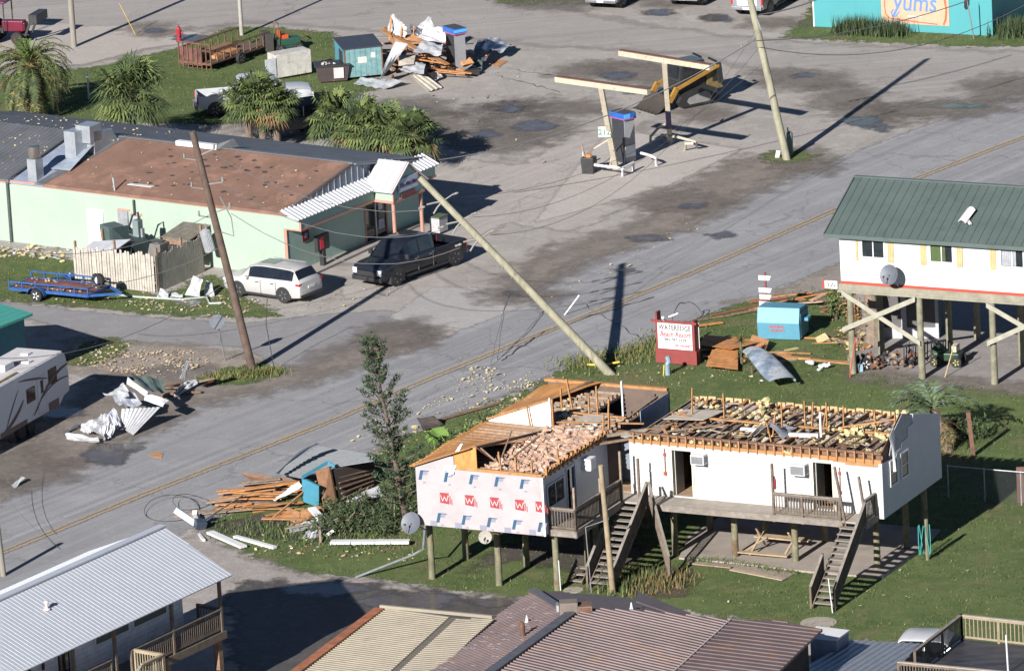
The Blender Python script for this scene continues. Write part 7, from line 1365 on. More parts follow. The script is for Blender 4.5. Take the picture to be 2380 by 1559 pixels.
for (u, v) in ((1028,479),(1073,520),(1113,564)):
    # parameter along pole closest to that pixel
    best = min(((abs((lambda d: 1190+F_PX*d.dot(RT)/d.dot(FW))(FB.lerp(FT, f/200)-EYE)-u), f/200) for f in range(200)))[1]; c_ = T.Mi @ FB.lerp(FT, best); FI.append(FB.lerp(FT, best)+Vector((-.9,-.1,-.35)))
    for dx, dz in ((-.75,-.1),(-.45,-.55)): q.tube([c_, c_+Vector((dx*.6,-.05,dz*.5)), c_+Vector((dx,-.08,dz))], .045, PORC, 6)
    q.lathe([(.03,-.25),(.07,-.2),(.04,-.1),(.07,0),(.03,.08)], c_+Vector((-.9,-.1,-.2)), PORC, 8, (1,0,.3)); q.tube([c_, c_+Vector((.45,0,.28))], .03, PORC, 6); q.lathe([(.03,0),(.06,.05),(.04,.12),(.06,.2),(.03,.3)], c_+Vector((.45,0,.28)), PORC, 8, (1,0,.3))
T.part('insulators', q); q = MB(); [q.tube([t*f+Vector((-.1,-.12,.05)), t*f+Vector((-.22,-.15,-.05))], .02, GALV, 5) for f in (.2,.32,.42,.5,.55)]; T.part('step_bolts', q)
b = at(1425, 1378); T, t = pole('service_pole', 'slim brown pole standing in front of the motel stairs', b, at(1396, 1082, 5.9), .13, .10, M('pole_tan', (.30,.235,.15), .9, var=.25, scale=2), 'pole'); q = MB(); q.box(-.12,-.02,-.06,.06,3.2,3.3, GALV); q.tube([(-.9,.2,0),(-1.0,.1,2.9),(-.1,0,3.2)], .02, GALV, 5); T.part('conduit', q)
b = at(8, 1338); pole('utility_pole', 'dark pole at the lower left edge beside the white roof', b, Vector((b.x-.1, b.y, 2.3)), .13, .12, PGR)
q = MB(); q.tube([(0,0,0),(.02,0,1.6)], .025, GALV, 6); solo('fence_post', 'grey metal post in the hedge behind the short wing', 'post', q, at(1072, 1085)); q = MB(); q.box(-.05,.05,-.05,.05,0,1.3, W_RAW); solo('fence_post', 'pale wooden stake in the hedge behind the short wing', 'post', q, at(1197, 1025))
q = MB(); q.tube([(0,0,0),(-.8,.0,1.9)], .018, P('yellow_guard', (.55,.36,.06)), 6); solo('guy_guard', 'slanting yellow guy wire guard near the grey pole and the hydrant', 'guy wire guard', q, at(315, 82)); q = MB(); q.tube([(0,0,.1),(.8,-.3,.12),(1.5,-.35,.25)], .05, P('yellow_guard2', (.6,.42,.03)), 6); solo('guy_guard', 'yellow plastic guard lying at the foot of the toppled pole', 'guy wire guard', q, at(1365, 852))
q = MB(); q.tube([(0,0,0),(.75,.1,.9)], .03, GALV, 6); solo('pipe', 'thin silver pipe sticking up from the road beside the toppled pole', 'pipe', q, at(1312, 732)); q = MB(); q.tube([(0,0,0),(.35,.1,1.9)], .03, P('red_stake', (.4,.06,.03)), 6); solo('stake', 'leaning red stake at the left piling of the stilt house', 'stake', q, at(1975, 878))
# ================= WIRES =================
WIRE = M('cable_grey', (.10,.10,.105), .6); 
def wire(label, P0, P1, sag, r=.016, n=14, cat='cable', jog=0, name='overhead_wire', seed=0):
    rr = random.Random(seed); P0 = Vector(P0); P1 = Vector(P1); pts = []
    for i in range(n+1):
        t = i/n; p = P0.lerp(P1, t); p.z -= sag*4*t*(1-t); p += Vector((rr.uniform(-jog,jog), rr.uniform(-jog,jog), rr.uniform(-jog,jog)*.5)) if 0 < i < n else Vector(); p.z = max(p.z, .03); pts.append(p)
    q = MB(); q.tube([p-P0 for p in pts], r, WIRE, 5); 
    return solo(name, label, cat, q, P0, group='overhead and downed wires')
d_ = DP
for k, f in enumerate((.88,.76,.64)):
    wire(f'overhead wire from the dark leaning pole to the toppled pole, {("highest","middle","lowest")[k]} of three', d_ @ (dpt*f+Vector((.8,-.1,.2))), FI[k], .9+.3*k, seed=k, jog=.03)
P3b = [at(1770,150,7.2), at(1765,110,8.0), at(1757,70,8.6)]
for k in range(3): wire(f'overhead wire from the toppled pole to the tall greenish pole, {("highest","middle","lowest")[k]} of three', FI[k]+Vector((1.4,.1,.5)), P3b[k], 1.6+.5*k, r=.010, seed=5+k)
for k, (u, v, z) in enumerate(((-60,560,8.0),(-60,640,6.5),(-60,830,4.5))): wire(f'overhead wire from the dark leaning pole out to the left edge, {("upper","middle","lower")[k]} of three', d_ @ (dpt*(.66-.14*k)), at(u, v, z), 1.2, seed=9+k)
wire('thick service cable rising from the shop porch to the tall greenish pole', at(1020,372,3.6), at(1756,92,7.6), 1.0, r=.03); wire('grey service conduit from the top of the tall greenish pole to the upper right', POLE3, at(2010,-60,8.5), .4, r=.04); wire('drop wire crossing the turquoise mural wall', at(1758,95,7.4), at(2400,-60,7), .8, r=.025); wire('drop wire to the right edge below the turquoise wall', at(1765,110,7.0), at(2420,-10,5), 1.5, r=.02)
wire('black cable hanging beside the toppled pole over the road', at(1186,682,1.6), at(1156,835,.05), -.5, r=.02, name='downed_cable', jog=.05); wire('second cable hanging beside the toppled pole over the road', at(1188,680,1.6), at(1140,850,.05), -.3, r=.012, name='downed_cable', jog=.04); wire('slack cable lying across the road towards the house', at(1165,838,.03), at(1265,770,.03), 0, r=.03, name='downed_cable', jog=.1); wire('long cable lying along the centre of the road', at(1265,770,.03), at(1520,690,.03), 0, r=.025, name='downed_cable', jog=.12)
wire('looped cable arching over the resort sign', at(1590,705,.9), at(1553,790,.1), -.6, r=.025, name='downed_cable'); wire('cable lying on the verge by the resort sign', at(1590,705,.9), at(1636,735,.03), -.3, r=.02, name='downed_cable'); wire('cable from the downed pipe across the road', at(1345,700,.03), at(1530,815,.03), 0, r=.02, name='downed_cable', jog=.15); wire('faint cable across the lot from the debris heap', at(1180,160,.03), at(1420,200,.03), 0, r=.03, name='downed_cable', jog=.2); wire('lower faint cable across the lot from the debris heap', at(1150,175,.03), at(1300,215,.03), 0, r=.025, name='downed_cable', jog=.15)
wire('pair of wires over the road at the lower left', at(-20,1110,1.5), at(140,1275,.05), .3, r=.009); wire('thin wire over the road at the lower left', at(-20,1060,2), at(130,1240,.05), .3, r=.008)
def coil(label, u, v, rx, ry, ph, turns=1.1, r=.012):
    c = at(u, v); q = MB(); pts = [(rx*math.cos(ph+2*PI*turns*k/36), ry*math.sin(ph+2*PI*turns*k/36), .04+.25*max(0, math.sin(2*PI*turns*k/36))) for k in range(37)]; q.tube(pts, r, BLACK, 5); solo('cable_coil', label, 'cable', q, c, group='cable loops on the road')
coil('wide black cable loop lying on the road edge', 400, 1188, 1.2, 1.6, .3); coil('smaller black cable loop at the broken white post', 445, 1172, .8, .9, 1.0)
q = MB(); q.tube([(math.cos(a)*.25, math.sin(a)*.1, .9+math.sin(a*3)*.7) for a in [k*.35 for k in range(60)]], .02, P('teal_hose', (.04,.28,.25)), 5); q.tube([(.1,0,0),(.1,0,1.8)], .08, W_PILE, 6); solo('hose', 'tangled teal hose hanging on a post under the gable end', 'hose', q, mo.M @ Vector((13.2,9.0,0)))
# ================= PICKET ENCLOSURE =================
ef = Thing('picket_fence', 'white weathered picket enclosure against the mint green wall', 'fence', st.root.location, R(-35)); PKW = M('weathered_white_picket', (.38,.35,.30), .85, var=.18, scale=2.2, rust=.64, rustcol=(.22,.16,.11)); rr = random.Random(31)
def pickets(p0, p1, h, nm, lean=0):
    q = MB(); p0, p1 = Vector((*p0, 0)), Vector((*p1, 0)); L_ = (p1-p0).length; d = (p1-p0)/L_; n_ = Vector((-d.y, d.x, 0)); x = 0
    while x < L_-.1:
        c = p0+d*x; hh = h*rr.uniform(.93,1.05); tl = rr.uniform(-.02,.02); q.extr([c+Vector((0,0,.02)), c+d*.13+Vector((0,0,.02)), c+d*(.13+tl)+n_*lean+Vector((0,0,hh-.05)), c+d*(.065+tl)+n_*lean+Vector((0,0,hh)), c+d*tl+n_*lean+Vector((0,0,hh-.05))], n_*.02, PKW); x += .155
    q.beam(p0+n_*.05+Vector((0,0,.5)), p1+n_*.05+Vector((0,0,.5)), .05, .09, W_DARK); q.beam(p0+n_*.05+Vector((0,0,1.4)), p1+n_*.05+Vector((0,0,1.4)), .05, .09, W_DARK); ef.part(nm, q)
pickets((-9.2,-5.3), (-4.3,-5.1), 1.95, 'picket_panel'); pickets((-4.3,-5.1), (-4.55,-.9), 1.9, 'picket_panel'); pickets((-9.25,-2.6), (-9.2,-5.3), 1.6, 'picket_panel')
for (x, y) in ((-9.2,-5.2),(-6.8,-5.15),(-4.35,-5.0),(-4.5,-2.8),(-4.6,-1.0),(-9.2,-3)): q = MB(); q.box(x-.05,x+.05,y+.05,y+.15,0,2.15+rr.uniform(-.1,.3), W_DARK); ef.part('fence_post', q)
def stl(x, y, z=0): return st.M @ Vector((x, y, z))
T = Thing('heat_pump', 'grey outdoor cooling unit with round fan inside the picket enclosure', 'cooling unit', stl(-6.4,-2.1,.9), R(-35)); UG = M('unit_grey', (.14,.135,.125), .6, var=.2); q = MB(); q.box(-.5,.5,-.5,.5,-.2,.75, UG); q.box(-.4,.4,-.4,.4,-.9,-.2, W_DARK); T.part('casing', q, bevel=.04); q = MB(); q.lathe([(.38,0),(.36,.04),(.1,.05)], (0,0,.75), BLACKP, 18); T.part('fan_grille', q)
T = Thing('heat_pump', 'smaller dark cooling unit behind the round fan unit', 'cooling unit', stl(-5.5,-1.7,.8), R(-35)); q = MB(); q.box(-.35,.35,-.35,.35,-.2,.7, BLACKP); q.box(-.3,.3,-.3,.3,-.8,-.2, W_DARK); T.part('casing', q, bevel=.05)
BG = M('bin_green_black', (.025,.04,.04), .5); T = Thing('rubbish_bin', 'tall dark green bin standing at the left of the picket enclosure', 'bin', stl(-8.9,-2.4,0), R(-60)); q = MB(); q.extr([(-.4,-.4,.0),(.4,-.4,.0),(.5,-.5,2.35),(-.5,-.5,2.35)], (0,.85,0), M('bin_grey_green', (.07,.10,.10), .6)); T.part('body', q, bevel=.03); q = MB(); q.extr([(.42,-.3,.4),(1.9,-.2,.5),(2.3,-.1,1.8),(1.2,-.1,1.9),(.5,-.3,2.3)], (0,.9,0), BG); T.part('torn_liner', q)
T = Thing('machine_stack', 'dark wrecked machinery with a curved pipe rising above the pickets', 'machinery', stl(-7.5,-2.3,0), R(-35)); q = MB(); q.tube([(-.4,0,1.4),(-.5,0,2.2),(-.2,0,2.9),(.15,0,3.1),(.2,0,2.0)], .05, BLACK, 6); T.part('curved_pipe', q); q = MB(); q.box(-.1,.25,-.2,.2,.2,2.7, M('machine_grey_green', (.16,.20,.20), .5)); q.box(-.5,-.1,-.25,.2,.2,2.0, BLACKP); q.box(.3,.42,-.1,.1,.3,2.3, GALV); T.part('casing', q, bevel=.02)
T = Thing('wooden_hutch', 'low wooden hutch with a weathered board lid inside the enclosure', 'hutch', stl(-5.2,-.6,0), R(-35)); q = MB(); q.box(-1.1,.5,-1.2,.6,.9,1.75, W_DARK); q.extr([(-1.15,-1.25,1.8),(.55,-1.25,1.75),(.55,.6,2.1),(-1.15,.6,2.1)], (0,0,.06), M('old_lid_boards', (.14,.125,.10), .95, var=.3)); T.part('box', q)
T = Thing('pale_panel', 'pale grey board lying inside the left of the picket enclosure', 'board', stl(-8.2,-4.5,1.55), R(-35)); q = MB(); q.extr([(-.9,-.4,0),(1.1,-.3,.15),(1.3,.9,.5),(-.8,.6,.25)], (0,0,.04), M('pale_grey_board', (.40,.41,.44), .7)); T.part('panel', q)
q = MB(); q.lathe([(.2,-.08),(.36,-.08),(.38,0),(.36,.08),(.2,.08)], (0,0,.4), TYRE, 18, (1,-.4,0)); solo('tyre', 'black tyre leaning on the picket fence', 'tyre', q, stl(-7.65,-5.65,0), 0, smooth=.6)
q = MB(); q.lathe([(.05,0),(.22,.03),(.26,.3),(.2,.5),(.05,.52)], (0,0,0), M('navy_tank', (.04,.06,.12), .4), 12, (.5,0,1)); solo('tank', 'navy gas cylinder lying at the left end of the pickets', 'tank', q, stl(-9.6,-5.4,.1), 0, smooth=.7)
T = Thing('ice_sign', 'black kiosk with a red panel at the shop corner', 'kiosk', stl(.55,2.1,0), R(-35)); q = MB(); q.box(-.1,.1,-.5,.5,.9,1.7, BLACKP); q.box(-.12,.12,-.12,.12,0,.9, BLACKP); T.part('cabinet', q, bevel=.02); q = MB(); q.box(.101,.11,-.3,.0,1.0,1.6, P('kiosk_red', (.65,.03,.05), .3)); T.part('panel', q)
weeds('potted_plant', 'yellow green plant between the white car and the shop corner', [(728,602),(733,604)], 160, .7, [LF_L, M('yellow_leaf', (.35,.33,.03), .8)], seed=12, spread=.12)
T = Thing('cooler_box', 'white ice box standing beyond the shop porch', 'box', stl(2.1,9.9,0), R(-35)); q = MB(); q.box(-.3,.3,-.38,.38,.1,.85, M('dull_white_box', (.34,.34,.35), .6)); T.part('body', q, bevel=.04); q = MB(); q.box(-.33,.33,-.41,.41,.85,.92, M('leaves_green_lid', (.07,.10,.06), .8)); T.part('lid', q)
# ================= DEBRIS =================
rr = random.Random(77)
def quad_sheet(name, label, px, ribs=6, amp=.05, m_=None, crumple=0.0, th=.012, cat='metal sheet', grp=None, m2=None, nt=8, seed=0, box=False):
    "sheet through four points given as (u, v, z): P00, P10 (across the ribs), P11, P01"
    r_ = random.Random(seed); P_ = [at(u, v, z) for u, v, z in px]; c = P_[0].copy(); c.z = 0; P_ = [p-c for p in P_]; ph = [r_.uniform(0, 6) for _ in range(6)]
    nn = (P_[1]-P_[0]).cross(P_[3]-P_[0]).normalized(); nn = nn if nn.z > 0 else -nn; ns = max(4, ribs*4)
    def fn(s, t):
        p = (P_[0]*(1-s)+P_[1]*s)*(1-t)+(P_[3]*(1-s)+P_[2]*s)*t; k = (s*ribs) % 1.0; h = amp*(1 if .0 <= k < .3 else 0)
        cr = crumple*(math.sin(3.1*s+4.3*t+ph[0])+.7*math.sin(8*s-5*t+ph[1])+.5*math.sin(13*t+7*s+ph[2]))*.5
        return p+nn*(h+cr)
    q = MB(); q.surf(fn, ns, nt, th, m_ or SHEETW, m2); return solo(name, label, cat, q, c, group=grp)
def plank(name, label, cat, a, b, w_, h_, m_, grp=None, z0=None, z1=None, roll=(0,0,1)):
    A, B = (at(*a), at(*b)) if not isinstance(a, Vector) else (a, b); c = A.copy(); q = MB(); q.beam(A-c, B-c, w_, h_, m_, up=roll); return solo(name, label, cat, q, c, group=grp)
LUM = [W_RAW, PLY, M('orange_board', (.46,.20,.065), .85, var=.25), W_OLD, W_DARK, M('red_brown_board', (.26,.09,.05), .8)]
def heap(n, corners, ang, spread, L, label, grp, mats, zmax=.5, wds=(.09,.28), seed=0, name='board', cat='board'):
    r_ = random.Random(seed); P_ = [at(u, v) for u, v in corners]
    for k in range(n):
        s, t = r_.random(), r_.random(); p = (P_[0]*(1-s)+P_[1]*s)*(1-t)+(P_[3]*(1-s)+P_[2]*s)*t; a = R(ang)+r_.gauss(0, spread); l = r_.uniform(*L); z = .03+zmax*r_.random()**1.5; d = Vector((math.cos(a), math.sin(a), r_.uniform(-.12,.18)*min(1,zmax*2)))*l/2
        A, B = p-d+Vector((0,0,z)), p+d+Vector((0,0,z)); A.z = max(A.z,.03); B.z = max(B.z,.03); w_ = r_.uniform(*wds); plank(name, label, cat, A, B, w_, .04 if w_ > .1 else .06, r_.choice(mats), grp)
def litter(name, label, corners, n, size, mats, seed=0, sq=.35, spread=None, cl=0.0):
    r_ = random.Random(seed); P_ = [at(u, v) for u, v in corners]; q = MB(); c0 = sum(P_, Vector())/4; c0.z = 0; cen = [(r_.random(), r_.random()) for _ in range(12)]
    for k in range(n):
        if r_.random() < cl: a = r_.choice(cen); s, t = min(1,max(0,a[0]+r_.gauss(0,.06))), min(1,max(0,a[1]+r_.gauss(0,.06)))
        else: s, t = r_.random(), r_.random()
        p = (P_[0]*(1-s)+P_[1]*s)*(1-t)+(P_[3]*(1-s)+P_[2]*s)*t; sz = r_.uniform(*size)*(2 if r_.random() < .04 else 1); m_ = r_.choice(mats)
        if r_.random() < .5:
            a = r_.uniform(0, PI); e = Vector((math.cos(a), math.sin(a), r_.uniform(-.2,.5)))*sz; f = Vector((-math.sin(a), math.cos(a), r_.uniform(-.3,.3)))*sz*r_.uniform(.3,.9); o_ = p-c0+Vector((0,0,.06+sz*.2)); q.add([o_-e-f*.6, o_+e*.7-f, o_+e+f*.8, o_-e*.5+f], [(0,1,2,3)], m_)
        else: clump(q, p-c0+Vector((0,0,.03)), sz*1.2, m_, sq=sq, seed=seed*1000+k)
    o = solo(name, label, 'litter', q, c0); tag(o, kind='stuff')
SCR = [FOAM, FOAM, M('pale_foam', (.50,.43,.26), .95), M('pale_foam2', (.42,.38,.29), .95)]; SCP = SCR+[PINK, M('pale_scraps', (.5,.42,.38), .7)]
litter('insulation_scraps', 'yellow insulation scraps strewn over the road beside the motel', [(880,1060),(1180,960),(1330,880),(1080,850)], 520, (.03,.095), SCR, 1, cl=.6); litter('insulation_scraps', 'pink and yellow scraps in the grass before the pickets', [(120,700),(560,745),(600,700),(220,660)], 340, (.03,.09), SCP+[W_OLD], 2, cl=.4)
litter('insulation_scraps', 'pinkish rubble scattered on the dirt beside the travel trailer', [(170,850),(360,880),(560,830),(230,790)], 620, (.025,.10), SCP+[PINK, W_OLD, W_OLD, M('brown_insulation', (.26,.19,.13), .95)], 3, cl=.6); litter('insulation_scraps', 'small scraps dotted along the road near the debris', [(760,1090),(900,1080),(980,990),(860,970)], 90, (.03,.10), SCR, 4); litter('insulation_scraps', 'scraps scattered on the lawn before the signs', [(1330,865),(1560,900),(1960,880),(1620,830)], 90, (.025,.09), SCP+[WHITE, PLY], 5)
litter('insulation_scraps', 'small scraps on the shoulder beside the dirt strip', [(1200,740),(1420,640),(1640,540),(1560,500)], 40, (.03,.08), SCR, 7); litter('insulation_scraps', 'rubble at the left foot of the mint green wall', [(0,600),(150,610),(160,580),(0,565)], 90, (.06,.2), SCP+[W_OLD, WHITE, W_DARK], 8)
litter('insulation_scraps', 'scraps and splinters on the grass below the branch heap', [(560,1290),(960,1310),(960,1230),(600,1230)], 110, (.03,.11), SCP+[WHITE, PLY], 9); litter('insulation_scraps', 'scraps on the parking lane by the white car', [(600,760),(900,700),(960,660),(760,660)], 60, (.025,.07), SCR, 10); litter('litter', 'tiny bits scattered over the near lawn', [(1600,1400),(2300,1480),(2360,1100),(2200,1240)], 60, (.02,.07), SCP+[W_OLD], 11); litter('litter', 'scattered bits over the fuel lot', [(900,250),(1300,400),(1800,330),(1300,120)], 90, (.03,.10), [W_OLD, W_DARK, M('pale_scraps', (.5,.42,.38), .7)], 12)
# roof flecks
for (nm, lb, reg, n, sd) in (('roof_scraps', 'yellow scraps lying on the grey shop roof', (-24,.5,-14,11), 120, 1), ('roof_scraps', 'yellow scraps on the brown felt roof', (-14,.3,-1,5.4), 40, 2)):
    r_ = random.Random(sd); q = MB()
    for k in range(n):
        x = r_.uniform(reg[0], reg[2]); y = r_.uniform(reg[1], reg[3]); z = EZ+(RZ-EZ)*(y/5.6) if y < 5.6 else RZ-(y-5.6)/6.7*1.3; clump(q, (x, y, z+.05), r_.uniform(.05,.12), r_.choice(SCR), sq=.35, seed=k+sd*500)
    tag(solo(nm, lb, 'litter', q, st.root.location, R(-35)), kind='stuff')
# --- heap A beside the tall dumpster
GA = 'scrap in the heap beside the tall dumpster'
heap(60, [(890,175),(1050,190),(1130,130),(900,100)], 150, .6, (.6,2.2), 'broken orange or brown board in the scrap heap between dumpster and displaced pump', 'broken boards in the scrap heap by the dumpster', LUM, .95, seed=1)
core = MB()
for k in range(40): clump(core, (rr.uniform(-2.2,2.4), rr.uniform(-2.0,2.5), rr.uniform(0,.5)), rr.uniform(.3,.7), rr.choice([W_DARK, PLY, W_OLD, DARK]), sq=.6, seed=3000+k)
tag(solo('splintered_rubble', 'dark splintered rubble filling the scrap heap by the dumpster', 'rubble', core, at(990,160)), kind='stuff')
for i, (px, ribs, cr, lb, m_) in enumerate([
 ([(884,184,.5),(900,168,.5),(950,103,2.2),(921,97,2.2)],3,.05,'long pointed white panel leaning from the ground onto the heap',None),
 ([(902,75,1.2),(940,88,1.2),(950,66,1.7),(912,32,2.3)],6,.12,'white corrugated sheet standing at the back of the heap',None),
 ([(958,82,1.2),(990,92,1.2),(986,72,1.6),(955,55,1.7)],5,.10,'grey ribbed sheet at the back of the heap',GREYR),
 ([(972,66,1.5),(1012,72,1.5),(1005,42,2.2),(995,38,2.2)],6,.12,'white ribbed sheet curling up at the back right of the heap',None),
 ([(970,92,2.0),(1036,100,2.0),(1038,68,2.3),(985,68,2.3)],2,.12,'crumpled bright white sheet left of the displaced pump',WHITE),
 ([(960,118,1.7),(1025,130,1.5),(1030,102,1.8),(985,98,1.8)],2,.14,'rumpled white sheet in the middle of the heap',None),
 ([(925,152,1.0),(962,150,1.1),(965,126,1.3),(930,128,1.3)],1,.05,'pale beige board on the left of the heap',DRYW),
 ([(930,166,.8),(985,172,.8),(990,150,1.0),(940,148,1.0)],2,.08,'white board low in the middle of the heap',None),
 ([(822,198,.05),(900,207,.1),(940,190,.3),(838,182,.15)],4,.05,'flat ribbed white sheet lying before the rusty dumpster',None),
 ([(955,180,.5),(975,168,.6),(1028,205,.05),(995,215,.05)],3,.02,'pale beige ribbed sheet sliding to the ground at the front of the heap',M('beige_sheet', (.42,.39,.32), .6)),
 ([(995,170,.4),(1015,165,.4),(1030,178,.2),(1012,188,.1)],1,.06,'small white board right of the beige ribbed sheet',None),
 ([(1095,130,.6),(1130,138,.5),(1160,105,.4),(1110,95,.9)],3,.16,'crumpled grey sheet right of the displaced pump',GREYR),
 ([(1120,112,.9),(1170,120,.5),(1190,104,.4),(1135,88,1.0)],3,.14,'jagged white sheet at the right tip of the heap',None),
 ([(1098,160,.2),(1120,160,.2),(1122,140,.5),(1096,140,.5)],1,.08,'dark green grey sheet behind the displaced pump',M('dark_green_sheet', (.08,.11,.10), .5, .2)),
 ([(1135,150,.03),(1160,156,.03),(1180,142,.03),(1155,138,.03)],1,.0,'orange board flat on the ground right of the heap',PLY),
 ([(915,90,1.0),(990,100,1.1),(1000,80,1.3),(920,82,1.2)],1,.08,'orange plywood sheet on top of the heap',PLY)]):
    quad_sheet('plywood_sheet' if m_ is PLY else 'metal_sheet', lb, px, ribs, .05 if ribs > 1 else 0, m_, cr, seed=i, grp=GA)
for k, (a, b, w_) in enumerate([((888,70,1.6),(1040,150,.9),.3),((905,80,1.5),(1010,140,1.0),.22),((930,150,.9),(905,75,1.6),.1),((910,35,2.2),(905,95,1.0),.1),((935,55,1.9),(930,95,1.0),.1),((962,60,1.8),(960,92,1.0),.08),((900,150,.5),(945,110,1.3),.1),((885,100,.9),(1000,100,1.4),.26)]): plank('board', 'long orange board lying across the top of the scrap heap', 'board', a, b, w_, .05, LUM[k % 3], 'long boards on top of the scrap heap')
# --- heap B: crumpled white roof by the travel trailer
GB = 'torn white roofing by the travel trailer'; GU = M('green_grey_underside', (.12,.16,.14), .5, .1)
for i, (px, ribs, cr, lb, m_) in enumerate([
 ([(281,992,.05),(308,1010,.05),(373,944,.9),(284,952,1.0)],1,.0,'x',None)][:0]+[
 ([(283,950,1.0),(374,946,.9),(310,1012,.05),(280,992,.15)],9,.02,'large white ribbed panel sloping to the ground in the torn roofing',None),
 ([(285,950,1.0),(330,940,1.0),(295,905,1.35),(262,925,1.2)],2,.16,'smooth grey curved sheet rising above the ribbed panel',M('grey_curved', (.36,.38,.42), .4, .2)),
 ([(240,915,.9),(250,925,.9),(300,920,1.5),(295,898,1.5)],2,.18,'curled white sheet end at the back of the torn roofing',None),
 ([(295,893,1.5),(297,876,1.7),(345,912,1.6),(338,920,1.3)],1,.05,'white flashing band running down the torn roofing',WHITE),
 ([(335,930,1.2),(338,912,1.5),(392,930,1.1),(378,945,1.0)],1,.05,'lower white flashing band at the right of the torn roofing',WHITE),
 ([(299,874,1.7),(377,880,1.3),(383,915,.9),(345,910,1.4)],2,.06,'green grey underside sheet at the back of the torn roofing',GU),
 ([(186,1000,.15),(245,1015,.2),(258,955,.9),(215,975,.6)],6,.22,'crumpled white ribbed sheet at the left of the torn roofing',None),
 ([(240,1025,.1),(262,1015,.1),(262,985,.6),(232,990,.6)],4,.20,'white sheet folded double at the front left of the torn roofing',None),
 ([(250,965,.8),(262,950,.95),(283,990,.3),(270,1000,.2)],5,.10,'blue white ribbed strip between the two big panels',M('blue_white_rib', (.45,.47,.55), .4, .2)),
 ([(152,1012,.06),(156,1022,.06),(232,1030,.12),(228,1016,.2)],2,.10,'long low white strip at the front of the torn roofing',None),
 ([(145,1005,.05),(150,1010,.05),(185,990,.1),(178,985,.1)],1,.05,'thin grey strip at the far left of the torn roofing',GREYR),
 ([(408,905,.3),(440,880,.4),(455,895,.1),(405,925,.05)],3,.2,'crumpled dark and white sheet right of the torn roofing',None),
 ([(415,880,.9),(428,884,.9),(440,842,2.0),(432,838,2.0)],4,.06,'striped white strip standing upright behind the torn roofing',None),
 ([(350,1060,.03),(375,1064,.03),(380,1052,.03),(352,1050,.03)],1,.0,'small orange board on the dirt below the torn roofing',PLY)]): quad_sheet('metal_sheet', lb, px, ribs, .07 if ribs > 1 else 0, m_, cr, seed=40+i, grp=GB, m2=None)
heap(10, [(370,930),(450,920),(500,890),(400,880)], 10, .4, (.6,2.0), 'dark splintered board behind the torn white roofing', 'splintered boards behind the torn roofing', [W_DARK, W_OLD, M('red_brown_board', (.26,.09,.05), .8)], .4, seed=4)
quad_sheet('metal_sheet', 'white twisted strip lying on the wet ground at the lower left', [(28,1130,.03),(34,1134,.03),(62,1112,.2),(50,1108,.25)], 2, .04, None, .05, seed=60)
# --- shed roof wreck at the roadside
T = Thing('shed_wreck', 'toppled blue shed with grey ribbed roof beside the road', 'shed', at(741,1176), 0)
def TL(u, v, z): return T.Mi @ at(u, v, z)
q = MB(); plS = plane3(at(701,1110,1.15), at(784,1083,1.35), at(738,1037,.15)); ribbed(q, [T.Mi @ onp(u, v, plS) for u, v in ((640,1098), (738,1037), (872,1058), (872,1069), (784,1083), (701,1110))], TL(784,1083,1.35)-TL(701,1110,1.15), .30, .08, .05, M('grey_shed_roof', (.25,.265,.27), .45, .2, var=.12), th=.04); 
T.part('roof', q, label='grey ribbed roof slope')
SBL = M('shed_blue', (.05,.21,.29), .55, .05, var=.1, rust=.74); q = MB(); q.extr([TL(701,1110,1.1), TL(705,1166,.25), TL(741,1178,.03), TL(741,1130,1.0)], (.05,.15,0), SBL); q.beam(TL(701,1109,1.2), TL(762,1074,1.65), .05, .14, SBL); q.beam(TL(762,1074,1.65), TL(778,1084,1.5), .05, .14, SBL); T.part('gable_board', q)
q = MB(); q.extr([TL(716,1118,.7), TL(716,1150,.35), TL(730,1160,.3), TL(728,1126,.65)], (.0,-.03,0), WHITE); q.beam(TL(727,1124,.9), TL(719,1166,.2), .05, .03, BLACKP); T.part('painted_mark', q)
q = MB(); q.extr([TL(733,1094,1.45), TL(765,1086,1.5), TL(781,1168,.05), TL(752,1178,.03)], (.06,.12,0), M('brown_shingle_panel', (.26,.135,.075), .9, var=.22, scale=4, bump=.02)); T.part('wall_panel', q)
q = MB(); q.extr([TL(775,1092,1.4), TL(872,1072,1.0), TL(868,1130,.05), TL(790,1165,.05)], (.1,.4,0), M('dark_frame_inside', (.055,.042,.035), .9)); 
for k in range(5): q.beam(TL(785+3*k,1110+12*k,1.0-.2*k), TL(868,1090+9*k,.75-.16*k), .08, .05, W_DARK)
T.part('inner_frame', q)
q = MB(); q.surf(lambda s, t: TL(640+95*s+8*t, 1100-70*s-16*t*math.sin(PI*s), .95+.35*s+.25*math.sin(PI*t)), 8, 5, .02, M('blue_bent_flashing', (.12,.17,.26), .35, .5, var=.2)); T.part('bent_flashing', q)
GC = 'scrap round the toppled blue shed'
heap(26, [(480,1200),(640,1190),(690,1130),(560,1130)], 6, .14, (1.2,3.6), 'orange or brown board in the long pile left of the toppled blue shed', 'boards piled left of the toppled shed', LUM[:3]+[W_OLD], .35, seed=11); heap(12, [(590,1215),(700,1225),(730,1190),(640,1180)], 25, .3, (.8,2.5), 'loose board on the grass before the toppled blue shed', 'loose boards before the toppled shed', LUM[:4], .2, seed=12)
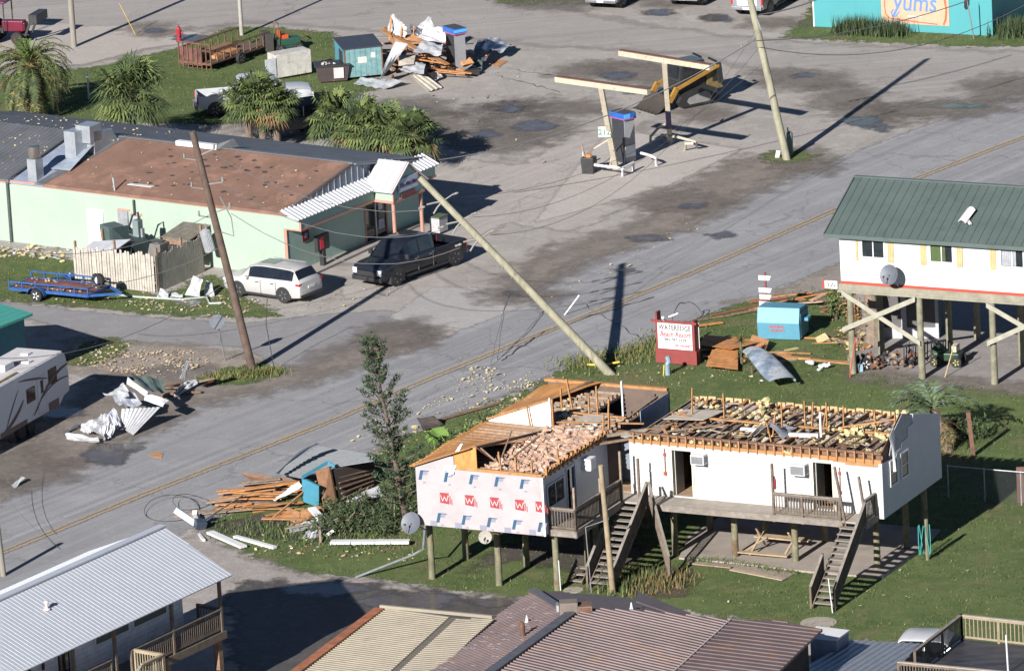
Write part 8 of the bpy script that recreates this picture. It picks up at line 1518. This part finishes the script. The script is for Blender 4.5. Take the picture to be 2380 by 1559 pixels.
for k, (a, b, w_, m_) in enumerate([((528,1143,.25),(668,1147,.3),.2,W_RAW),((515,1158,.2),(655,1158,.2),.2,LUM[2]),((500,1172,.15),(640,1170,.15),.22,PLY),((488,1190,.1),(560,1140,.2),.1,W_DARK),((468,1212,.3),(565,1150,.5),.06,W_OLD),((628,1208,.1),(735,1118,.8),.09,PLY),((560,1180,.1),(700,1165,.1),.24,W_DARK)]): plank('board', ('topmost pale orange board in the pile by the road','second long orange board below the topmost one','third long orange board in the pile by the road','dark board crossing the orange boards','thin grey pole crossing from the broken white post','slanting brown pole leaning on the blue gable','dark board on the grass edge beneath the orange pile')[k], 'board', a, b, w_, .05, m_, GC)
for i, (px, lb, m_, cr, ribs) in enumerate([([(650,1200,.12),(690,1215,.1),(700,1190,.25),(672,1180,.25)],'left orange sheathing square before the toppled shed',PLY,.02,1),([(695,1205,.15),(755,1195,.2),(748,1172,.35),(700,1185,.3)],'right orange sheathing square under the white plank',PLY,.03,1),
   ([(673,1240,.08),(745,1222,.15),(742,1206,.25),(672,1222,.2)],'grey white siding stack before the orange squares',None,.04,4),([(700,1252,.1),(745,1245,.1),(752,1225,.25),(712,1240,.2)],'torn white siding at the front of the stack',None,.12,4),([(788,1168,.1),(860,1160,.2),(892,1150,.2),(880,1132,.35)],'flattened white sheet between the shed and the pine',None,.08,6),([(560,1100,.1),(600,1130,.1),(690,1120,.3),(650,1108,.3)],'brown felt sheet behind the blue gable',M('brown_shingle_panel', (.26,.135,.075), .9),.06,1),([(632,1160,.15),(640,1165,.15),(702,1128,.7),(695,1120,.75)],'curved white strip leaning on the blue gable',WHITE,.06,1)]): quad_sheet('plywood_sheet' if m_ is PLY else 'metal_sheet', lb, px, ribs, .03 if ribs > 1 else 0, m_, cr, seed=80+i, grp=GC)
GW = 'white boards strewn on the grass'
for a, b, w_, h_, lb in [((488,1236,.12),(566,1270,.12),.34,.1,'left white board on the grass beside the white roof corner'),((546,1246,.1),(639,1272,.1),.22,.1,'thin white board right of the left white board'),((769,1259,.15),(952,1258,.2),.36,.12,'longest white board below the branch heap'),((724,1180,.5),(762,1222,.15),.34,.1,'thick white plank standing over the siding stack'),((408,1183,.9),(463,1220,.15),.30,.26,'broken white post at the driveway corner'),((757,1245,.1),(775,1232,.3),.16,.08,'short white offcut beside the siding stack'),((745,1262,.05),(742,1225,.5),.1,.05,'narrow grey white strip hanging from the siding stack'),((662,1228,.2),(812,1202,.35),.12,.05,'long grey splintered batten across the siding stack'),((460,1208,.3),(452,1190,.8),.2,.2,'short white stub on the broken post'),((462,1240,.0),(474,1255,.1),.12,.1,'small white block on the driveway edge')]: plank('white_board', lb, 'board', a, b, w_, h_, WHITE if 'grey' not in lb else W_OLD, GW)
q = MB(); A = at(827,1341,.05); B = at(962,1288,.6); q.tube([Vector(), B-A, at(984,1275,1.0)-A, at(990,1200,1.8)-A], .06, GALV, 8); solo('downpipe', 'long bent white drainpipe lying from the corner piling across the grass', 'pipe', q, A, smooth=.8)
plank('board', 'white stick leaning on the third piling below the house wrap wall', 'board', at(1303,1372,.0), at(1298,1302,1.4), .07, .04, WHITE)
T = Thing('broken_pole_head', 'dark broken fitting under the white post at the driveway corner', 'scrap', at(466,1230), 0); q = MB(); q.obox((0,0,.25), (.5,.4,.35), (.3,.2,.4), M('blue_black', (.04,.055,.08), .5)); q.tube([(0,0,.2),(.6,.3,.5)], .06, BLACKP, 6); T.part('fitting', q, bevel=.03)
# --- lumber right of the sign
GD = 'lumber on the lawn between the resort sign and the stilt house'
heap(9, [(1640,830),(1745,845),(1720,790),(1650,795)], -4, .05, (1.6,2.3), 'orange board in the stepped stack right of the resort sign', 'boards in the stepped stack by the resort sign', [LUM[2], PLY, W_RAW], .35, wds=(.15,.3), seed=21); heap(8, [(1700,770),(1960,790),(1970,850),(1780,830)], -28, .1, (2.2,4.0), 'long orange board lying on the lawn below the light blue dumpster', 'long boards below the light blue dumpster', LUM[:3], .06, wds=(.1,.22), seed=22)
heap(12, [(1570,790),(1760,690),(1950,680),(1700,740)], 22, .25, (1.2,3.2), 'brown board along the road edge behind the signs', 'boards along the road edge behind the signs', [LUM[5], W_DARK, PLY, LUM[2]], .12, wds=(.1,.25), seed=23); heap(14, [(1880,720),(1960,740),(1975,690),(1900,680)], 20, .5, (.6,1.8), 'splintered board in the pile left of the stilt house pilings', 'splintered pile left of the stilt house', [PLY, W_DARK, PINK, LUM[5]], .6, seed=24)
for i, (px, lb, m_) in enumerate([([(1625,800,.5),(1700,812,.5),(1785,790,.35),(1640,778,.4)],'orange sheathing sheet behind the stepped stack',LUM[2]),([(1735,812,.15),(1775,826,.1),(1788,790,.4),(1748,778,.5)],'ragged orange sheathing corner left of the light blue dumpster',PLY),([(1640,850,.3),(1715,858,.25),(1715,808,.35),(1655,812,.4)],'flat orange sheathing under the stepped boards',LUM[2])]): quad_sheet('plywood_sheet', lb, px, 1, 0, m_, .03, seed=95+i, grp=GD, cat='sheathing')
b = at(1790, 880); T = Thing('curled_sheet', 'large curled translucent blue white sheet on the lawn by the yuccas', 'plastic sheet', (b.x, b.y, 0), 0)
q = MB(); A_, B_ = T.L(1742,832,.35), T.L(1812,893,.3); ax = (B_-A_); pe = Vector((-ax.y, ax.x, 0)).normalized()
q.surf(lambda s, t: A_+ax*s+pe*(.55-.2*s+.3*math.sin(2*s))*math.cos(-.35+2.6*t)*(1+.25*s)+Vector((0,0,.05+(.62-.15*s)*math.sin(-.1+2.6*t)*(.8+.3*math.sin(5*s)))), 14, 10, .012, M('blue_white_plastic', (.22,.27,.34), .35, .0, var=.4, scale=1.6, col2=(.42,.43,.44), c2t=.52, c2s=.8)); T.part('sheet', q, smooth=1)
for (u, v, lb) in ((1873,853,'white folded cushion on the lawn right of the curled sheet'),(1918,862,'crumpled white bag on the lawn near the left piling')): q = MB(); clump(q, (0,0,.08), .42, WHITE, n=3, sq=.6, seed=int(u)); solo('white_bundle', lb, 'bundle', q, at(u, v), group='white bundles on the lawn')
heap(7, [(1780,850),(1860,840),(1850,810),(1800,820)], -10, .3, (.5,1.4), 'short pale board near the curled sheet', 'short boards near the curled sheet', [W_OLD, M('yellow_board', (.45,.36,.16), .8), W_RAW], .06, seed=26)
# --- under the stilt house
GE = 'scrap under the stilt house'; q = MB()
for k in range(70): clump(q, (rr.uniform(-1.6,1.5), rr.uniform(-.5,.7), rr.uniform(0,.55)), rr.uniform(.12,.35), rr.choice([RUST, DARK, RUST, W_DARK, BLACKP, W_OLD]), sq=.8, seed=4000+k)
for k in range(16): q.beam((.9+.14*k,-.2+.3*(k%3),.1), (.95+.14*k,-.1+.3*(k%3),1.05), .05, .05, BLACKP)
tag(solo('scrap_pile', 'rusty tangled scrap pile between the two left pilings of the stilt house', 'scrap', q, at(2055,855)), kind='stuff')
T = Thing('wheelbarrow', 'small cart wheel and handle at the left of the rusty scrap', 'cart', at(2012,862), .3); wheel(T, 0, 0, .32, .14, WHITE); q = MB(); q.beam((-.5,.1,.1),(.2,.1,.55),.05,.05,BLACKP); q.box(-.4,-.2,-.2,.1,.05,.4, M('pale_blue_box', (.3,.42,.48), .6)); T.part('frame', q)
T = Thing('ride_on_mower', 'green ride-on mower in the shade right of the rusty scrap', 'mower', at(2205,848), R(160)); q = MB(); q.box(-.6,.6,-.4,.4,.3,.65, M('mower_green2', (.02,.05,.025), .4)); q.lathe([(.35,0),(.33,.2),(.15,.34)], (.5,0,.55), M('mower_green3', (.05,.08,.04), .3), 14); q.box(-.5,-.2,-.25,.25,.65,1.0, M('cream_seat', (.5,.42,.32), .6)); T.part('body', q, bevel=.04)
for x in (-.5,.5): wheel(T, x, .42, .26, .18, M('yellow_rim', (.35,.33,.1), .5)); wheel(T, x, -.42, .26, .18, M('yellow_rim', (.35,.33,.1), .5))
T = Thing('tree_stump', 'broken pale tree trunk with a shattered top behind the left pilings', 'tree', at(2030,802), 0); q = MB(); q.tube([(0,0,0),(.05,0,1.5),(-.1,.1,3.0)], [.42,.34,.3], M('grey_brown_trunk', (.20,.155,.12), .95, var=.3, scale=3, bump=.03), 12); T.part('trunk', q); q = MB(); leafc(q, (.2,.2,3.0), (1.0,.8,.5), 500, .12, [LF_Y, M('brown_leaf', (.16,.10,.05), .9), LF_M], rr); leafc(q, (-.8,-.2,1.6), (.4,.5,.9), 260, .1, [M('brown_leaf', (.16,.10,.05), .9), PLY], rr, up=-1.0, ln=3); T.part('crown', q)
shrub('shrub', 'small bright green bush left of the stilt house corner', 'shrub', 1945, 745, (.4,.4,1.5), 500, [LF_L, LF_M], .1, seed=51)
litter('litter', 'shredded bark and fibre behind the left pilings', [(1900,790),(1990,820),(2060,800),(1960,760)], 160, (.05,.2), [PLY, W_OLD, M('brown_leaf', (.16,.10,.05), .9), FOAM], 14)
plank('board', 'thin leaning white stick before the third piling of the stilt house', 'board', at(2196,878,.0), at(2218,800,1.4), .04, .04, CRM)
# --- benches and boards on the slab
T = Thing('picnic_table', 'upturned pale wooden picnic table on the slab under the motel', 'table', mo.M @ Vector((6.7,7.7,.1)), R(-24)); TW = M('picnic_wood', (.36,.27,.17), .9, var=.2)
for nm, a, b, w_, h_ in (('table_top', (-.9,.7,.55),(1.2,.7,.5),.5,.05),('bench', (-1.2,-.6,.2),(1.0,-.55,.15),.28,.05),('bench', (-1.0,1.3,.35),(1.3,1.2,.3),.24,.05)): q = MB(); q.beam(a, b, w_, h_, TW); T.part(nm, q)
for a, b in (((-.7,-.6,.1),(-.6,.9,.75)),((.8,-.5,.1),(.9,.9,.7)),((-.6,.9,.1),(-.7,.2,1.05)),((.9,.8,.1),(.8,.1,.95)),((-1.1,-.3,.1),(-.3,.4,.6))): q = MB(); q.beam(a, b, .09, .05, TW); T.part('leg', q)
for a, b, lb in (((0,0,0),(0,0,0),''),)[:0]: pass
plank('board', 'long pale board lying along the slab edge', 'board', at(1602,1308,.08), at(1700,1318,.1), .16, .05, W_OLD); plank('board', 'second long pale board in front of the slab', 'board', at(1700,1322,.08), at(1822,1346,.08), .28, .04, M('pale_tan_board', (.34,.27,.20), .9)); plank('board', 'white and brown board standing against the bottom of the right stairs', 'board', at(1935,1424,0), at(1925,1345,1.55), .12, .04, WHITE)
q = MB(); q.tube([(0,0,0),(0,0,.05)], .75, M('stepping_stone', (.30,.27,.22), .9), 20); solo('stepping_slab', 'round pale concrete pad at the foot of the right stairs', 'paving', q, at(1903,1448), 0); q = MB(); q.tube([(0,0,0),(0,0,.05)], .42, M('stepping_stone', (.30,.27,.22), .9), 16); solo('stepping_slab', 'small concrete pad left of the foot of the left stairs', 'paving', q, at(1333,1372), 0)
quad_sheet('wooden_board', 'flat grey board on the grass before the pickets', [(402,702,.05),(455,712,.05),(470,700,.05),(420,692,.05)], 1, 0, GREYR, 0, cat='board', seed=120); GP = 'white sheets by the enclosure corner'
for i, (px, lb) in enumerate([([(430,686,.1),(465,690,.1),(470,650,.9),(450,640,1.1)],'crumpled white and grey sheet leaning at the enclosure corner'),([(475,685,.05),(498,690,.05),(495,660,.5),(480,652,.6)],'small rounded white sheet beside the enclosure corner'),([(365,692,.05),(390,694,.05),(395,680,.2),(372,670,.4)],'torn white sheet at the foot of the pickets'),([(395,690,.05),(425,692,.05),(425,684,.1),(395,682,.1)],'flat white strip at the foot of the pickets')]): quad_sheet('metal_sheet', lb, px, 2, .02, None, .08, seed=130+i, grp=GP)
q = MB(); A = at(260,683,.05); q.tube([Vector(), at(320,690,.08)-A, at(420,696,.08)-A, at(480,690,.08)-A, at(487,705,.08)-A, at(515,704,.08)-A], .05, M('pale_green_pipe', (.35,.40,.36), .6), 6); solo('gutter_pipe', 'long pale green pipe lying along the foot of the pickets', 'pipe', q, A)
quad_sheet('metal_sheet', 'black folded sheet lying behind the hedge at the road edge', [(968,970,.1),(985,1002,.1),(1030,985,.1),(1010,968,.5)], 1, 0, M('black_brown_sheet', (.06,.045,.04), .8), .06, seed=140); plank('board', 'long brown board lying along the road edge behind the hedge', 'board', at(985,985,.1), at(1160,935,.1), .2, .06, W_DARK)
# --- chain link fence at the right edge
T = Thing('chain_link_fence', 'chain link fence with thin grey posts in the motel shadow at the right edge', 'fence', at(2205,1160), 0); a, b = T.L(2205,1160,0), T.L(2460,1182,0); q = MB(); q.tube([a+Vector((0,0,1.5)), b+Vector((0,0,1.5))], .025, GALV, 6); T.part('top_rail', q)
for k in range(4): p = a.lerp(b, k/3+.0); q = MB(); q.tube([p, p+Vector((0,0,1.55))], .03, GALV, 6); T.part('fence_post', q)
for k in range(0): pass
q = MB(); dd = (b-a).normalized()
for k in range(44):
    s_ = (b-a).length*k/44; q.beam(a+dd*s_+Vector((0,0,.05)), a+dd*min((b-a).length, s_+1.4)+Vector((0,0,1.48)), .006, .006, M('dark_wire_mesh', (.10,.11,.11), .6, .3)); q.beam(a+dd*s_+Vector((0,0,1.48)), a+dd*min((b-a).length, s_+1.4)+Vector((0,0,.05)), .006, .006, M('dark_wire_mesh', (.10,.11,.11), .6, .3))
T.part('mesh', q)
q = MB(); q.box(-.1,2.2,-.05,.05,0,1.6, M('brown_fence_boards', (.14,.08,.06), .9)); solo('wooden_board', 'brown board panel against the chain link fence at the right edge', 'fence', q, at(2370,1168))
